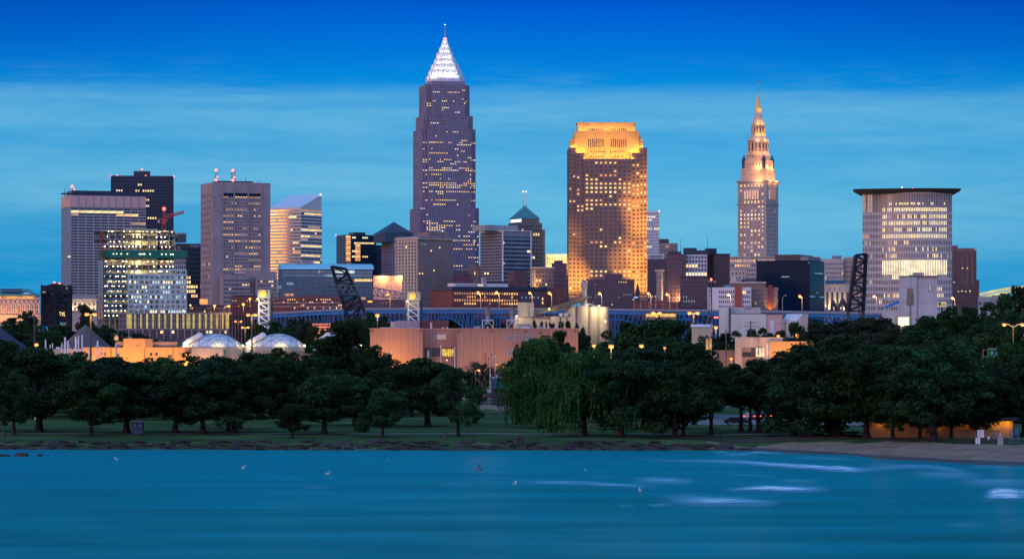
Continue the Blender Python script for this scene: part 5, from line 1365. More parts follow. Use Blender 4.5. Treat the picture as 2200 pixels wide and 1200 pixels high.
# --- black bascule bridge leaf standing open
def bascule(name, label, Y, corners, top_w, base_py, seed):
    """corners: list of two leaf edges as ((px_bottom,py_bottom),(px_top,py_top)) left and right"""
    m = mat('bascule_black', (.005, .010, .024), .7, .2, .4)
    (a0, a1), (b0, b1) = corners
    cx = (a0[0]+b0[0])/2
    t = thing(name, label, 'bridge', (PX(cx, Y), Y, PZ(base_py, Y)))
    P = lambda q, y: Vector((PX(q[0], Y)-PX(cx, Y), y, PZ(q[1], Y)-PZ(base_py, Y)))
    a = MB(); n = 8; y0, y1 = 0, 7
    for y_ in (y0, y1):
        A0, A1, B0, B1 = P(a0, y_), P(a1, y_), P(b0, y_), P(b1, y_)
        a.bar(A0, A1, 1.0, m); a.bar(B0, B1, .85, m); a.bar(A1, B1, .8, m)
        for k in range(n):
            u, v = k/n, (k+1)/n
            p, q, r_, s_ = A0.lerp(A1, u), A0.lerp(A1, v), B0.lerp(B1, u), B0.lerp(B1, v)
            a.bar(p, r_, .42, m); a.bar(r_ if k % 2 else p, q if k % 2 else s_, .45, m)
    for k in range(n+1):
        u = k/n
        for e0, e1 in ((a0, a1), (b0, b1)):
            a.bar(P(e0, y0).lerp(P(e1, y0), u), P(e0, y1).lerp(P(e1, y1), u), .3, m)
            if k < n: a.bar(P(e0, y0).lerp(P(e1, y0), u), P(e0, y1).lerp(P(e1, y1), (k+1)/n), .22, m)
    a.build('leaf_truss_frame', t)
    a = MB(); ad = mat('deck_plate', (.03, .035, .05), .8, .2, .3)
    A0, A1 = P(a0, .4), P(a1, .4); e = Vector((.9, 0, 0))
    a.hexa([A0-e, A0+e, A0+e+Vector((0, 6.2, 0)), A0-e+Vector((0, 6.2, 0)), A1-e, A1+e, A1+e+Vector((0, 6.2, 0)), A1-e+Vector((0, 6.2, 0))], ad); a.build('roadway', t)
    return t, P
t, P = bascule('bascule_bridge', 'black bascule bridge leaf raised steeply beside the teal glass building', 1700, (((752, 700), (712, 572)), ((782, 668), (742, 577))), 30, 720, 1)
a = MB(); m = STEEL
for y_ in (0, 7):
    a.bar(P((752, 700), y_), P((752, 722), y_), .8, m); a.bar(P((782, 668), y_), P((770, 722), y_), .7, m); a.bar(P((752, 700), y_), P((782, 668), y_), .6, m); a.bar(P((770, 640), y_), P((752, 700), y_), .4, m)
a.build('support_tower', t)
t, P = bascule('bascule_bridge', 'dark bascule bridge leaf raised upright before the bowed courthouse', 1780, (((1824, 668), (1840, 548)), ((1856, 668), (1862, 545))), 30, 700, 2)
a = MB()
for y_ in (0, 7):
    a.bar(P((1824, 668), y_), P((1824, 700), y_), .7, m); a.bar(P((1856, 668), y_), P((1856, 700), y_), .7, m); a.bar(P((1790, 645), y_), P((1800, 668), y_), .7, m); a.bar(P((1790, 645), y_), P((1787, 668), y_), .6, m); a.bar(P((1812, 642), y_), P((1800, 668), y_), .8, m); a.bar(P((1812, 642), y_), P((1822, 668), y_), .8, m)
a.bar(P((1834, 560), 0), P((1850, 700), 0), .5, m)
a.build('support_tower', t)

# --- dark lift bridge tower far left
def lift_left():
    Y = 1500; t = thing('lift_bridge', 'black steel lift bridge tower in front of the lit courthouse columns', 'bridge', (PX(119, Y), Y, PZ(735, Y)))
    X = lambda px: PX(px, Y)-PX(119, Y); Z = lambda py: PZ(py, Y)-PZ(735, Y); m = mat('lift_black', (.006, .010, .022), .7, .2, .4)
    a = MB()
    for px in (90, 115, 119, 147):
        for y_ in (0, 9): a.bar((X(px), y_, 0), (X(px), y_, Z(612)), .75, m)
    for p0, p1 in ((90, 115), (119, 147)):
        for y_ in (0, 9):
            for za, zb_ in ((735, 690), (690, 648), (648, 625)): a.bar((X(p0), y_, Z(za)), (X(p1), y_, Z(zb_)), .35, m); a.bar((X(p1), y_, Z(za)), (X(p0), y_, Z(zb_)), .35, m); a.bar((X(p0), y_, Z(zb_)), (X(p1), y_, Z(zb_)), .4, m)
    a.build('tower_frame', t)
    a = MB(); a.box(X(90), X(115), .8, 8.2, Z(700), Z(632), m); a.box(X(119), X(147), 1, 8, Z(692), Z(628), m); a.build('counterweight', t)
    a = MB(); a.box(X(88), X(102), -1, 10, Z(632), Z(613), m); a.box(X(134), X(150), -1, 10, Z(632), Z(615), m); a.box(X(101), X(136), 0, 9, Z(630), Z(613), m)
    a.xprism([(X(101)+(X(136)-X(101))*k/8, Z(613)+1.2*math.sin(math.pi*k/8)) for k in range(9)][::-1], 0, 9, 'y', m); a.build('machinery_house', t)
    for px, py, mm in ((116, 607, BULB_R), (127, 609, BULB_R)):
        a = MB(); a.ball((X(px), 1, Z(py)), .55, mm); a.build('beacon', t)
    a = MB()
    for px, py, w_ in ((92, 626, 6), (143, 618, 2)): a.box(X(px), X(px+w_), -1.15, -1.0, Z(py+2), Z(py), WIN['o'])
    a.build('lit_opening', t)
    a = MB(); r = random.Random(4)
    for k in range(16): px, py = 126+r.random()*13, 670+r.random()*9; a.tube((X(px), -1, Z(py)), (X(px+2), -1, Z(py+r.uniform(-2, 2))), .25, .25, WIN['y'], 4)
    a.build('lit_pane', t)
lift_left()

# --- vertical lift bridge: two white lattice towers and a raised span
def lift_bridge():
    Y = 1450; t = thing('lift_bridge', 'white lattice vertical lift bridge with its raised truss span between two towers', 'bridge', (PX(720, Y), Y, PZ(735, Y)))
    X = lambda px: PX(px, Y)-PX(720, Y); Z = lambda py: PZ(py, Y)-PZ(735, Y); m = mat('lattice_white', (.46, .46, .47), .6, .12, .3)
    for p0, p1, top, bot in ((556, 577, 640, 735), (877, 899, 645, 735)):
        a = MB()
        for y_ in (0, 6):
            for px in (p0, p1): a.bar((X(px), y_, 0), (X(px), y_, Z(top)), .42, m)
            py = bot; k = 0
            while py > top+4:
                a.bar((X(p0), y_, Z(py)), (X(p1), y_, Z(py)), .25, m); a.bar((X(p1 if k % 2 else p1), y_, Z(py)), (X(p0), y_, Z(py-14)), .3, m); py -= 14; k += 1
        for px in (p0, p1):
            py = bot
            while py > top+4: a.bar((X(px), 0, Z(py)), (X(px), 6, Z(py-14)), .22, m); py -= 14
        a.bar((X(p1+6), 3, 0), (X(p1+6), 3, Z(top)), .5, STEEL)
        a.build('tower_frame', t)
        a = MB(); a.box(X(p0-2), X(p1+4), -1, 7, Z(top), Z(top-18), mat('sheave_house', (.30, .34, .36), .6, .15, .3, streak=.3)); a.build('sheave_house', t)
        a = MB()
        for y_ in (-1.5,):
            q = MB(); q.lathe((0, 0, 0), [(1.7, -.25), (1.9, 0), (1.7, .25)], 16, mat('sheave_yellow', (.75, .48, .10), .5, .1, .3))
            o = q.build('sheave', t); o.rotation_euler = (R(90), 0, 0); o.location = (X(p0+10), -1.3, Z(top-10))
        lamp_light('POINT', (X(p0+8), -5, Z(top-4)), 700, (1, .72, .28), t, .4); lamp_light('POINT', (X(p0-4), -6, Z(660)), 5000 if p0 < 600 else 1200, (1, .85, .6), t, .4)
        q = MB(); q.ball((X(p0-2), -1.4, Z(top+2)), .5, BULB_Y); q.build('lamp', t)
    # raised span, its top chord bowed up
    a = MB(); n = 24; m2 = mat('span_steel', (.13, .14, .17), .6, .15, .3)
    for y_ in (0, 6):
        pv = None
        for i in range(n+1):
            u = i/n; px = 584+(872-584)*u
            zb_ = Z(644 - 12*math.sin(math.pi*u)**.8); zt = Z(633-20*math.sin(math.pi*min(1, max(0, u)))**.75)
            if pv:
                a.bar((pv[0], y_, pv[1]), (X(px), y_, zb_), .22, m2); a.bar((pv[0], y_, pv[2]), (X(px), y_, zt), .24, m2)
                if i <= n/2: a.bar((pv[0], y_, pv[1]), (X(px), y_, zt), .12, m2)
                else: a.bar((pv[0], y_, pv[2]), (X(px), y_, zb_), .12, m2)
            a.bar((X(px), y_, zb_), (X(px), y_, zt), .12, m2); pv = (X(px), zb_, zt)
    for i in range(n+1):
        u = i/n; px = 584+288*u; zt = Z(633-20*math.sin(math.pi*u)**.75); a.bar((X(px), 0, zt), (X(px), 6, zt), .15, m2)
    a.build('span_truss_frame', t)
lift_bridge()
# ================================================================== MIDDLE GROUND
def gthing(name, label, cat, px, Y, group=None, rz=0.0):
    x = PX(px, Y); return thing(name, label, cat, (x, Y, ground_z(x, Y)), rz, group)
mat('cream_concrete', (.50, .43, .31), .85, .12, .15, streak=.35)
mat('salmon_cladding', (.36, .205, .16), .8, .08, .12, streak=.12, grid=(1.2, 30, .05))
mat('tan_cladding', (.46, .28, .13), .8, .1, .12, streak=.12)
mat('grey_cladding', (.42, .43, .46), .8, .1, .12, streak=.4, grid=(4.5, 6, .12))

def warehouse():
    b = B('warehouse', 'huge windowless salmon warehouse with a recessed loading bay lit yellow', 'warehouse', 795, 795, 1242, 900, 0, 45, seed=80)
    Z = b.z; g = 'salmon_cladding'; W = b.Wx
    b.vol('wall', g, 795, 908, 706, 900, 0, 45); b.vol('wall', g, 982, 1242, 706, 900, .02, 45); b.vol('wall', mat('recess_cladding', (.34, .20, .165), .8, .1, .12, grid=(1.2, 30, .05)), 907.8, 982.2, 706.5, 900, 6, 45)
    cp = b.p('coping'); cp.box(-.2, b.rx(908), -.25, 45, Z(706), Z(704.8), 'pink_panel'); cp.box(b.rx(982), W+.2, -.23, 45, Z(706), Z(704.8), 'pink_panel'); cp.box(b.rx(908), b.rx(982), 5.8, 45, Z(706.4), Z(705.2), 'pink_panel')
    def panel(nm, p0, p1, yt, yb, y, m, fr=None):
        if fr: b.p(nm+'_frame').box(b.rx(p0)-.15, b.rx(p1)+.15, y-.12, y, Z(yb)-.15, Z(yt)+.15, fr)
        q = MB(); q.box(b.rx(p0), b.rx(p1), y-.2, y-.1, Z(yb), Z(yt), m); q.build(nm, b.root)
    panel('sign_panel', 939, 957, 719, 728, 6, mat('pale_panel', (.62, .52, .44), .7, .05), 'white_panel')
    for p0 in (1089, 1104, 1123, 1133): panel('vent_panel', p0, p0+8, 720, 731, 0, 'grey_band', 'pink_panel')
    panel('vent_panel', 1090, 1111, 750, 764, 0, 'grey_band', 'pink_panel')
    panel('vent_panel', 1079, 1086, 775, 781, 0, 'grey_band')
    panel('doorway', 1090, 1110, 775, 800, 0, 'roof_dark')
    fr = b.p('bay_frame')
    for k, q in enumerate((914, 928, 948, 960, 975)):
        if k < 4: panel('bay_window', (914, 928, 948, 960)[k]+.6, (928, 948, 960, 975)[k]-.6, 749, 765, 6, (MATS['grey_band'], WIN['brown'], emis('bay_glow', (1, .62, .08), .95, .5, .8), MATS['bay_glow'] if 'bay_glow' in MATS else WIN['y'])[k])
        fr.box(b.rx(q)-.12, b.rx(q)+.12, 5.6, 5.98, Z(766), Z(748), 'roof_dark')
    for q in range(915, 976, 5): fr.box(b.rx(q)-.05, b.rx(q)+.05, 5.7, 5.97, Z(766), Z(748.5), 'roof_dark')
    fr.box(b.rx(912), b.rx(976), 5.5, 5.96, Z(749), Z(747.5), 'roof_dark'); fr.box(b.rx(912), b.rx(976), 5.62, 5.95, Z(757.3), Z(756.7), 'roof_dark')
    # cladding joints, lamps and roof plant
    for p0, p1, y in ((797, 907, 0), (984, 1241, .02)):
        q = p0; js = MB()
        while q < p1: js.box(b.rx(q)-.05, b.rx(q)+.05, y-.06, y, Z(860), Z(706.5), 'recess_cladding'); q += 13
        js.build('joint_seam', b.root)
    for q in (800, 903, 986, 1056, 1130, 1236): b.p('wall_lamp').box(b.rx(q)-.2, b.rx(q)+.2, -.5, -.02, Z(712), Z(710), 'roof_dark')
    pl = b.p('roof_plant')
    pl.box(b.rx(836), b.rx(848), 14, 24, Z(705), Z(690), 'cream_concrete'); pl.box(b.rx(848), b.rx(900), 12, 30, Z(705), Z(688), 'mauve_concrete'); pl.box(b.rx(815), b.rx(838), 10, 16, Z(705), Z(702), 'grey_steel')
    pl.xprism([(b.rx(840), Z(705)), (b.rx(858), Z(705)), (b.rx(858), Z(700)), ][::-1], 8, 11, 'y', 'grey_steel')
    pl.box(b.rx(901), b.rx(962), 20, 34, Z(705), Z(687), 'brick_red')
    for q, yt, r_ in ((926, 692, .35), (1048, 700, .3), (1180, 699, .3), (1196, 699, .25), (951, 702, .3), (960, 702, .3)): pl.tube((b.rx(q), 6, Z(706)), (b.rx(q), 6, Z(yt)), r_, r_, 'pale_stone', 8)
    pl.box(b.rx(1018), b.rx(1032), 6, 12, Z(705), Z(700), 'grey_steel'); pl.box(b.rx(1122), b.rx(1140), 6, 14, Z(705), Z(701), 'pale_stone'); pl.box(b.rx(1158), b.rx(1170), 8, 14, Z(705), Z(701.5), 'grey_steel')
    for q, pw, ty in ((815, 8500, 785), (862, 5500, 788), (1000, 1600, 795), (1070, 3000, 795), (1238, 5000, 745), (958, 900, 775)):
        lamp_light('SPOT', (b.rx(q), -9, Z(800)), pw, FLOOD_O, b.root, .4, (b.rx(q), 0, Z(ty-25)), 120, .9)
    b.done()
warehouse()
def stacks():
    for px, lab in ((1048, 'slim rusty topped steel stack on a lattice stand, nearer the black bascule bridge'), (1101, 'slim steel stack on a lattice stand right beside the cement works')):
        Y = 1000; t = gthing('exhaust_stack', lab, 'chimney', px, Y, 'steel stacks behind the warehouse'); z0 = t.location.z; Z = lambda py: PZ(py, Y)-z0
        a = MB(); a.tube((0, 0, Z(696)), (0, 0, Z(676)), .75, .75, 'grey_steel', 10); a.tube((0, 0, Z(676)), (0, 0, Z(659)), 1.0, 1.0, 'brick_tan', 10); a.build('flue', t)
        a = MB()
        for sx in (-1.9, 1.9):
            for sy in (-1.5, 1.5): a.bar((sx, sy, 0), (sx, sy, Z(688)), .15, 'white_panel')
        for s in (-1.5, 1.5): a.bar((-1.9, s, Z(706)), (0, s, Z(689)), .12, 'white_panel'); a.bar((1.9, s, Z(706)), (0, s, Z(689)), .12, 'white_panel'); a.bar((-2.1, s, Z(688)), (2.1, s, Z(688)), .2, 'white_panel')
        a.build('stand_frame', t)
stacks()
def silos():
    b = B('cement_works', 'cream cement works of fat round silos, a head house and a sloping conveyor', 'industrial plant', 1100, 1100, 1308, 1100, 0, 30, seed=82)
    Z = b.z; g = 'cream_concrete'; s = K*1100
    def cyl(pc, w_, yt, y, nm='silo'):
        q = MB(); r_ = w_*s/2; q.lathe((0, 0, 0), [(r_, 0), (r_, Z(yt)-.2), (r_*.97, Z(yt)), (.05, Z(yt)+.25)], 28, g); o = q.build(nm, b.root); o.location = (b.rx(pc), y, 0)
        o.data.polygons.foreach_set('use_smooth', [len(p.vertices) == 4 and abs(p.normal.z) < .3 for p in o.data.polygons])
    for pc, w_, yt, y in ((1230, 26, 658, 5), (1252, 25, 657, 4), (1275, 24, 658, 4.5), (1296, 24, 659, 5), (1262, 24, 658, 9), (1285, 24, 658, 9)): cyl(pc, w_, yt, y)
    for pc, w_, yt in ((1192, 24, 680), (1211, 14, 680), (1224, 13, 681), (1172, 8, 680)): cyl(pc, w_, yt, 3.5)
    b.vol('head_house', g, 1112, 1135, 649, 683, 3, 9); b.vol('head_house', g, 1135, 1146.5, 649, 683, 3.4, 9)
    b.vol('hall', g, 1103, 1143, 680, 740, 2, 12); b.vol('hall', g, 1143, 1180, 681, 740, 2.4, 12); b.vol('door_panel', 'grey_band', 1110, 1139, 695, 706, 1.8, 2.02)
    b.p('roof_edge').box(b.rx(1102), b.rx(1182), 1.7, 12, Z(681), Z(680), 'brick_tan')
    c = b.p('conveyor_frame'); m = mat('conveyor_steel', (.20, .165, .135), .8, .2, .4)
    for (p0, q0, p1, q1) in ((1147, 677, 1225, 656), (1188, 670, 1262, 643)):
        for y_ in (2, 4):
            for dz_ in (0, 1.3): c.bar((b.rx(p0), y_, Z(q0)+dz_), (b.rx(p1), y_, Z(q1)+dz_), .18, m)
            for k in range(14):
                u, v = k/14, (k+1)/14; xa, xb = b.rx(p0+(p1-p0)*u), b.rx(p0+(p1-p0)*v); za, zb_ = Z(q0+(q1-q0)*u), Z(q0+(q1-q0)*v)
                c.bar((xa, y_, za), (xb, y_, zb_+1.3), .1, m)
        c.hexa([(b.rx(p0), 2.2, Z(q0)), (b.rx(p1), 2.2, Z(q1)), (b.rx(p1), 3.8, Z(q1)), (b.rx(p0), 3.8, Z(q0)), (b.rx(p0), 2.2, Z(q0)+.8), (b.rx(p1), 2.2, Z(q1)+.8), (b.rx(p1), 3.8, Z(q1)+.8), (b.rx(p0), 3.8, Z(q0)+.8)], m)
    for q, yt in ((1206, 668), (1214, 660), (1225, 650), (1240, 648)): c.bar((b.rx(q), 3, Z(682)), (b.rx(q), 3, Z(yt)), .15, m)
    e = b.p('elevator_leg'); e.tube((b.rx(1255), 4, Z(660)), (b.rx(1255), 4, Z(613)), .8, .8, 'grey_steel', 8); e.ball((b.rx(1255), 4, Z(612)), 1.25, 'grey_steel', 10, 6, 1.5); e.tube((b.rx(1259), 4, Z(658)), (b.rx(1259), 4, Z(608)), .3, .3, 'pale_stone', 6)
    e.bar((b.rx(1257), 4, Z(650)), (b.rx(1285), 5, Z(657)), .35, 'grey_steel'); e.ball((b.rx(1256), 3.5, Z(655)), 1.7, 'grey_steel', 8, 5, .7)
    for q in (1206, 1216): b.p('hopper').lathe((b.rx(q), 2.5, Z(681)), [(.5, 0), (.8, .8), (.8, 1.5)], 10, 'pale_stone')
    for q, py, y, pw in ((1287, 657.5, -.2, 3200), (1180, 663.5, 0, 500), (1110, 679, 0, 500), (1300, 690, -3, 900)):
        a = MB(); a.ball((b.rx(q), y, Z(py)), .42, BULB_Y); a.build('lamp', b.root); lamp_light('POINT', (b.rx(q), y-.9, Z(py)-.3), pw, FLOOD_Y, b.root, .3)
    b.done()
silos()
b = B('shed', 'small tan block lit yellow along its top beside orange twin lamps', 'building', 1386, 1386, 1454, 1150, 0, 16, seed=83)
b.whole('brick_tan', 672); b.p('lit_band').box(.4, b.Wx-.4, -.08, 0, b.z(680), b.z(673.2), emis('lit_band_glow', (1, .60, .10), .85, .35, .5)); b.p('roof').box(-.2, b.Wx+.2, -.5, 16, b.z(672.5), b.z(670.8), 'roof_dark'); b.p('pier_strip').box(b.rx(1415), b.rx(1418), -.3, -.0, b.z(682), b.z(672), 'roof_dark'); b.done()
b = B('shed', 'little white gabled shed beneath the viaduct beside an orange lamp', 'building', 1486, 1486, 1530, 1050, 0, 14, seed=84)
b.whole('cream_concrete', 702); b.p('roof').xprism([(-.4, b.z(702)), (14.4, b.z(702)), (8, b.z(696))], -.3, b.Wx+.3, 'x', 'white_panel'); b.done()
def white_plant():
    b = B('industrial_plant', 'pale grey windowless plant of stepped blocks with a gabled end', 'warehouse', 1545, 1545, 1736, 1200, 0, 30, seed=85)
    g1 = mat('pale_cladding', (.55, .56, .52), .8, .08, .1, streak=.3); Z = b.z
    b.vol('wall', g1, 1545, 1567, 660, 760, 0, 28); b.vol('wall', 'grey_cladding', 1567, 1634, 660, 760, 3, 28); b.vol('wall', g1, 1570, 1646, 674, 760, -1, 3.02); b.vol('wall', 'pink_panel', 1646, 1681, 674, 760, -.6, 20)
    b.vol('wall', 'limestone', 1681, 1736, 698, 760, -.3, 20)
    b.p('gable').xprism([(b.rx(1712), Z(699)), (b.rx(1736), Z(699)), (b.rx(1736), Z(674)), (b.rx(1727), Z(674)), (b.rx(1712), Z(688))], -.3, 20, 'y', 'limestone')
    b.p('roof').add([(b.rx(1680), -.35, Z(689)), (b.rx(1714), -.35, Z(689)), (b.rx(1726), 6, Z(674)), (b.rx(1691), 6, Z(674)), (b.rx(1680), .3, Z(699)), (b.rx(1714), .3, Z(699))], [(0, 1, 2, 3), (4, 5, 1, 0)], 'white_panel')
    b.vol('corner_strip', 'roof_dark', 1566, 1570, 660, 760, -1.05, -.9); b.vol('door_panel', 'white_panel', 1655, 1663, 688, 702, -.75, -.58); b.vol('roof_plant', 'grey_steel', 1600, 1612, 657, 662, 2.6, 6); b.vol('roof_edge', 'roof_dark', 1570, 1682, 673.2, 674.2, -1.1, 3)
    b.done()
white_plant()
def grey_silo():
    b = B('grain_elevator', 'tall blank grey silo house with rust streaks before the bowed courthouse', 'silo', 1932, 1932, 2014, 1100, 0, 13, seed=86)
    g = 'grey_cladding'; Z = b.z
    b.vol('wall', g, 1932, 1970, 593, 740, 0, 13); b.vol('wall', g, 1970, 2014, 593, 740, .5, 13); b.vol('roof_edge', 'roof_grey', 1931, 2015, 592, 594, -.3, 13); b.vol('roof_plant', 'grey_steel', 1961, 1985, 585, 592, 3, 9); b.vol('roof_plant', 'grey_steel', 1953, 1964, 590, 592.5, 2, 7)
    b.vol('hatch', mat('rusty_hatch', (.25, .19, .16), .9, .3, .8, streak=.5), 1949, 1962, 633, 654, -.14, .02); b.vol('hatch', 'white_panel', 1995, 2001, 612, 625, .35, .52); b.vol('hatch_frame', 'roof_dark', 1994, 2002, 611.3, 626, .42, .51)
    b.vol('hatch_frame', 'roof_dark', 1948, 1963, 632, 655, -.08, .01); b.vol('rust_streak', 'rusty_hatch', 1949, 1962, 619, 632, -.05, .005); b.vol('drain_pipe', 'roof_dark', 1955, 1956, 655, 700, -.15, .0);
    b.done()
grey_silo()
Y_ = 1060; t = gthing('lit_booth', 'small box building with a glaring white lit front below the grey silo house', 'building', 1941, Y_); z0 = t.location.z; X = lambda px: PX(px, Y_)-PX(1941, Y_); Z = lambda py: PZ(py, Y_)-z0
a = MB(); a.box(X(1927), X(1955), 0, 6, 0, Z(678), 'limestone'); a.build('wall', t)
a = MB(); a.box(X(1930), X(1953), -.12, 0, Z(700), Z(681), emis('booth_glow', (1, .88, .55), 1.5)); a.build('lit_front', t)
Y_ = 1500; t = gthing('pavilion', 'open stand under a swept blue roof beside the grey silo house', 'pavilion', 1915, Y_); z0 = t.location.z; X = lambda px: PX(px, Y_)-PX(1915, Y_); Z = lambda py: PZ(py, Y_)-z0
a = MB(); P = [(1896, 660), (1906, 657), (1920, 651), (1932, 645), (1934, 650), (1920, 656), (1906, 660), (1898, 661)]; a.xprism([(X(p), Z(q)) for p, q in P][::-1], 0, 9, 'y', mat('blue_canopy', (.02, .16, .48), .7, .1)); a.build('roof', t)
a = MB(); a.box(X(1899), X(1932), .5, 8, 0, Z(670), 'pale_stone'); a.build('wall', t)
for q in (1900, 1910, 1920, 1930): a = MB(); a.bar((X(q), .4, Z(672)), (X(q), .4, Z(658)), .18, 'white_panel'); a.build('post', t)
# round marked sign beside the silo house
Y_ = 1500; t = gthing('billboard', 'yellow lit billboard with a green emblem behind the hillside trees', 'sign', 2024, Y_); z0 = t.location.z; X = lambda px: PX(px, Y_)-PX(2024, Y_); Z = lambda py: PZ(py, Y_)-z0
a = MB(); a.box(X(2015), X(2033), 0, .5, Z(659), Z(648), emis('billboard_glow', (.85, .62, .25), .8, .2, .4)); a.build('panel', t)
a = MB(); a.xprism([(X(2016), Z(649)), (X(2022), Z(649)), (X(2022), Z(654)), (X(2019), Z(658)), (X(2016), Z(654))][::-1], -.12, 0, 'y', 'green_net'); a.build('emblem', t)
a = MB()
for k in range(3): a.box(X(2024), X(2031), -.1, 0, Z(653+k*2), Z(652+k*2), 'brick_brown')
a.build('text_line', t)
a = MB(); a.bar((X(2024), .6, 0), (X(2024), .6, Z(659)), .3, STEEL); a.build('post', t)

# --- domed tanks
def dome(px0, px1, label, i):
    Y = 850; w_ = (px1-px0)*K*Y; r_ = w_/2*.97; t = gthing('domed_tank', label, 'tank', (px0+px1)/2, Y+14, 'domed tanks'); z0 = t.location.z; Z = lambda py: PZ(py, Y)-z0
    base = Z(746); h = Z(717)-base
    a = MB(); a.lathe((0, 0, 0), [(r_*1.0, 0), (r_*1.0, base-1.2), (r_*1.03, base-1.2), (r_*1.03, base)], 40, 'cream_concrete'); a.build('tank_wall', t)
    a = MB(); n = 7; Rr = (r_*r_+h*h)/(2*h)
    def pz(r): return base+math.sqrt(max(0, Rr*Rr-r*r))-(Rr-h)
    a.lathe((0, 0, 0), [(r_*(1-k/10)+.001, pz(r_*(1-k/10))) for k in range(11)], 40, mat('dome_panel', (.54, .62, .66), .35, .06, .3)); a.build('dome', t, True)
    a = MB(); m = mat('dome_rib', (.22, .30, .38), .5)
    rings = [(1.0, 18, 0), (.72, 12, .5), (.44, 6, .0), (.0, 1, 0)]
    pts = [[(r_*f*math.cos(2*math.pi*(k+o)/n_), r_*f*math.sin(2*math.pi*(k+o)/n_), pz(r_*f)+.08) for k in range(n_)] for f, n_, o in rings]
    def arc(p, q):
        pr = None
        for j in range(5):
            x, y = p[0]+(q[0]-p[0])*j/4, p[1]+(q[1]-p[1])*j/4; c = (x, y, pz(math.hypot(x, y))+.05)
            if pr: a.tube(pr, c, .08, .08, m, 4, False)
            pr = c
    for A, Bp in zip(pts[:-1], pts[1:]):
        for p in A:
            for q in sorted(Bp, key=lambda q: math.hypot(p[0]-q[0], p[1]-q[1]))[:2]: arc(p, q)
    for P in pts[1:3]:
        for k in range(len(P)): arc(P[k], P[(k+1) % len(P)])
    a.build('rib_frame', t)
    a = MB()
    for k in range(60):
        an = 2*math.pi*k/60
        if math.sin(an) < .2: a.bar((r_*1.05*math.cos(an), r_*1.05*math.sin(an), base-1.2), (r_*1.05*math.cos(an), r_*1.05*math.sin(an), base+.2), .05, 'white_panel')
    for dz_ in (-.5, .15):
        for k in range(40):
            a0, a1 = 2*math.pi*k/40, 2*math.pi*(k+1)/40; a.bar((r_*1.05*math.cos(a0), r_*1.05*math.sin(a0), base+dz_), (r_*1.05*math.cos(a1), r_*1.05*math.sin(a1), base+dz_), .05, 'white_panel')
    a.build('railing', t)
    a = MB(); pp = [(-r_*1.06, -3, base-1.5), (-r_*1.06, -3, base+.6), (-r_*.95, -3, base+1.6), (-r_*.52, -3, base+h*.85)]
    a.path(pp, [.9]*4, 'white_panel', 10); a.ball(pp[-1], 1.1, 'white_panel'); a.build('duct', t)
    for an, pw in ((-150, 420), (-78, 380), (-20, 260)):
        x, y = r_*1.06*math.cos(R(an)), r_*1.06*math.sin(R(an)); q = MB(); q.ball((x, y, base+.5), .34, BULB_Y); q.build('lamp', t); lamp_light('POINT', (x*1.06, y*1.06, base+1.0), pw, (1, .62, .20), t, .3)
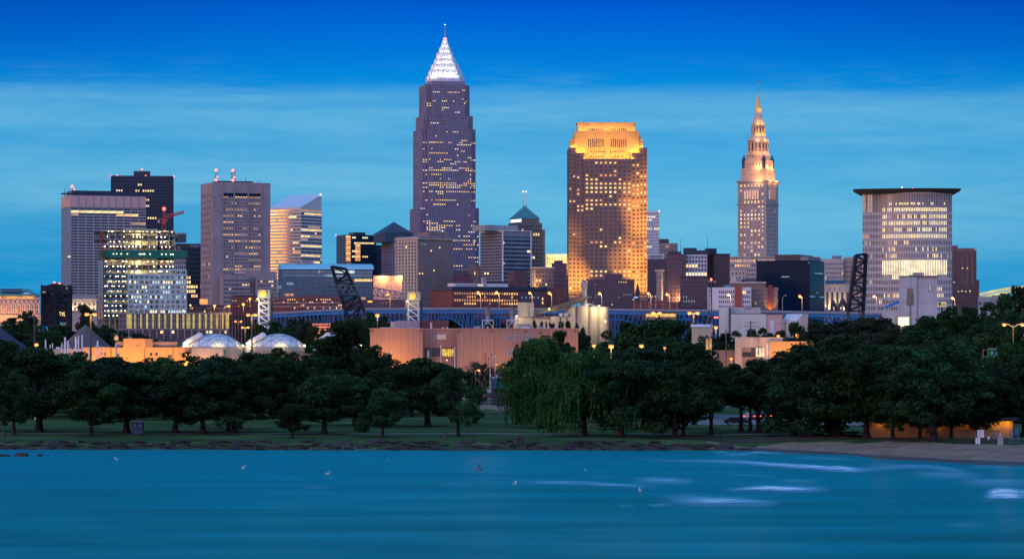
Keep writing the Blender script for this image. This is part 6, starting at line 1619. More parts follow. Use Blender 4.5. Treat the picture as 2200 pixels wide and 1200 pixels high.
    # pillared lower storey
dome(399, 527, 'domed tank nearer the orange lit wall with a pale ribbed roof', 0)
dome(535, 659, 'domed tank between its two neighbours with a pale ribbed roof', 1)
dome(681, 778, 'domed tank mostly hidden by the tall poplar, only its duct showing', 2)
def low_orange():
    b = B('plant_building', 'long low works building glowing orange behind bare masts', 'building', 60, 60, 412, 800, 0, 16, seed=88)
    Z = b.z; g = 'tan_cladding'
    b.vol('wall', 'brick_tan', 60, 177, 750, 900, .5, 16); b.vol('wall', g, 177, 412, 746, 900, 0, 16); b.vol('tower_block', g, 265, 311, 727, 760, -.02, 10); b.vol('tower_block', 'brick_tan', 311, 328, 727.5, 760, .03, 10); b.vol('annex', 'brick_tan', 250, 266, 733, 760, 1, 9); b.vol('annex', 'brick_tan', 327, 381, 734, 760, 1, 9)
    b.vol('coping', 'limestone', 60, 177, 749.4, 750.4, .3, 16.1); b.vol('roof_plant', 'white_panel', 120, 129, 745, 750, 3, 6)
    for q in range(188, 410, 13):
        if not 262 < q < 314: b.slot('wall_joint', b.rx(q)-.04, b.rx(q)+.04, -.05, .02, 0, Z(747), 'brick_tan')
    for q, w_, yt, yb, m in ((216, 4, 757, 763, 'brown_window_glass'), (224, 4, 757, 763, 'brown_window_glass'), (250, 7, 760, 775, 'roof_dark'), (292, 8, 740, 744, 'brick_tan'), (322, 5, 757, 764, 'brown_window_glass'), (334, 5, 757, 764, 'brown_window_glass'), (360, 9, 762, 778, 'roof_dark'), (384, 4, 756, 762, 'grey_band')):
        b.slot('opening', b.rx(q), b.rx(q+w_), -.08, .03, Z(yb), Z(yt), m); b.slot('lintel', b.rx(q-.6), b.rx(q+w_+.6), -.12, .0, Z(yt), Z(yt-.8), 'limestone')
    for q, yt in ((206, 742), (231, 744), (340, 729), (352, 730), (275, 724), (300, 725)): b.mast(q, yt, 748, .12, 'grey_steel', 2.0, 'vent_pipe')
    b.vol('roof_plant', 'grey_steel', 204, 214, 742, 746, 3, 7); b.vol('roof_plant', 'roof_grey', 341, 354, 731, 734.2, 3, 7); b.vol('roof_plant', 'grey_steel', 276, 284, 724, 727, 3, 7)
    for q in (238, 311, 372): b.slot('drain_pipe', b.rx(q)-.07, b.rx(q)+.07, -.2, -.05, 0, Z(747), 'brick_brown')
    for q, pw in ((195, 4600), (235, 4000), (285, 5600), (345, 4600), (395, 4200)):
        lamp_light('SPOT', (b.rx(q), -7, Z(784)), pw, (1, .38, .05), b.root, .5, (b.rx(q), 0, Z(752)), 125, .9)
    b.done()
    b = B('plant_building', 'orange washed works block with a slotted canopy under the domed tanks', 'building', 398, 398, 480, 800, 0, 10, seed=89)
    Z = b.z
    b.vol('wall', g, 398, 475, 756, 900, 0, 10); b.vol('slot', 'brick_brown', 415, 474, 749, 756, .2, 9); b.vol('canopy', 'limestone', 412, 480, 747.5, 749.5, -1, 10); b.vol('pillared_wall', 'cream_concrete', 475, 520, 749, 900, 2, 9)
    for k in range(8): b.p('pillar').box(b.rx(476+k*6), b.rx(478+k*6), 1.4, 2.1, 0, Z(749), 'limestone')
    for q, pw in ((420, 1800), (455, 1600), (500, 700)): lamp_light('SPOT', (b.rx(q), -6, Z(788)), pw, FLOOD_O if q < 480 else FLOOD_Y, b.root, .4, (b.rx(q), 0, Z(765)), 125, .9)
    b.done()
    b = B('plant_building', 'tan works wing between the domed tanks and the tall poplar', 'building', 520, 520, 790, 812, 0, 6, seed=90)
    b.vol('wall', 'brick_tan', 520, 790, 759, 900, 0, 6)
    for k in range(12): b.p('window').box(b.rx(525+k*9), b.rx(531+k*9), -.06, .02, b.z(768), b.z(762), WIN['y' if k % 4 == 1 else 'brown'])
    lamp_light('SPOT', (b.rx(610), -5, b.z(780)), 600, FLOOD_O, b.root, .4, (b.rx(610), 0, b.z(760)), 125, .9); b.done()
low_orange()
# --- road salt heaps
def heap(label, px, py, w_px, base_py, Y, m):
    x = PX(px, Y); z0 = ground_z(x, Y); t = MB(); h = PZ(py, Y)-z0; r_ = w_px*K*Y/2; n = 26
    rnd = random.Random(int(px)); prof = [(1, 0), (.78, .2), (.5, .485), (.25, .74), (.09, .92), (.005, 1)]
    t.lathe((0, 0, 0), [(r_*a, h*c) for a, c in prof], n, m); o = t.build('salt_heap', None, True, (x, Y, z0))
    for v in o.data.vertices: v.co.x *= 1+rnd.uniform(-.025, .025); v.co.y *= 1+rnd.uniform(-.025, .025)
    tag(o, label, 'heap')
hm = mat('heap_tarp', (.115, .105, .115), .9, .25, .12, streak=.5)
heap('tall grey covered salt heap peaking behind the bare masts', 184, 697, 285, 752, 880, hm)
heap('low bluish heap at the edge beside the dark woods', 0, 704, 330, 752, 880, mat('blue_heap', (.035, .045, .085), .95, .25, .15))

# --- orange lit works on the right
def right_works():
    b = B('plant_building', 'orange floodlit works building with a glazed stair front among the trees', 'building', 1580, 1580, 1748, 800, 0, 14, seed=91)
    Z = b.z; g = 'tan_cladding'
    b.vol('wall', g, 1580, 1602, 725, 900, 0, 14); b.vol('wall', 'brick_tan', 1602, 1680, 725, 900, .5, 14); b.vol('wall', g, 1653, 1748, 733, 900, -1.5, 14); b.vol('coping', 'limestone', 1579, 1681, 724, 725.4, -.2, 14)
    f = b.p('stair_front'); f.box(b.rx(1594), b.rx(1640), -.4, .5, Z(800), Z(746), 'brick_tan')
    for p0, p1, yt, yb, m in ((1595, 1613, 756, 766, WIN['dark']), (1614, 1623, 747, 766, WIN['brown']), (1624, 1642, 747, 766, WIN['p']), (1634, 1660, 774, 784, WIN['slate'])):
        q = MB(); q.box(b.rx(p0), b.rx(p1), -.55, -.4, Z(yb), Z(yt), m); q.build('window', b.root)
    fr = b.p('window_frame')
    for q in (1624, 1629, 1633, 1638, 1642): fr.box(b.rx(q)-.05, b.rx(q)+.05, -.65, -.5, Z(766), Z(747), 'white_panel')
    fr.box(b.rx(1624), b.rx(1642), -.64, -.5, Z(757), Z(756.4), 'white_panel'); b.vol('canopy', 'roof_dark', 1620, 1662, 771, 773, -3, -.4); b.vol('roof_plant', 'white_panel', 1646, 1654, 738, 743, -.4, 2); b.vol('parapet', 'roof_dark', 1636, 1637, 746, 800, -.7, -.4)
    b.mast(1630, 720, 760, .12, y=-.8); b.mast(1626, 722, 728, .08, y=-.8)
    for q, yy, ty, pw, n in ((1590, 782, 745, 1300, 6), (1680, 775, 748, 4300, 8), (1722, 775, 750, 3600, 8), (1640, 786, 765, 1000, 6)):
        lamp_light('SPOT', (b.rx(q), -n-1.5, Z(yy)), pw, (1, .42, .05), b.root, .4, (b.rx(q), 0, Z(ty)), 125, .9)
    b.done()
    b = B('plant_building', 'low tan annex with a round duct beside the orange floodlit works', 'building', 1522, 1522, 1580, 805, 0, 10, seed=92)
    b.vol('wall', 'brick_tan', 1522, 1580, 752, 900, 0, 10); q = MB(); q.lathe((0, 0, 0), [(1.0, -.5), (1.0, .5)], 14, 'white_panel'); o = q.build('round_duct', b.root); o.rotation_euler = (R(90), 0, 0); o.location = (b.rx(1534), -.6, b.z(766))
    lamp_light('SPOT', (b.rx(1565), -5, b.z(785)), 400, FLOOD_O, b.root, .4, (b.rx(1565), 0, b.z(765)), 125, .9); b.done()
    for px, l in ((1519, 'yellow lit vent pipe by the dark woods'), (1527, 'second yellow lit vent pipe, next to the tan annex')):
        t = gthing('vent_pipe', l, 'pipe', px, 800); a = MB(); h = PZ(728, 800)-t.location.z; a.tube((0, 0, 0), (0, 0, h), .32, .32, mat('lit_pipe', (.75, .5, .15), .6, .1), 8); a.tube((0, 0, h), (0, 0, h+.25), .42, .42, 'grey_steel', 8); a.build('pipe', t)
        lamp_light('SPOT', (0, -2.5, PZ(768, 800)-t.location.z), 300, (1, .6, .1), t, .2, (0, 0, PZ(745, 800)-t.location.z), 80)
right_works()
t = gthing('brick_hut', 'red brick terrace block half hidden below the viaduct by trees', 'building', 690, 1500); z0 = t.location.z; Z = lambda py: PZ(py, 1500)-z0; q = K*1500
a = MB(); a.box(-20*q, 20*q, 0, 10, 0, Z(694), 'brick_red'); a.build('wall', t)
a = MB()
for k in range(4): a.box(-20*q, 20*q, -.3, 0, Z(697+k*6), Z(695.5+k*6), 'pink_panel')
a.build('trim_strip', t)
lamp_light('SPOT', (0, -10, Z(718)), 9000, FLOOD_P, t, .4, (0, 0, Z(702)), 120)

# ------------------------------------------------------------------ lamps
def street_lamp(px, py, Y, label, kind='single', side=1, power=600, bulb=.42, m=None, col=(1, .45, .08), group='orange street lamps', pole=.16, base=None, arm=1.0):
    t = gthing('street_lamp', label, 'street lamp', px, Y, group); z0 = t.location.z
    h = PZ(py, Y)-z0; m = m or BULB_O; s = K*Y
    a = MB(); top = h-.2 if kind != 'double' else h
    a.tube((0, 0, 0), (0, 0, top), pole*1.4, pole*.9, mat('lamp_pole', (.07, .065, .06), .6, .15), 6); a.build('pole', t)
    heads = {'single': [side*arm], 'double': [-arm, arm], 'globe': [0]}[kind]
    for e in heads:
        if kind != 'globe': q = MB(); q.path([(0, 0, h-.3*arm), (e*.6, 0, h+.15), (e, 0, h+.1)], [pole*.6]*3, 'grey_steel', 5); q.build('arm', t)
        q = MB(); q.ball((e, -.05, h), bulb, m, 10, 6, .8); q.build('bulb', t)  # oversized ball: the lamp's bloom is put into the bulb size
        q = MB(); q.lathe((e, 0, h+bulb*.55), [(bulb*1.15, 0), (bulb*.9, bulb*.35), (.05, bulb*.5)], 10, 'lamp_pole'); q.build('lamp_head', t)
        lamp_light('POINT', (e, -bulb-.5, h-bulb-.3), power, col, t, .3)
    return t
L = street_lamp
L(195, 675, 700, 'tall twin headed street lamp glowing orange over the bare masts', 'double', power=600, bulb=.5, arm=1.0, pole=.22)
L(541, 676, 760, 'tall twin headed street lamp between the two domed tanks', 'double', power=600, bulb=.5, arm=1.0, pole=.22)
L(527, 703, 1200, 'orange street lamp low behind the domed tanks', 'double', power=1200, bulb=.55, arm=1.2)
L(76, 740, 760, 'orange street lamp by the low bluish heap', 'single', power=700, bulb=.55, arm=.3)
L(168, 719, 1300, 'orange street lamp in the woods beside the salt heap peak', 'globe', power=900, bulb=.8)
L(512, 690, 1500, 'small orange lamp on the parking deck', 'double', power=700, bulb=.6, arm=1.5)
L(523, 653, 1950, 'orange street lamp at the low brick hall', 'globe', power=7000, bulb=1.1)
L(537, 641, 2000, 'upper orange street lamp at the low brick hall', 'globe', power=4000, bulb=.9)
L(482, 657, 1950, 'orange street lamp by the small hipped brick block', 'single', power=6000, bulb=1.0, arm=3)
L(461, 656, 1960, 'orange street lamp next to the orange roof sign', 'globe', power=7000, bulb=1.0)
L(409, 655, 1960, 'pale lamp by the white panelled corner of the unfinished tower', 'globe', power=900, bulb=.6, m=BULB_Y)
L(811, 677, 1300, 'lone orange street lamp glowing among trees by the salmon warehouse', 'globe', power=2500, bulb=1.0)
for px, py, l in ((833, 632, 'viaduct lamp before the small pink block'), (1027, 628, 'viaduct lamp before the amber warehouse windows'), (1067, 628, 'second viaduct lamp before the amber warehouse windows'), (1138, 629, 'viaduct lamp at the end of the long brown warehouse'), (1180, 629, 'viaduct lamp before the red brick hall'), (1288, 630, 'viaduct lamp before the plum apartment slab'), (1393, 630, 'viaduct lamp right of the church spire'), (1433, 632, 'viaduct lamp by the narrow pink building'), (1565, 633, 'viaduct lamp before the white loft building'), (1718, 636, 'viaduct lamp on a tall arm before the navy cube'), (1878, 636, 'viaduct lamp before the bowed courthouse'), (2046, 640, 'lamp by the hillside below the rust brown tower')):
    Y = 1858; t = thing('street_lamp', 'orange '+l, 'street lamp', (PX(px, Y), Y, PZ(667, Y)), 0, 'orange street lamps'); h = (667-py)*K*Y
    a = MB(); a.path([(1.6, 0, 0), (1.6, 0, h*.75), (1.2, 0, h*.95), (.4, 0, h)], [.18]*4, 'grey_steel', 5); a.build('pole', t)
    q = MB(); q.ball((0, 0, h), .9, BULB_O, 10, 6); q.build('bulb', t); lamp_light('POINT', (0, -1.6, h-.9), 5000, (1, .42, .08), t, .4)  # bulb swollen likewise to suggest bloom
Y = 1858; t = thing('street_lamp', 'unlit grey arm lamp on the viaduct at the navy cube edge', 'street lamp', (PX(1681, Y), Y, PZ(667, Y))); a = MB(); h = 33*K*Y; a.path([(0, 0, 0), (0, 0, h*.8), (1.2, 0, h*.96), (2.0, 0, h)], [.16]*4, 'grey_steel', 5); a.build('pole', t); a = MB(); a.ball((2.2, 0, h), .3, 'white_panel'); a.build('lamp_head', t)
L(1410, 672, 1080, 'twin headed orange lamp before the yellow topped tan block', 'double', power=1500, bulb=.65, arm=1.3, pole=.22)
L(1490, 672, 1080, 'twin headed orange lamp under the viaduct, by the little gabled shed', 'double', power=1800, bulb=.75, arm=1.5, pole=.22)
L(1538, 703, 1000, 'orange lamp before the pale grey plant', 'globe', power=900, bulb=.7)
L(1672, 721, 900, 'small orange lamp over the orange floodlit works roof', 'globe', power=400, bulb=.5)
L(1714, 720, 900, 'bright orange lamp high above the orange floodlit works', 'globe', power=900, bulb=.75)
L(1692, 747, 770, 'lamp on a bent arm before the orange floodlit works', 'single', power=500, bulb=.36, arm=2.2)
L(1571, 770, 780, 'orange lamp low by the tan annex', 'globe', power=400, bulb=.42)
L(2177, 697, 700, 'twin headed orange lamp on the wooded hillside', 'double', power=1200, bulb=.5, arm=2.2, pole=.14)
for px, py, Y, l, pw, bb in ((1276, 742, 525, 'orange lamp in front of the willow top', 500, .36), (1313, 744, 525, 'brightest orange lamp glowing in the great crown', 1100, .5), (1378, 743, 525, 'orange lamp shining through the great crown', 700, .42), (1428, 747, 525, 'half hidden orange lamp in the great crown', 120, .25),
                        (889, 774, 640, 'orange lamp at the salmon warehouse foot', 400, .3), (1067, 782, 700, 'small orange lamp by the bare tree', 160, .25), (1140, 790, 600, 'dim orange lamp inside the willow', 120, .28)):
    L(px, py, Y, l, 'globe', power=pw, bulb=bb, pole=.07)
L(1021, 795, 620, 'arm lamp lit orange beside the dark round tree', 'single', power=350, bulb=.3, arm=.75, pole=.07)
L(1091, 801, 640, 'glaring pale yellow lamp at the willow edge', 'globe', power=900, bulb=.48, m=BULB_Y, col=(1, .75, .25))
for px, py, Y, l in ((960, 773, 660, 'tiny yellow lamp in the treetop by the lit loading bay'), (950, 781, 650, 'tiny yellow lamp lower in the same treetop'), (1014, 790, 690, 'tiny orange lamp on the dark round tree')): L(px, py, Y, l, 'globe', power=60, bulb=.15, pole=.05, m=BULB_Y)
for px, py, Y, l in ((1660, 619, 1700, ''),): pass

# --- other mid-ground posts
def utility_pole(px, py, Y, label, arms=3, lean=0):
    t = gthing('utility_pole', label, 'utility pole', px, Y, 'wooden utility poles'); h = PZ(py, Y)-t.location.z; m = mat('old_wood', (.10, .085, .075), .9, .2, .6)
    a = MB(); a.tube((0, 0, 0), (lean, 0, h), .22, .15, m, 6); a.build('pole', t)
    for k in range(arms):
        q = MB(); z = h-.7-k*1.1; wd = 1.6 if k != 1 else 2.0; q.box(-wd+lean, wd+lean, -.1, .1, z, z+.18, m); q.build('crossarm', t)
        for sx in (-.9, -.4, .4, .9): q = MB(); q.tube((sx*wd+lean, 0, z+.15), (sx*wd+lean, 0, z+.5), .1, .06, 'pale_stone', 5); q.build('insulator', t)
utility_pole(1613, 688, 850, 'wooden utility pole with three crossarms before the pale grey plant'); utility_pole(1687, 684, 1000, 'wooden utility pole at the gabled plant end', 2)
utility_pole(1529, 605, 1000, 'tall dark pole beside the radio mast', 0); utility_pole(1560, 708, 800, 'plain wooden pole in the dark woods', 0); utility_pole(74, 676, 800, 'thin pole over the orange lamp by the bluish heap', 1)
t = gthing('radio_mast', 'lattice radio mast carrying pale antennas beside the white loft building', 'mast', 1526, 1300); z0 = t.location.z; Z = lambda py: PZ(py, 1300)-z0; s = K*1300
a = MB(); z = 0; k = 0
for sx in (-4*s, 3*s): a.bar((sx*1.5, 0, 0), (sx*.5, 0, Z(607)), .2, STEEL)
while z < Z(612):
    f = 1.5-z/Z(607); a.bar((-4*s*(f if k % 2 else f), 0, z), (3*s*f, 0, z+2), .1, STEEL); a.bar((3*s*f, 0, z+2), (-4*s*f, 0, z+4), .1, STEEL); z += 4; k += 1
a.build('lattice', t)
for q in (1523, 1528, 1533, 1537): a = MB(); a.box((q-1526)*s-.15, (q-1526)*s+.15, -.3, 0, Z(607), Z(603), 'white_panel'); a.build('antenna', t)
a = MB(); a.ball((1*s*2, 0, Z(600)), .55, BULB_R); a.build('beacon', t); a = MB(); a.bar((-9*s, 0, Z(608)), (10*s, 0, Z(608)), .2, STEEL); a.build('crossarm', t)
t = gthing('warning_light', 'pair of red signal lamps under the viaduct near the radio mast', 'signal', 1538, 1500); z0 = t.location.z
a = MB(); a.bar((0, 0, 0), (0, 0, PZ(684, 1500)-z0), .2, STEEL); a.build('post', t)
for dx_ in (-.5, .7): a = MB(); a.ball((dx_, -.3, PZ(681.5, 1500)-z0), .5, BULB_R); a.build('bulb', t)
a = MB(); a.box(-1.2, 1.4, -.1, .1, PZ(683, 1500)-z0, PZ(680, 1500)-z0, STEEL); a.build('backplate', t)
# mushroom shaped light mast
t = gthing('round_top_post', 'mushroom topped post glowing orange over the low works roof', 'post', 250, 780); z0 = t.location.z; h = PZ(722, 780)-z0
a = MB(); a.tube((0, 0, 0), (0, 0, h-.8), .14, .12, 'limestone', 6); a.build('pole', t); a = MB(); a.lathe((0, 0, h-1.0), [(.55, 0), (.6, .5), (.4, 1.0), (.05, 1.25)], 12, emis('mushroom_glow', (1, .42, .10), .8)); a.build('lamp_head', t)
# green highway sign
t = gthing('road_sign', 'green highway sign on a rusty bracket among the hillside trees', 'sign', 2131, 640); z0 = t.location.z; X = lambda px: PX(px, 640)-PX(2131, 640); Z = lambda py: PZ(py, 640)-z0
a = MB(); a.box(X(2121), X(2154), 0, .12, Z(770), Z(748), mat('sign_green', (.008, .13, .07), .6, .1, .5)); a.build('panel', t)
a = MB()
for z_ in (748.6, 769.4): a.box(X(2121), X(2154), -.03, .0, Z(z_+.4), Z(z_-.4), 'white_panel')
a.build('border', t)
for ch, px, py, sz in (('6', 2129, 760, .9), ('A', 2140, 759, .9), ('N', 2133, 768, .55)): text(ch, sz, 'white_panel', t, (X(px), -.05, Z(py)))
a = MB(); rm = mat('rusty_bracket', (.30, .17, .12), .8, .2); a.bar((X(2112), .1, 0), (X(2112), .1, Z(750)), .12, rm); a.bar((X(2112), .1, Z(752)), (X(2119), .1, Z(752)), .1, rm); a.bar((X(2112), .1, Z(766)), (X(2121), .1, Z(766)), .1, rm); a.build('bracket', t)
a = MB(); a.bar((X(2126), .25, 0), (X(2126), .25, Z(750)), .1, STEEL); a.bar((X(2149), .25, 0), (X(2149), .25, Z(750)), .1, STEEL); a.build('post_frame', t)

# ------------------------------------------------------------------ sailboats laid up behind the trees
def sailboat(px, py, Y, label, r_=.11, stay=None, hull='white_panel'):
    t = gthing('sailboat', label, 'sailboat', px, Y, 'laid up sailboats'); h = PZ(py, Y)-t.location.z
    hm_ = MATS[hull] if isinstance(hull, str) else hull
    a = MB(); n = 8; sec = []
    for k in range(n+1):
        u = k/n; y = -4+8*u; wd = 1.25*math.sin(math.pi*min(.97, .12+u*.88))**.6; sec.append([(-wd, y, 2.0+.3*u), (-wd*.7, y, 1.2), (0, y, .8), (wd*.7, y, 1.2), (wd, y, 2.0+.3*u)])
    vs = [p for s_ in sec for p in s_]; fs = [(i*5+j, i*5+j+1, i*5+j+6, i*5+j+5) for i in range(n) for j in range(4)]+[(i*5+4, i*5, i*5+5, i*5+9) for i in range(n)]+[(4, 3, 2, 1, 0), tuple(n*5+j for j in range(5))]
    a.add(vs, fs, hm_); a.build('hull', t)
    a = MB(); a.frustum((-.8, .8, -2, 1.6), 2.1, (-.6, .6, -1.6, 1.2), 2.8, 'grey_band'); a.build('cabin', t)
    a = MB(); a.tube((0, .6, 2.2), (0, .6, h), r_*1.35, r_*1.1, mat('mast_alloy', (.75, .78, .82), .4, .08, .5), 6); a.build('mast', t)
    a = MB(); a.tube((0, .6, 3.3), (0, -3.2, 3.4), .09, .08, 'mast_alloy', 6); a.build('boom', t)
    a = MB();
    if stay is not None: a.tube((stay, .6, 3.0), (0, .6, h-.3), .05, .05, 'mast_alloy', 4)
    a.tube((0, 3.9, 2.3), (0, .6, h-.4), .02, .02, 'dark_steel', 4); a.build('stay', t)
    a = MB(); a.box(-.15, .15, -1.5, 1.5, .0, 1.0, 'blue_heap'); a.build('keel', t)
for i, (px, py, r_, st) in enumerate(((97, 729, .13, 1.2), (107, 740, .10, None), (112, 737, .11, None), (132, 735, .10, None), (139, 724, .2, None), (145, 731, .13, 3.0), (162, 723, .2, None), (168, 720, .13, -2.5), (176, 719, .15, None), (190, 746, .12, None), (209, 732, .16, None), (217, 743, .09, 2.4), (248, 736, .11, None))):
    sailboat(px, py, 690+(i*7) % 26, ['slim pale mast sailboat nearest the orange lamp by the heap', 'short mast sailboat close beside the slim pale mast', 'sailboat mast just right of the short one', 'sailboat mast under the left slope of the salt heap', 'thick leaning topped mast before the salt heap', 'sailboat mast with a slanting stay before the heap', 'thickest white mast below the salt heap peak', 'second of three tall masts under the heap peak', 'third of three tall masts under the heap peak', 'low mast left of the tall twin lamp', 'thick mast right of the tall twin lamp', 'thin mast with a stay against the orange wall', 'mast before the mushroom topped post'][i], r_, st)
for px, py, l in ((839, 752, 'bare mast before the salmon wall foot'), (947, 741, 'white mast before the loading bay'), (977, 745, 'white mast right of the loading bay'), (920, 754, 'short white mast left of the loading bay'), (1053, 757, 'pale mast beside the bare tree'), (1064, 762, 'tall white mast above the blue hulled boat')):
    sailboat(px, py, 700 if px != 1064 else 690, l, .09 if px < 1000 else .055, None, 'white_panel' if px < 1000 else 'blue_heap')
t = gthing('motor_boat', 'blue hulled boat with a white deck rail beside the willow', 'boat', 1070, 655); s = K*655; z0 = t.location.z; Z = lambda py: PZ(py, 655)-z0
a = MB(); bh = mat('blue_hull', (.03, .20, .42), .4, .1, .3); a.frustum((-9*s, 9*s, -1.2, 6), Z(835), (-12*s, 12*s, -1.8, 7), Z(812), bh); a.build('hull', t)
a = MB(); a.box(-13*s, 13*s, -1.9, 7, Z(812), Z(809.5), 'white_panel'); a.build('deck_rail', t); a = MB(); a.box(-5*s, 7*s, 0, 4, Z(809.5), Z(800), 'white_panel'); a.build('cabin', t); a = MB(); a.box(-1.5, 1.5, 0, 5, 0, Z(834), STEEL); a.build('cradle', t)
# ================================================================== TREES
def leaf_mat(name, c1, c2, c3):
    m = bpy.data.materials.new(name); m.use_nodes = True; MATS[name] = m
    t = NT(m.node_tree); b = t.n['Principled BSDF']
    v = t.add('ShaderNodeTexCoord').outputs['Object']
    n = t.noise(v, 0.55, 3.0, 0.6)
    c = t.ramp(n, [(0.33, (*c1, 1)), (0.52, (*c2, 1)), (0.70, (*c3, 1))])
    oi = t.add('ShaderNodeObjectInfo'); hs = t.add('ShaderNodeHueSaturation'); t.link(c, hs.inputs['Color'])
    t.link(t.mr(oi.outputs['Random'], 0, 1, 0.62, 1.6, False), hs.inputs['Value'])
    t.link(t.mr(t.math('FRACT', t.math('MULTIPLY', oi.outputs['Random'], 9.7)), 0, 1, 0.475, 0.525, False), hs.inputs['Hue'])
    t.link(hs.outputs[0], b.inputs['Base Color']); b.inputs['Roughness'].default_value = 0.7; b.inputs['Specular IOR Level'].default_value = 0.15
    tr = t.add('ShaderNodeBsdfTranslucent'); t.link(hs.outputs[0], tr.inputs[0])
    mx = t.add('ShaderNodeMixShader'); mx.inputs[0].default_value = .25
    t.link(b.outputs[0], mx.inputs[1]); t.link(tr.outputs[0], mx.inputs[2]); t.link(mx.outputs[0], t.n['Material Output'].inputs[0])
    return m
LEAF = leaf_mat('leaf_green', (.005, .020, .008), (.010, .042, .013), (.024, .080, .020))
LEAFW = leaf_mat('leaf_willow', (.007, .040, .013), (.016, .080, .020), (.032, .125, .030))
LEAFD = leaf_mat('leaf_dusky', (.012, .020, .012), (.020, .031, .017), (.030, .040, .021))
BARK = mat('bark', (.020, .017, .016), .95, .3, .8, bump=.6)
mat('bare_twig', (.13, .085, .075), .9, .2, .6)

def leaves(cl, n, size, rg, droop=0.0, elong=1.6):
    """cl: list of (cx,cy,cz,rx,rz); returns quads spread over and just inside each clump's shell"""
    C = np.array([c[:3] for c in cl]); RX = np.array([c[3] for c in cl]); RZ = np.array([c[4] for c in cl])
    k = rg.choice(len(cl), size=n, p=(RX**2)/np.sum(RX**2))
    d = rg.normal(size=(n, 3)); d[:, 2] += .25; d /= np.linalg.norm(d, axis=1)[:, None]
    rad = rg.uniform(.4, 1.1, n)**.6; rad[::9] *= 1.22
    P = C[k]+d*np.stack([RX[k]*rad, RX[k]*rad, RZ[k]*rad], 1)
    nr = d+rg.normal(size=(n, 3))*.75; nr /= np.linalg.norm(nr, axis=1)[:, None]
    a = rg.normal(size=(n, 3)); a[:, 2] -= droop; a -= nr*np.sum(a*nr, 1)[:, None]; a /= np.linalg.norm(a, axis=1)[:, None]
    b = np.cross(nr, a); s = size*rg.uniform(.6, 1.35, n)[:, None]
    V = np.stack([P-a*s*elong*.5, P+b*s*.5-a*s*.1, P+a*s*elong*.5, P-b*s*.5-a*s*.1], 1).reshape(-1, 3)
    return V
def mesh_np(name, V, m):
    n = len(V)//4; me = bpy.data.meshes.new(name); me.vertices.add(len(V)); me.vertices.foreach_set('co', V.astype(np.float32).ravel())
    me.loops.add(4*n); me.loops.foreach_set('vertex_index', np.arange(4*n, dtype=np.int32)); me.polygons.add(n); me.polygons.foreach_set('loop_start', np.arange(0, 4*n, 4, dtype=np.int32))
    me.materials.append(m); me.update(calc_edges=True); return me
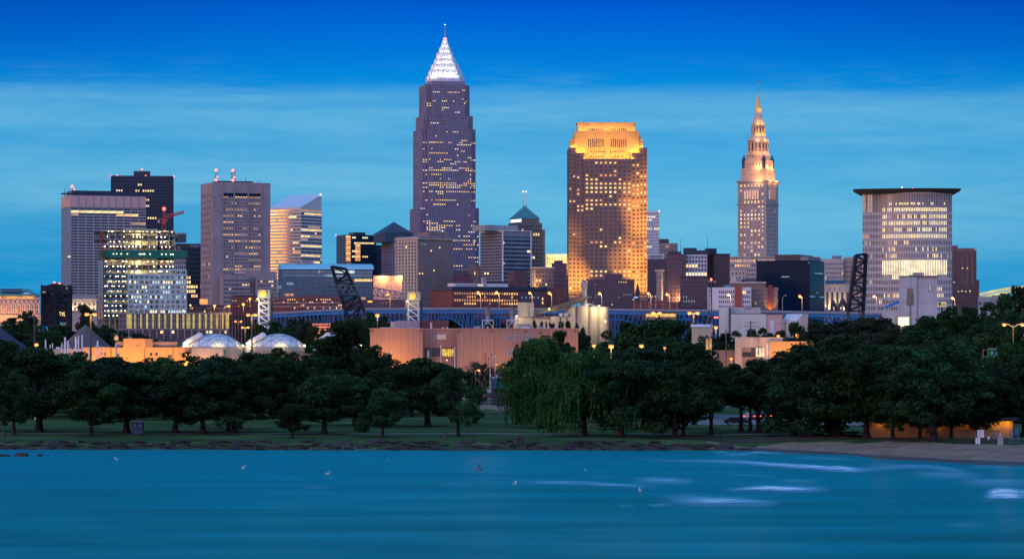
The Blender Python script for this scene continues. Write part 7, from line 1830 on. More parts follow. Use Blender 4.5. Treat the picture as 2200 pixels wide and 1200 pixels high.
def make_tree(kind, seed):
    rg = np.random.default_rng(seed); rd = random.Random(seed); cl = []
    lm = LEAF; size = .20; nl = 16000; droop = 0
    if kind in ('round', 'broad'):
        z0, cz, rx, rz = ((1.2, 5.5, 3.6, 4.2) if kind == 'round' else (.8, 5.3, 3.7, 4.5)); N = 84
    elif kind == 'high': z0, cz, rx, rz, N = 3.4, 6.7, 3.6, 3.2, 80
    elif kind == 'tall': z0, cz, rx, rz, N = .5, 5.2, 3.1, 4.6, 96
    elif kind == 'cone': z0, cz, rx, rz, N = 1.4, 5.0, 3.3, 3.6, 70
    elif kind == 'dusky': z0, cz, rx, rz, N = .6, 5.2, 3.7, 4.5, 60; lm = LEAFD; nl = 6500; size = .34
    elif kind == 'far': z0, cz, rx, rz, N = .6, 5.2, 3.7, 4.5, 60; nl = 6000; size = .36
    elif kind == 'willow': z0, cz, rx, rz, N = 1.6, 5.9, 3.4, 3.9, 62; lm = LEAFW; nl = 7000
    elif kind == 'bush': z0, cz, rx, rz, N = 0, 3.0, 3.6, 5.5, 22; nl = 3500; size = .5
    # several unequal limbs' worth of foliage, so that no two sides of the outline agree
    lobes = [(0, 0, cz, rx*.72, rz*.8)]
    nlob = 9 if kind not in ('cone', 'bush', 'willow') else 5
    for i in range(nlob):
        an = 2*math.pi*(i+rd.uniform(-.35, .35))/nlob; zz = rd.uniform(-.75, .62); q = rd.uniform(.36, .62)
        d_ = rx*(1.02-q*.75)*(1-.25*max(0, zz)); lobes.append((d_*math.cos(an), d_*math.sin(an), cz+zz*rz, rx*q, rz*q*rd.uniform(.6, 1.0)))
    lobes.append((rd.uniform(-.7, .7), rd.uniform(-.7, .7), cz+rz*.66, rx*.42, rz*.36))
    for i in range(N):
        L_ = lobes[rd.randrange(len(lobes))] if i > N*.2 else lobes[0]
        p = rg.normal(size=3); p /= np.linalg.norm(p); r = rg.uniform(.15, 1)**.4
        x, y, z = L_[0]+p[0]*L_[3]*r, L_[1]+p[1]*L_[3]*r, L_[2]+p[2]*L_[4]*r
        if kind == 'cone': k_ = 1.2-.95*max(0, (z-2.6)/7.2); x *= k_; y *= k_
        cr = rg.uniform(.42, 1.05)*(1.0 if kind not in ('far', 'dusky', 'bush', 'willow') else 1.3)
        z = max(min(z, 9.95-cr*.7), z0+cr*.5); cl.append((x, y, z, cr, cr*rg.uniform(.55, .9)))
    V = leaves(cl, nl, size, rg, droop)
    if kind == 'willow':
        # hanging curtains of narrow leaves
        S_ = []
        for c in cl:
            for i in range(22):
                an = rg.uniform(0, 2*math.pi); r = c[3]*rg.uniform(.35, 1.08); x, y = c[0]+r*math.cos(an), c[1]+r*math.sin(an)
                out_ = math.hypot(x, y)/rx; zt = c[2]+c[4]*rg.uniform(-.2, .7); ln = rg.uniform(.7, 2.4)*(1.0+.9*(out_ > .75)); zb_ = max(.3, zt-ln); n = int((zt-zb_)/.15)
                for j in range(n):
                    z = zt-j*.15; f_ = .16*min(1, j*.12); ox, oy = rg.normal(size=2)*.05; t_ = rg.uniform(0, math.pi); ux, uy = math.cos(t_)*.07, math.sin(t_)*.07
                    q = np.array([x+ox+f_*math.cos(an), y+oy+f_*math.sin(an), z]); S_ += [q+[0, 0, .16], q+[ux, uy, 0], q-[ux*.6, uy*.6, .2], q-[ux, uy, 0]]
        V = np.concatenate([V, np.array(S_)])
    if kind != 'bush':
        k_ = 10/np.percentile(V[:, 2], 99.6); V[:, 2] *= k_; cl = [(c[0], c[1], c[2]*k_, c[3], c[4]) for c in cl]
    crown = mesh_np('crown', V, lm)
    if kind == 'bush': return crown, None
    t = MB(); h = 5.2; pts, rad = [], []
    wob = [rd.uniform(-.12, .12) for _ in range(12)]
    for k in range(6): u = k/5; pts.append((wob[k]*u*2, wob[k+6]*u*2, -.3+h*u)); rad.append(.30*(1-u*.62)+(.16 if k == 0 else 0))
    t.path(pts, rad, BARK, 8)
    for i in range(9):
        c = cl[rd.randrange(len(cl))]; u = rd.uniform(.36, .95); k = min(4, int(u*5)); s0 = Vector(pts[k]).lerp(Vector(pts[k+1]), u*5-k)
        e = Vector((c[0], c[1], max(c[2], s0.z+.4))); m_ = s0.lerp(e, .5)+Vector((0, 0, -.3+rd.uniform(0, .7))); t.path([s0, m_, e], [.13, .085, .035], BARK, 6)
    me = bpy.data.meshes.new('trunk'); me.from_pydata([tuple(v) for v in t.v], [], t.f); me.materials.append(BARK); me.polygons.foreach_set('use_smooth', [True]*len(t.f))
    return crown, me
PROTO = {k: [make_tree(k, 100*i+7+j) for j in range(n)] for i, (k, n) in enumerate((('round', 4), ('high', 2), ('broad', 3), ('tall', 3), ('cone', 1), ('willow', 2), ('dusky', 3), ('far', 4), ('bush', 3)))}
TRND = random.Random(5)
def tree(kind, px, top, wpx, label, base=None, Y=None, group=None, name=None, lean=0.0, var=None, cat='tree', sink=0.0):
    if base is not None: Y = Yg(px, base)
    x = PX(px, Y); z = ground_z(x, Y)-sink; h = PZ(top, Y)-z; w_ = wpx*K*Y
    cr, tk = PROTO[kind][TRND.randrange(len(PROTO[kind])) if var is None else var % len(PROTO[kind])]
    t = thing(name or ('tree' if kind != 'bush' else 'bush'), label, cat, (x, Y, z), TRND.uniform(0, 6.28), group)
    t.rotation_euler[1] = lean
    div = {'round': 7.3, 'high': 7.3, 'broad': 7.5, 'tall': 7.0, 'cone': 7.4, 'willow': 8.0, 'dusky': 8.6, 'far': 8.6, 'bush': 8.0}[kind]
    t.scale = (w_/div, w_/div, h/(10.0 if kind != 'bush' else 9.3))
    c = bpy.data.objects.new('crown', cr); COL.objects.link(c); c.parent = t
    if tk: o = bpy.data.objects.new('trunk', tk); COL.objects.link(o); o.parent = t
    return t
# front row along the shore
for a in (('cone', 30, 805, 92, 'small dense cone shaped tree left of the white shore sign', 933), ('round', 84, 756, 185, 'broad dark tree standing behind the white shore sign', 926),
          ('round', 196, 800, 128, 'round young tree midway between the white sign and portable toilets', 937), ('broad', 272, 770, 175, 'dark fork trunked tree just left of the portable toilets', 930),
          ('round', 376, 775, 150, 'first slim trunked dark tree right of the portable toilets', 929), ('round', 437, 776, 150, 'second slim trunked dark tree right of the portable toilets', 931),
          ('round', 490, 786, 105, 'leftmost of three close trunks by the picnic tables', 926), ('round', 503, 768, 150, 'middle one of three close trunks by the picnic tables', 930), ('round', 516, 790, 120, 'rightmost of three close trunks by the picnic tables', 921),
          ('round', 697, 806, 150, 'straight trunked tree below the tall poplar', 932), ('broad', 763, 806, 150, 'shore tree with low drooping skirt of leaves below the poplar', 946), ('round', 822, 835, 90, 'small leaning trunked tree beside the low skirted one', 939),
          ('broad', 918, 772, 165, 'wide full crowned tree at the left of the lawn gap', 948), ('round', 984, 790, 90, 'slim trunked tree bordering the lawn gap', 937),
          ('willow', 1160, 730, 172, 'big bright weeping willow trailing to the rocks', 951), ('willow', 1256, 758, 170, 'darker weeping willow behind the big bright one', 935),
          ('tall', 1386, 752, 215, 'largest tree of the shore with a massive dark crown', 953), ('broad', 1335, 762, 150, 'tree filling the gap between willow and largest crown', 938), ('broad', 1450, 758, 150, 'tree leaning out of the largest crown, above the seated people', 940),
          ('round', 1468, 850, 84, 'small round tree right of the largest trunk', 936), ('high', 1527, 790, 110, 'thin trunked tree before the pale blue road', 933), ('high', 1592, 784, 120, 'dark tree beside the black parked car', 926),
          ('high', 1612, 800, 90, 'thin dark trunk next to the bin by the road', 924), ('high', 1630, 775, 140, 'middle dark tree before the red tail lights', 928), ('high', 1650, 792, 110, 'thick trunked dark tree before the red tail lights', 929),
          ('broad', 1706, 752, 150, 'dark tree above the large shore bush', 940), ('tall', 1800, 722, 190, 'tall broad tree whose leaves reach down to the sand', 951), ('broad', 1862, 760, 160, 'dark skirted tree at the orange bathhouse end', 953),
          ('broad', 2006, 738, 205, 'great pale trunked tree rooted in the beach sand', 957), ('round', 1954, 852, 62, 'small crooked tree before the orange bathhouse wall', 934), ('round', 2122, 792, 165, 'dark tree behind the white notice board', 938),
          ('round', 2070, 800, 110, 'dark tree between the beach tree and notice board', 930), ('broad', 2200, 775, 130, 'tree at the frame edge above the lifeguard chair', 936), ('round', 2160, 812, 80, 'thin trunked tree at the yellow bathhouse end', 930), ('broad', 1918, 800, 110, 'low hanging tree over the orange bathhouse end', 944), ('broad', 1976, 815, 100, 'low hanging tree behind the beach tree', 941), ('round', 2044, 812, 100, 'small crowned tree before the bathhouse middle', 941), ('broad', 2088, 800, 110, 'low hanging tree left of the notice board', 939), ('tall', 1745, 745, 140, 'tree whose leaves fall behind the large shore bush', 944)):
    tree(a[0], a[1], a[2], a[3]*1.14, a[4], base=a[5], group='trees along the shore')
# second row behind the lawn
SEC = [(-14, 722, 130, 560, 'broad'), (28, 740, 110, 600, 'round'), (60, 752, 120, 570, 'round'), (112, 758, 120, 610, 'broad'), (150, 766, 120, 580, 'round'), (182, 772, 100, 600, 'round'), (222, 770, 110, 570, 'broad'), (262, 772, 110, 600, 'round'), (310, 774, 110, 580, 'round'),
       (352, 770, 110, 560, 'round'), (385, 762, 100, 610, 'broad'), (425, 784, 110, 560, 'round'), (470, 768, 120, 600, 'broad'), (512, 762, 120, 570, 'round'), (552, 764, 120, 610, 'broad'), (588, 768, 110, 570, 'round'), (612, 750, 100, 600, 'broad'), (648, 750, 110, 570, 'round'), (680, 765, 100, 590, 'broad'),
       (795, 800, 90, 580, 'broad'), (845, 805, 90, 600, 'round'), (885, 775, 100, 580, 'broad'), (935, 774, 120, 600, 'broad'),
       (1150, 752, 90, 600, 'broad'), (1200, 735, 120, 580, 'broad'), (1290, 718, 120, 590, 'broad'), (1340, 702, 140, 580, 'tall'), (1390, 688, 160, 575, 'tall'), (1440, 708, 130, 590, 'tall'), (1484, 742, 110, 570, 'broad'), (1530, 785, 90, 690, 'high'), (1570, 790, 80, 700, 'high'), (1610, 784, 90, 690, 'high'), (1655, 792, 80, 700, 'high'),
       (1690, 784, 90, 690, 'high'), (1735, 745, 120, 580, 'broad'), (1770, 738, 130, 610, 'broad'), (1840, 735, 130, 580, 'round'), (1895, 752, 120, 600, 'broad'), (1940, 745, 120, 570, 'round'), (1985, 748, 120, 600, 'broad'), (2055, 760, 120, 580, 'broad'), (2100, 790, 120, 610, 'round'), (2150, 780, 120, 570, 'round'), (2205, 740, 130, 600, 'broad')]
for px, top, wpx, Y, k in SEC:
    tree('broad' if k == 'round' else k, px, top, wpx*1.3, 'dark tree of the unbroken second row behind the shore trees', Y=Y, group='second row of dark trees', sink=0 if k == 'high' else .9)
tree('round', 1030, 780, 62, 'dark round tree at the head of the lawn gap', Y=720); tree('tall', 756, 690, 165, 'tall ragged poplar rising above the domed tanks and warehouse', Y=600, name='poplar_tree'); tree('tall', 800, 745, 100, 'shorter poplar clinging to the tall one, by the salmon wall', Y=590, name='poplar_tree'); tree('tall', 712, 728, 100, 'shorter poplar left of the tall one', Y=610, name='poplar_tree')
tree('broad', 1120, 745, 60, 'airy light green tree against the salmon wall', Y=640); tree('tall', 1215, 712, 60, 'slender airy tree at the salmon warehouse corner', Y=640); tree('round', 1160, 742, 50, 'small airy tree below the square vents', Y=650)
# hillside and distant woods
HILL = [(1742, 708, 80, 900), (1775, 694, 90, 960), (1812, 690, 90, 1000), (1850, 682, 90, 960), (1890, 684, 90, 1000), (1915, 696, 70, 940), (1950, 700, 80, 860), (1985, 680, 90, 900), (2022, 668, 90, 920), (2058, 660, 90, 900), (2092, 662, 90, 940), (2125, 652, 90, 900), (2165, 634, 100, 850), (2205, 618, 110, 830),
        (1700, 726, 70, 860), (1790, 722, 90, 800), (1870, 716, 90, 820), (1930, 722, 90, 780), (1975, 712, 90, 800), (2030, 705, 90, 800), (2080, 700, 90, 790), (2135, 694, 90, 780), (2190, 668, 100, 770), (1900, 745, 80, 720), (2000, 740, 90, 720), (2060, 730, 90, 720), (2110, 728, 80, 720), (2165, 725, 90, 720), (1830, 742, 80, 720), (2210, 712, 90, 700)]
for i, (px, top, wpx, Y) in enumerate(HILL):
    tree('dusky' if px < 1920 and top < 725 else 'far', px, top, wpx, 'dusky tree of the wooded hillside below the bowed courthouse', Y=Y, group='hillside trees')
FAR = [(-8, 694, 80, 1200), (28, 690, 80, 1250), (62, 694, 70, 1200), (92, 700, 70, 1250), (20, 712, 80, 1080), (70, 718, 70, 1080), (112, 712, 70, 1150), (140, 698, 70, 1250), (158, 712, 60, 1150), (214, 700, 70, 1250), (238, 706, 60, 1200), (262, 712, 60, 1150), (225, 718, 60, 1080), (290, 716, 60, 1150), (318, 722, 60, 1100), (345, 728, 50, 1000),
       (540, 695, 50, 1250), (562, 698, 50, 1200), (596, 690, 60, 1300), (628, 686, 70, 1350), (655, 692, 60, 1300), (670, 702, 50, 1250), (575, 706, 60, 1100), (620, 706, 70, 1150), (770, 682, 60, 1350), (800, 672, 60, 1400), (826, 680, 50, 1350), (790, 694, 60, 1250), (740, 700, 50, 1250), (700, 706, 40, 1250),
       (1148, 690, 24, 960), (1166, 692, 24, 960), (1184, 694, 24, 960), (1205, 692, 24, 960), (1222, 691, 24, 960), (1240, 697, 28, 960), (1254, 705, 30, 960), (1262, 722, 34, 930),
       (1478, 716, 50, 900), (1506, 722, 50, 900), (1548, 716, 50, 960), (1580, 712, 60, 1000), (1612, 708, 60, 1020), (1640, 706, 60, 1020), (1668, 710, 50, 1000), (1700, 694, 60, 1040), (1720, 702, 50, 1000), (1545, 735, 60, 880), (1500, 742, 50, 860)]
for i, (px, top, wpx, Y) in enumerate(FAR):
    tree('far' if i % 4 else 'dusky', px, top, wpx, 'small dark tree of the woods between the works and the viaduct', Y=Y, group='distant woods')
tree('dusky', 186, 655, 52, 'brownish round tree before the lit colonnade', Y=2000); tree('far', 62, 668, 44, 'tree before the orange lit courthouse columns', Y=2050); tree('far', 20, 683, 60, 'low tree below the orange lit courthouse', Y=2050)
for i in range(34):  # trees added as a dark backing, so the truss gaps read as shade
    px = 560+i*41+TRND.uniform(-9, 9)
    if 1085 < px < 1300: continue
    tree('far' if i % 3 else 'dusky', px, 676+TRND.uniform(-4, 7) if px < 1700 else 682+TRND.uniform(-3, 5), 56+TRND.uniform(-8, 12), 'added dark tree that blackens the gaps behind the viaduct truss', Y=1915+TRND.uniform(-15, 25), group='added dark trees behind the viaduct')
def bare_tree():
    p = at(1036, 850); Y = 660; x = PX(1036, Y); t = thing('bare_tree', 'leafless reddish tree against the salmon warehouse', 'tree', (x, Y, ground_z(x, Y)))
    rd = random.Random(9); a = MB(); b = MB(); m = MATS['bare_twig']; h = PZ(756, Y)-ground_z(x, Y)
    a.path([(0, 0, -.2), (.1, 0, h*.3), (.2, .1, h*.45)], [.3, .22, .18], m, 7); a.build('trunk', t)
    def grow(p, d, l, r, n):
        q = p+d*l; b.tube(p, q, r, r*.7, m, 4, False)
        if n == 0: return
        for k in range(3 if n > 1 else 4):
            nd = (d+Vector((rd.uniform(-.7, .7), rd.uniform(-.7, .7), rd.uniform(-.15, .4)))).normalized(); grow(q, nd, l*rd.uniform(.6, .85), r*.62, n-1)
    for k in range(6):
        an = k*1.05; grow(Vector((.1, 0, h*(.24+.04*k))), Vector((math.cos(an)*.8, math.sin(an)*.8, .8)).normalized(), h*.19, .12, 4)
    b.build('branches', t)
bare_tree()

# ================================================================== SHORE
ROCK = mat('shore_rock', (.030, .036, .034), .9, .3, .6, bump=.9, objrand=.4, col2=(.010, .012, .013))
def rock_mesh(seed):
    import bmesh
    rd = random.Random(seed); bm = bmesh.new(); bmesh.ops.create_cube(bm, size=1.0)
    bmesh.ops.subdivide_edges(bm, edges=bm.edges[:], cuts=3, use_grid_fill=True)
    ph = [rd.uniform(0, 6) for _ in range(6)]
    for v in bm.verts:
        c = v.co; n = c.normalized()
        k = .80+.2*(0.5/max(abs(c.x), abs(c.y), abs(c.z)))*0+.12*math.sin(c.x*5+ph[0])*math.sin(c.y*5+ph[1])+.10*math.sin(c.z*6+ph[2]+c.x*3)
        r_ = n*.66; c2 = c.lerp(r_, .13)*k; c2.x += rd.uniform(-.05, .05); c2.y += rd.uniform(-.05, .05); c2.z += rd.uniform(-.05, .05); v.co = c2
    for q in range(4):
        nrm = Vector((rd.uniform(-1, 1), rd.uniform(-1, .2), rd.uniform(.2, .8))).normalized()
        for v in bm.verts:
            dd = v.co.dot(nrm)-.44
            if dd > 0: v.co -= nrm*dd
    me = bpy.data.meshes.new('shore_rock'); bm.to_mesh(me); bm.free(); me.materials.append(ROCK); return me
ROCKS = [rock_mesh(i) for i in range(9)]
rr = random.Random(21)
def rock(x, d, z, sx, sy, sz, rz, label='rough slab of the stone bank along the water', group='stone slabs of the shore bank'):
    o = bpy.data.objects.new('shore_rock', rr.choice(ROCKS)); COL.objects.link(o)
    o.location = (x, shore(x)+d, z); o.scale = (sx, sy, sz); o.rotation_euler = (rr.uniform(-.14, .14), rr.uniform(-.12, .12), rz)
    return tag(o, label, 'rock', group)
for d, z, st, x1, h in ((-.3, .02, 2.5, 36, .85), (1.3, .50, 2.7, 33, .8), (3.2, 1.0, 3.4, 26, .65)):
    x = -84+d
    while x < x1:
        L_ = rr.uniform(1.7, 4.0); big = 1 if d < 3 else .8
        rock(x+L_/2, d+rr.uniform(-.4, .4), z+rr.uniform(-.12, .12), L_*1.12, rr.uniform(1.5, 2.3), h*rr.uniform(.7, 1.25), rr.uniform(-.25, .25))
        x += L_*rr.uniform(.92, 1.12)
        if d > 3 and rr.random() < .35: x += rr.uniform(1, 4)
p = at(1112, 957); rock(p.x, 1.2, 1.1, 1.6, 1.6, 2.6, .5, 'upright split boulder at the willow foot', None)
for px, w_, l in ((8, 30, 'flat rock awash at the frame edge'), (46, 34, 'humped rock awash off the stone bank'), (84, 12, 'smallest rock awash off the stone bank')):
    Y = 17.9/(K*(978-HY)); x = PX(px, Y); o = bpy.data.objects.new('water_rock', ROCKS[px % 9]); COL.objects.link(o); o.location = (x, Y, .1); o.scale = (w_*K*Y, 1.4, .95 if px == 46 else .55); tag(o, l, 'rock')
for px, py, w_, l in ((1880, 950, 14, 'low stones half buried behind the beach'), (1900, 951, 16, ''), (1925, 949, 18, ''), (1948, 952, 12, ''), (1985, 953, 14, ''), (2066, 951, 20, ''), (2088, 952, 16, ''), (1745, 952, 18, ''), (1762, 948, 16, ''), (1728, 951, 14, '')):
    p = at(px, py); o = bpy.data.objects.new('beach_rock', rr.choice(ROCKS)); COL.objects.link(o); o.location = (p.x, p.y, p.z+.1); o.scale = (w_*K*p.y*1.2, .9, .6); tag(o, 'low stone half buried along the back of the beach', 'rock', 'stones behind the beach')
# shrubs and flowers along the bank
for px, py, top, w_, l in ((60, 947, 931, 40, 'scrub clump on the bank near the white sign'), (127, 950, 936, 30, 'small dark shrub on the bank, right of the white sign'), (246, 950, 920, 34, 'yellowish tall shrub below the forked tree'), (342, 948, 938, 20, 'tiny shrub on the bank below the portable toilets'), (640, 948, 918, 44, 'upright shrub below the bright low tree'), (690, 947, 932, 26, 'small shrub at the straight trunked tree foot'),
                          (1016, 947, 936, 50, 'low leafy scrub at the bottom of the lawn gap'), (1090, 948, 934, 50, 'leafy scrub by the upright split boulder'), (1508, 951, 932, 60, 'white flowering shrub by the seated people'), (1585, 950, 929, 54, 'second flowering shrub, dotted with few blooms'), (1650, 950, 933, 30, 'small shrub at the start of the sand'),
                          (1700, 957, 915, 80, 'large dark bush at the start of the sand'), (1740, 955, 925, 60, 'dark bush joined to the large one'), (1850, 957, 925, 70, 'dark bush under the skirted tree'), (1800, 956, 920, 90, 'widest dark bush reaching onto the sand'), (2100, 935, 925, 30, 'low hedge clump by the bathhouse path')):
    tree('bush', px, top, w_, l, base=py, name='shrub', cat='shrub')
tree('broad', 628, 868, 66, 'bright low branching young tree leaning over the lawn', base=941)
def flowers():
    fm = mat('white_petal', (.62, .62, .58), .8, .05); rd = random.Random(2)
    for px, n, l in ((1512, 26, 'white blooms scattered over the flowering shrub'), (1588, 14, 'few white blooms on the second flowering shrub')):
        p = at(px, 951); a = MB()
        for k in range(n): a.ball((rd.uniform(-1.6, 1.6), -rd.uniform(1.0, 1.6), rd.uniform(.35, 1.15)), .06, fm, 6, 4)
        o = a.build('flowers', None, False, p); tag(o, l, 'flowers', kind='stuff')
flowers()
# ------------------------------------------------------------------ park things
def grounded(name, label, cat, px, py, group=None, rz=0.0): p = at(px, py); return thing(name, label, cat, p, rz, group), K*p.y
t, s = grounded('shore_sign', 'white two panel sign on a post on the grass bank', 'sign', 80, 945)
a = MB(); a.bar((0, 0, 0), (0, 0, 1.2), .05, 'grey_steel'); a.build('post', t)
for q in (-.26, .26): a = MB(); a.box(q-.24, q+.24, -.06, -.03, 1.05, 1.85, 'white_panel'); a.build('panel', t)
def toilet(px, l):
    t, s = grounded('portable_toilet', l, 'portable toilet', px, 932, 'portable toilets'); bl = mat('toilet_blue', (.02, .06, .12), .5, .1, .5)
    a = MB(); a.box(-.54, .54, -.54, .54, .12, 2.05, bl); a.build('cabin', t); a = MB(); a.frustum((-.58, .58, -.58, .58), 2.05, (-.42, .42, -.42, .42), 2.28, mat('toilet_roof', (.35, .55, .62), .4, .05)); a.build('roof', t)
    a = MB(); a.box(-.42, .42, -.58, -.54, .18, 1.95, mat('toilet_door', (.03, .08, .15), .5, .1, .5)); d = a.build('door', t); a = MB(); a.lathe((0, -.6, 1.55), [(.11, -.0), (.11, .02)], 10, 'white_panel'); a.box(-.13, .13, -.6, -.575, 1.42, 1.68, 'white_panel'); a.build('notice', d); a = MB(); a.box(.3, .36, -.63, -.58, 1.0, 1.15, 'grey_steel'); a.build('handle', d); a = MB(); a.box(-.6, .6, -.6, .6, 0, .12, 'roof_dark'); a.build('skid', t)
toilet(291, 'left half of a pair of blue portable toilets, nearer the forked tree'); toilet(301, 'right half of a pair of blue portable toilets')
def picnic(px, py, l, first=[None]):
    p = at(px, py); wd = mat('weathered_wood', (.10, .085, .07), .9, .2, 1.0)
    if first[0]: o = copy_tree(first[0]); o.location = p; o['label'] = l; return
    t = thing('picnic_table', l, 'picnic table', p, .1, 'picnic tables'); first[0] = t
    a = MB(); a.box(-.95, .95, -.38, .38, .70, .75, wd); a.build('tabletop', t)
    for y in (-.72, .72): a = MB(); a.box(-.95, .95, y-.13, y+.13, .42, .46, wd); a.build('seat', t)
    for x in (-.7, .7):
        for sg in (-1, 1): a = MB(); a.bar((x, sg*.65, 0), (x, sg*.2, .70), .05, wd); a.build('leg', t)
        a = MB(); a.bar((x, -.72, .39), (x, .72, .39), .045, wd); a.build('crossbar', t)
for px, py, l in ((455, 920, 'picnic table left of the three close trunks'), (472, 913, 'farther picnic table left of the three close trunks'), (530, 922, 'picnic table right of the three close trunks'), (1012, 930, 'picnic table under the slim lawn gap tree'), (735, 932, 'picnic table under the straight trunked tree'), (1415, 936, 'picnic table under the largest tree'), (1435, 938, 'second picnic table under the largest tree, toward the people'), (1740, 935, 'picnic table lit orange beyond the large bush')): picnic(px, py, l)
def barrel(px, py, l):
    t, s = grounded('trash_bin', l, 'bin', px, py, 'park bins'); a = MB(); a.lathe((0, 0, 0), [(.30, 0), (.33, .1), (.33, .85)], 12, 'roof_dark'); a.build('body', t); a = MB(); a.lathe((0, 0, .85), [(.35, 0), (.35, .06), (.2, .16)], 12, STEEL); a.build('lid', t)
for px, py, l in ((957, 943, 'lone dark bin under the wide full tree'), (1247, 937, 'dark bin between the willows'), (1613, 919, 'bin beside a thin trunk near the black car'), (2049, 936, 'bin before the bathhouse beside a small tree'), (2175, 932, 'bin at the yellow bathhouse end'), (8, 940, 'dark bin at the edge of the stone bank')): barrel(px, py, l)
# bollards by the road
bm_ = MB(); bm_.lathe((0, 0, 0), [(.13, 0), (.13, .8), (.09, .9), (.01, .92)], 8, mat('pale_wood', (.36, .33, .28), .9, .15, .8)); bo = None
for k in range(22):
    px = 1034+k*3.1; py = 878+.42*max(0, k-6)**1.0; p = at(px, py)
    if bo is None: bo = bm_.build('bollard', None, False, p); tag(bo, 'short pale wooden bollard of the row edging the road', 'bollard', 'bollards along the road');
    else: o = bo.copy(); COL.objects.link(o); o.location = p
def guard_rail():
    p = at(1065, 862); t = thing('guard_rail', 'grey guard rail along the far side of the road', 'guard rail', p)
    a = MB(); a.box(-12, 12, -.05, .05, .45, .75, 'grey_steel'); a.build('rail', t)
    for k in range(13): a = MB(); a.box(-12+k*2-.06, -12+k*2+.06, .05, .15, 0, .8, STEEL); a.build('post', t)
guard_rail()
CARB = {}
def car(px, py, l, rz, col, tail=False, head=False, Y=None):
    p = at(px, py); t = thing('parked_car', l, 'car', p, rz, 'parked cars'); cm = mat('car_paint_'+col, {'black': (.010, .012, .016), 'white': (.55, .57, .6), 'blue': (.06, .22, .38), 'red': (.25, .03, .03), 'grey': (.2, .21, .23)}[col], .25, .05, .3, spec=.7)
    prof = [(-2.2, .35), (2.2, .35), (2.28, .62), (2.1, .86), (1.25, .98), (-1.7, 1.0), (-2.2, .92), (-2.28, .6)]; cab = [(-1.75, .98), (1.2, .96), (.45, 1.42), (-1.0, 1.45)]
    a = MB(); a.xprism(prof[::-1], -.86, .86, 'y', cm); a.xprism(cab[::-1], -.70, .70, 'y', cm); a.build('body', t)
    gl = MATS['dark_window_glass']
    for sg in (-1, 1): a = MB(); a.xprism([(-1.45, 1.0), (.9, 1.0), (.38, 1.36), (-.95, 1.38)][::-1], sg*.705-.01, sg*.705+.01, 'y', gl); a.build('side_window', t)
    a = MB(); a.add([(1.17, -.62, 1.0), (1.17, .62, 1.0), (.52, .55, 1.39), (.52, -.55, 1.39)], [(0, 1, 2, 3)], gl); a.build('windscreen', t)
    for x in (-1.35, 1.38):
        for sg in (-1, 1):
            q = MB(); q.lathe((0, 0, 0), [(.30, -.1), (.33, -.06), (.33, .06), (.30, .1)], 14, mat('tyre', (.012, .012, .012), .9)); o = q.build('wheel', t); o.location = (x, sg*.80, .33); o.rotation_euler = (R(90), 0, 0); q = MB(); q.lathe((0, 0, 0), [(.19, -.12), (.19, .12)], 10, 'grey_steel'); q.build('rim', o)
    for sg in (-.6, .6):
        a = MB(); a.box(2.2, 2.3, sg-.2, sg+.2, .62, .78, emis('headlight_glow', (1, .9, .7), 4) if head else MATS['white_panel']); a.build('headlight', t)
        a = MB(); a.box(-2.31, -2.22, sg-.2, sg+.2, .66, .84, emis('tail_glow', (1, .05, .03), 4) if tail else mat('tail_lens', (.3, .02, .02), .3)); a.build('tail_light', t)
for c in ((1582, 912, 'black car parked side on under dark trees', 0.05, 'black', False, False), (1612, 901, 'first car with red tail lights behind the black car', 1.2, 'grey', True, False), (1634, 901, 'middle car with red tail lights beyond the dark trunks', 1.2, 'black', True, False), (1655, 900, 'last car with red tail lights beyond the dark trunks', 1.3, 'grey', True, False),
          (1499, 892, 'red lit car glimpsed left of the black car', 1.4, 'grey', True, False), (1100, 882, 'pale blue car half hidden by the willow', 2.0, 'blue', False, False), (1012, 856, 'white car at the left of the far parking row', 1.5, 'white', False, False), (1030, 856, 'blue car of the far parking row', 1.5, 'blue', False, False), (1055, 857, 'car with lit headlamps in the far parking row', -1.4, 'grey', False, True), (1072, 857, 'white car at the willow end of the parking row', -1.5, 'white', False, True), (1043, 856, 'white van like car by the boat mast', 1.2, 'white', True, False)): car(*c)
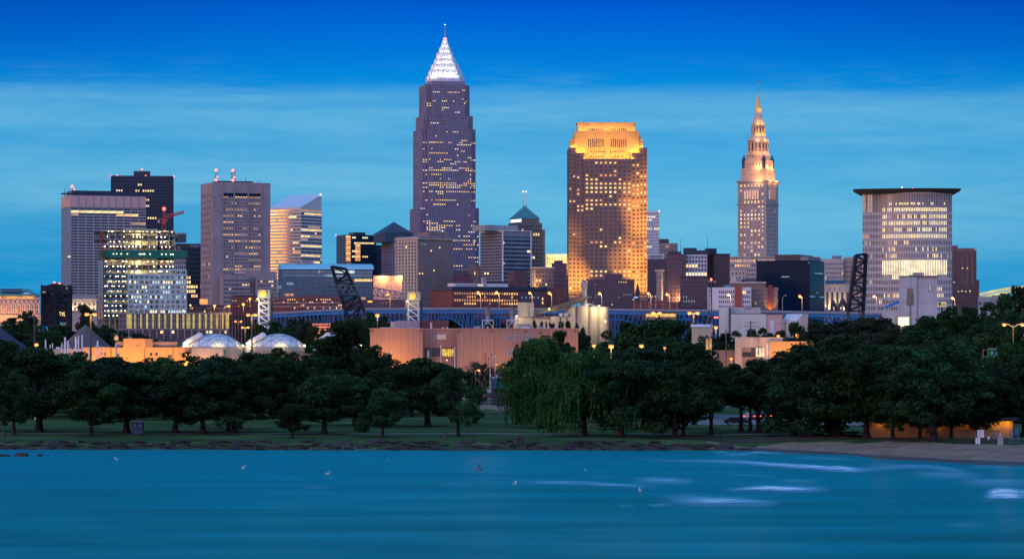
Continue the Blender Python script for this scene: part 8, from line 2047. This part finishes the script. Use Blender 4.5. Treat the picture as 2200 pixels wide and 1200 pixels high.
# ------------------------------------------------------------------ bathhouse
def bathhouse():
    Y = 468; x0, x1 = PX(1874, Y), PX(2176, Y); t = thing('bathhouse', 'long low beach bathhouse lit orange under its eaves', 'building', (x0, Y, ground_z((x0+x1)/2, Y)-.1)); X = lambda px: PX(px, Y)-x0; W = x1-x0
    bw = mat('tan_block', (.30, .20, .11), .85, .12, .6, grid=(.8, .4, .02, .5)); a = MB(); a.box(0, X(1990), 0, 9, 0, 2.75, bw); a.box(X(2015), W, 0, 9, 0, 2.75, bw); a.box(X(1990), X(2015), 3, 9, 0, 2.73, bw); a.build('wall', t)
    a = MB(); a.box(-1, W+1, -1.1, 10, 2.78, 2.95, 'roof_dark'); a.xprism([(-1.2, 2.95), (10.2, 2.95), (4.5, 3.7)], -1.2, W+1.2, 'x', mat('bath_roof', (.09, .075, .07), .9, .2, .4)); a.build('roof', t)
    for p0, p1 in ((2064, 2083), (2125, 2147)): a = MB(); a.box(X(p0), X(p1), -.06, 0, .15, 1.15, mat('shutter', (.22, .18, .15), .8, .1, .3, grid=(50, .15, .02))); f = a.build('shutter', t); a = MB(); a.box(X(p0)-.1, X(p1)+.1, -.1, -.06, 1.15, 1.25, 'roof_dark'); a.build('lintel', f)
    a = MB(); a.box(X(2083), X(2112), -.05, 0, 1.5, 2.5, 'pink_panel'); a.build('panel', t)
    for q in (1979, 1985, 1992, 1998, 2004, 2010): a = MB(); a.box(X(q)-.12, X(q)+.12, -1.2, -.9, 0, .9 if q < 2000 else 2.95, bw); a.build('pillar', t)
    for q, pw in ((1890, 55), (1912, 20), (1930, 60), (2014, 70), (2062, 30), (2080, 25), (2128, 80), (2146, 120), (2165, 170)):
        a = MB(); a.box(X(q)-.12, X(q)+.12, -.28, -.08, 2.5, 2.7, BULB_O); a.build('eave_lamp', t); lamp_light('POINT', (X(q), -.75, 2.35), pw*.5, (1, .40, .02), t, .15)
bathhouse()
t, s = grounded('notice_board', 'white notice board on two posts on the beach', 'sign', 2107, 957)
a = MB(); a.box(-.50, .50, -.05, .02, 1.1, 2.25, 'white_panel'); a.build('panel', t)
a = MB()
for k in range(6): a.box(-.42, .42-.2*(k % 3), -.065, -.05, 2.1-k*.17, 2.15-k*.17, 'grey_band')
a.build('text_line', t)
for q in (-.55, .55): a = MB(); a.bar((q, 0, 0), (q, 0, 2.3), .06, 'roof_dark'); a.build('post', t)
for px, py, h, l in ((2098, 955, .95, 'left small white sign under the notice board'), (2103.5, 955, .95, 'right small white sign under the notice board'), (2124, 949, .8, 'small white sign right of the notice board'), (2149, 942, .7, 'white sign on top of the grey utility box')):
    t, s = grounded('small_sign', l, 'sign', px, py); a = MB(); a.box(-.16, .16, -.04, 0, .15 if h > .9 else .4, h+.1, 'white_panel'); a.build('panel', t); a = MB(); a.bar((0, .03, 0), (0, .03, h), .04, STEEL); a.build('post', t)
for px, py, w_, h, l, m in ((2132, 954, .28, .75, 'dark square bin beside the grey utility box', 'roof_dark'), (2149, 955, .40, 1.15, 'grey utility box on the sand', 'grey_steel'), (2137, 942, .22, .8, 'grey cabinet behind the dark square bin', 'grey_band')):
    t, s = grounded('utility_box', l, 'box', px, py); a = MB(); a.box(-w_, w_, -.3, .3, 0, h, m); a.build('cabinet', t); a = MB(); a.box(-w_-.03, w_+.03, -.33, .33, h, h+.06, m); a.build('lid', t); a = MB(); a.box(-w_*.8, w_*.8, -.32, -.3, .1, h*.9, m); a.build('door', t)
t, s = grounded('lifeguard_chair', 'blue lifeguard chair with a ladder standing on the sand', 'lifeguard chair', 2178, 970); t.rotation_euler[2] = .35; bl = mat('chair_blue', (.03, .13, .24), .7, .15, .6)
for x, y, x2 in ((-.65, -.5, -.3), (-.65, .5, -.3), (.55, -.5, .45), (.55, .5, .45)): a = MB(); a.bar((x, y, 0), (x2, y*.8, 1.45), .06, bl); a.build('leg', t)
a = MB(); a.box(-.4, .55, -.5, .5, 1.4, 1.48, bl); a.build('seat', t); a = MB(); a.box(.48, .56, -.5, .5, 1.48, 2.4, bl); a.build('backrest', t)
for y in (-.5, .5): a = MB(); a.bar((-.35, y, 1.8), (.5, y, 1.85), .05, bl); a.bar((-.33, y, 1.45), (-.35, y, 1.8), .05, bl); a.build('armrest', t)
for k in range(4): a = MB(); a.bar((-.6+.08*k, -.46, .3+.3*k), (-.6+.08*k, .46, .3+.3*k), .05, bl); a.build('rung', t)
a = MB(); a.box(.40, .62, -.5, .5, .9, 1.42, bl); a.build('side_panel', t)
# ------------------------------------------------------------------ gulls, buoy
GW = mat('gull_white', (.62, .62, .64), .8, .06, 2.0); GG = mat('gull_grey', (.28, .30, .34), .8, .1, 2.0)
def gull(px, py, sc, l):
    Y = EYE/(K*(py-HY)); t = thing('gull', l, 'bird', (PX(px, Y), Y, .04), TRND.uniform(0, 6.28), 'gulls resting on the lake'); t.scale = (sc,)*3
    a = MB(); secs = [(-.30, .10, .01), (-.22, .10, .05), (-.08, .09, .10), (.06, .10, .115), (.16, .13, .085), (.20, .20, .055), (.215, .27, .050), (.235, .31, .058), (.275, .31, .045), (.31, .30, .015)]; n = 10; vs = []
    for x, z, r_ in secs: vs += [(x, r_*math.cos(2*math.pi*k/n), z+r_*.85*math.sin(2*math.pi*k/n)) for k in range(n)]
    a.add(vs, [(i*n+k, i*n+(k+1) % n, (i+1)*n+(k+1) % n, (i+1)*n+k) for i in range(len(secs)-1) for k in range(n)]+[tuple(range(n-1, -1, -1)), tuple(range((len(secs)-1)*n, len(secs)*n))], GW); a.build('body', t, True)
    for sg in (-1, 1): a = MB(); a.hexa([(-.28, sg*.04, .15), (.1, sg*.10, .08), (.1, sg*.125, .10), (-.28, sg*.06, .17), (-.30, sg*.02, .18), (.1, sg*.06, .2), (.1, sg*.1, .19), (-.30, sg*.05, .19)], GG); a.build('wing', t)
    a = MB(); a.tube((.30, 0, .30), (.37, 0, .285), .014, .005, mat('beak_yellow', (.5, .32, .05), .6), 5); a.build('beak', t)
for g in ((251, 989, 1.5, 'gull on the water nearest the rocks awash'), (523, 1007, 1.5, 'white gull floating below the three close trunks'), (704, 1019, 1.3, 'gull floating left of the small buoy'), (1106, 1043, 1.6, 'gull beside the left foam streaks'), (1376, 1057, 1.6, 'gull below the middle foam streaks'), (1257, 1010, .7, 'tiny distant gull off the willows'), (834, 988, .7, 'tiny distant gull off the low skirted tree')): gull(*g)
Y = EYE/(K*(1010-HY)); t = thing('buoy', 'small dark buoy with a post on the lake', 'buoy', (PX(1030, Y), Y, 0))
a = MB(); a.lathe((0, 0, -.1), [(.2, 0), (.42, .12), (.42, .25), (.2, .32)], 14, mat('buoy_red', (.22, .07, .04), .7)); a.build('float', t); a = MB(); a.tube((0, 0, .2), (0, 0, .62), .07, .05, STEEL, 8); a.build('post', t); a = MB(); a.lathe((0, 0, .6), [(.12, 0), (.14, .18), (.1, .26)], 10, 'teal_window_glass'); a.build('top_light', t)
# ------------------------------------------------------------------ two people sitting on the bank
def skin_obj(name, pts, edges, rad, m, parent):
    me = bpy.data.meshes.new(name); me.from_pydata(pts, edges, []); o = bpy.data.objects.new(name, me); COL.objects.link(o); me.materials.append(m)
    o.modifiers.new('skin', 'SKIN'); o.modifiers.new('sub', 'SUBSURF').levels = 1; o.modifiers['sub'].render_levels = 1
    for v, r_ in zip(me.skin_vertices[0].data, rad): v.radius = (r_, r_)
    me.skin_vertices[0].data[0].use_root = True
    o.parent = parent; return o
def person(px, py, l, shirt, trousers, hair, rz):
    p = at(px, py); t = thing('person', l, 'person', (p.x, p.y, p.z), rz); sk = mat('skin', (.42, .26, .19), .6, .05)
    J = [(0, 0, .42), (0, .02, .70), (0, 0, .92), (0, -.01, 1.02), (0, -.03, 1.17), (-.18, 0, .88), (-.24, -.08, .64), (-.14, -.30, .58), (.18, 0, .88), (.24, -.08, .64), (.14, -.30, .58), (-.10, -.02, .40), (-.12, -.42, .48), (-.12, -.48, .06), (-.12, -.62, .04), (.10, -.02, .40), (.12, -.42, .48), (.12, -.48, .06), (.12, -.62, .04)]
    E_ = [(0, 1), (1, 2), (2, 3), (3, 4), (2, 5), (5, 6), (6, 7), (2, 8), (8, 9), (9, 10), (0, 11), (11, 12), (12, 13), (13, 14), (0, 15), (15, 16), (16, 17), (17, 18)]
    skin_obj('body', J, E_, [.13, .13, .12, .055, .10, .06, .05, .03, .06, .05, .03, .10, .065, .045, .04, .10, .065, .045, .04], sk, t)
    skin_obj('shirt', [J[0], J[1], J[2], J[5], J[6], J[8], J[9]], [(0, 1), (1, 2), (2, 3), (3, 4), (2, 5), (5, 6)], [.145, .145, .14, .075, .06, .075, .06], mat('shirt_'+l.split()[0], shirt, .9), t)
    skin_obj('trousers', [J[0], J[11], J[12], (J[13][0], J[13][1], .16), J[15], J[16], (J[17][0], J[17][1], .16)], [(0, 1), (1, 2), (2, 3), (0, 4), (4, 5), (5, 6)], [.14, .11, .08, .06, .11, .08, .06], mat('trousers_'+l.split()[0], trousers, .9), t)
    a = MB(); a.ball((0, .0, 1.20), .118, mat('hair_'+l.split()[0], hair, .8), 10, 6); a.build('hair', t, True)
    for sg in (-1, 1): a = MB(); a.ball((sg*.035, -.125, 1.18), .012, 'roof_dark', 6, 4); a.build('eye', t)
    return p
person(1424, 954, 'pale shirted person sitting on the stone bank', (.55, .52, .55), (.30, .28, .32), (.05, .035, .03), .2)
p = person(1432, 954, 'dark clothed person sitting beside the pale shirted one', (.03, .03, .05), (.02, .02, .03), (.02, .015, .015), -.3)
a = MB(); a.lathe((0, 0, 0), [(.28, 0), (.34, .12), (.30, .26), (.12, .32)], 12, mat('yellow_bag', (.65, .48, .03), .7)); o = a.build('bag', None, True, (p.x+.1, p.y-.75, p.z-.02)); tag(o, 'yellow bag lying before the seated people', 'bag')
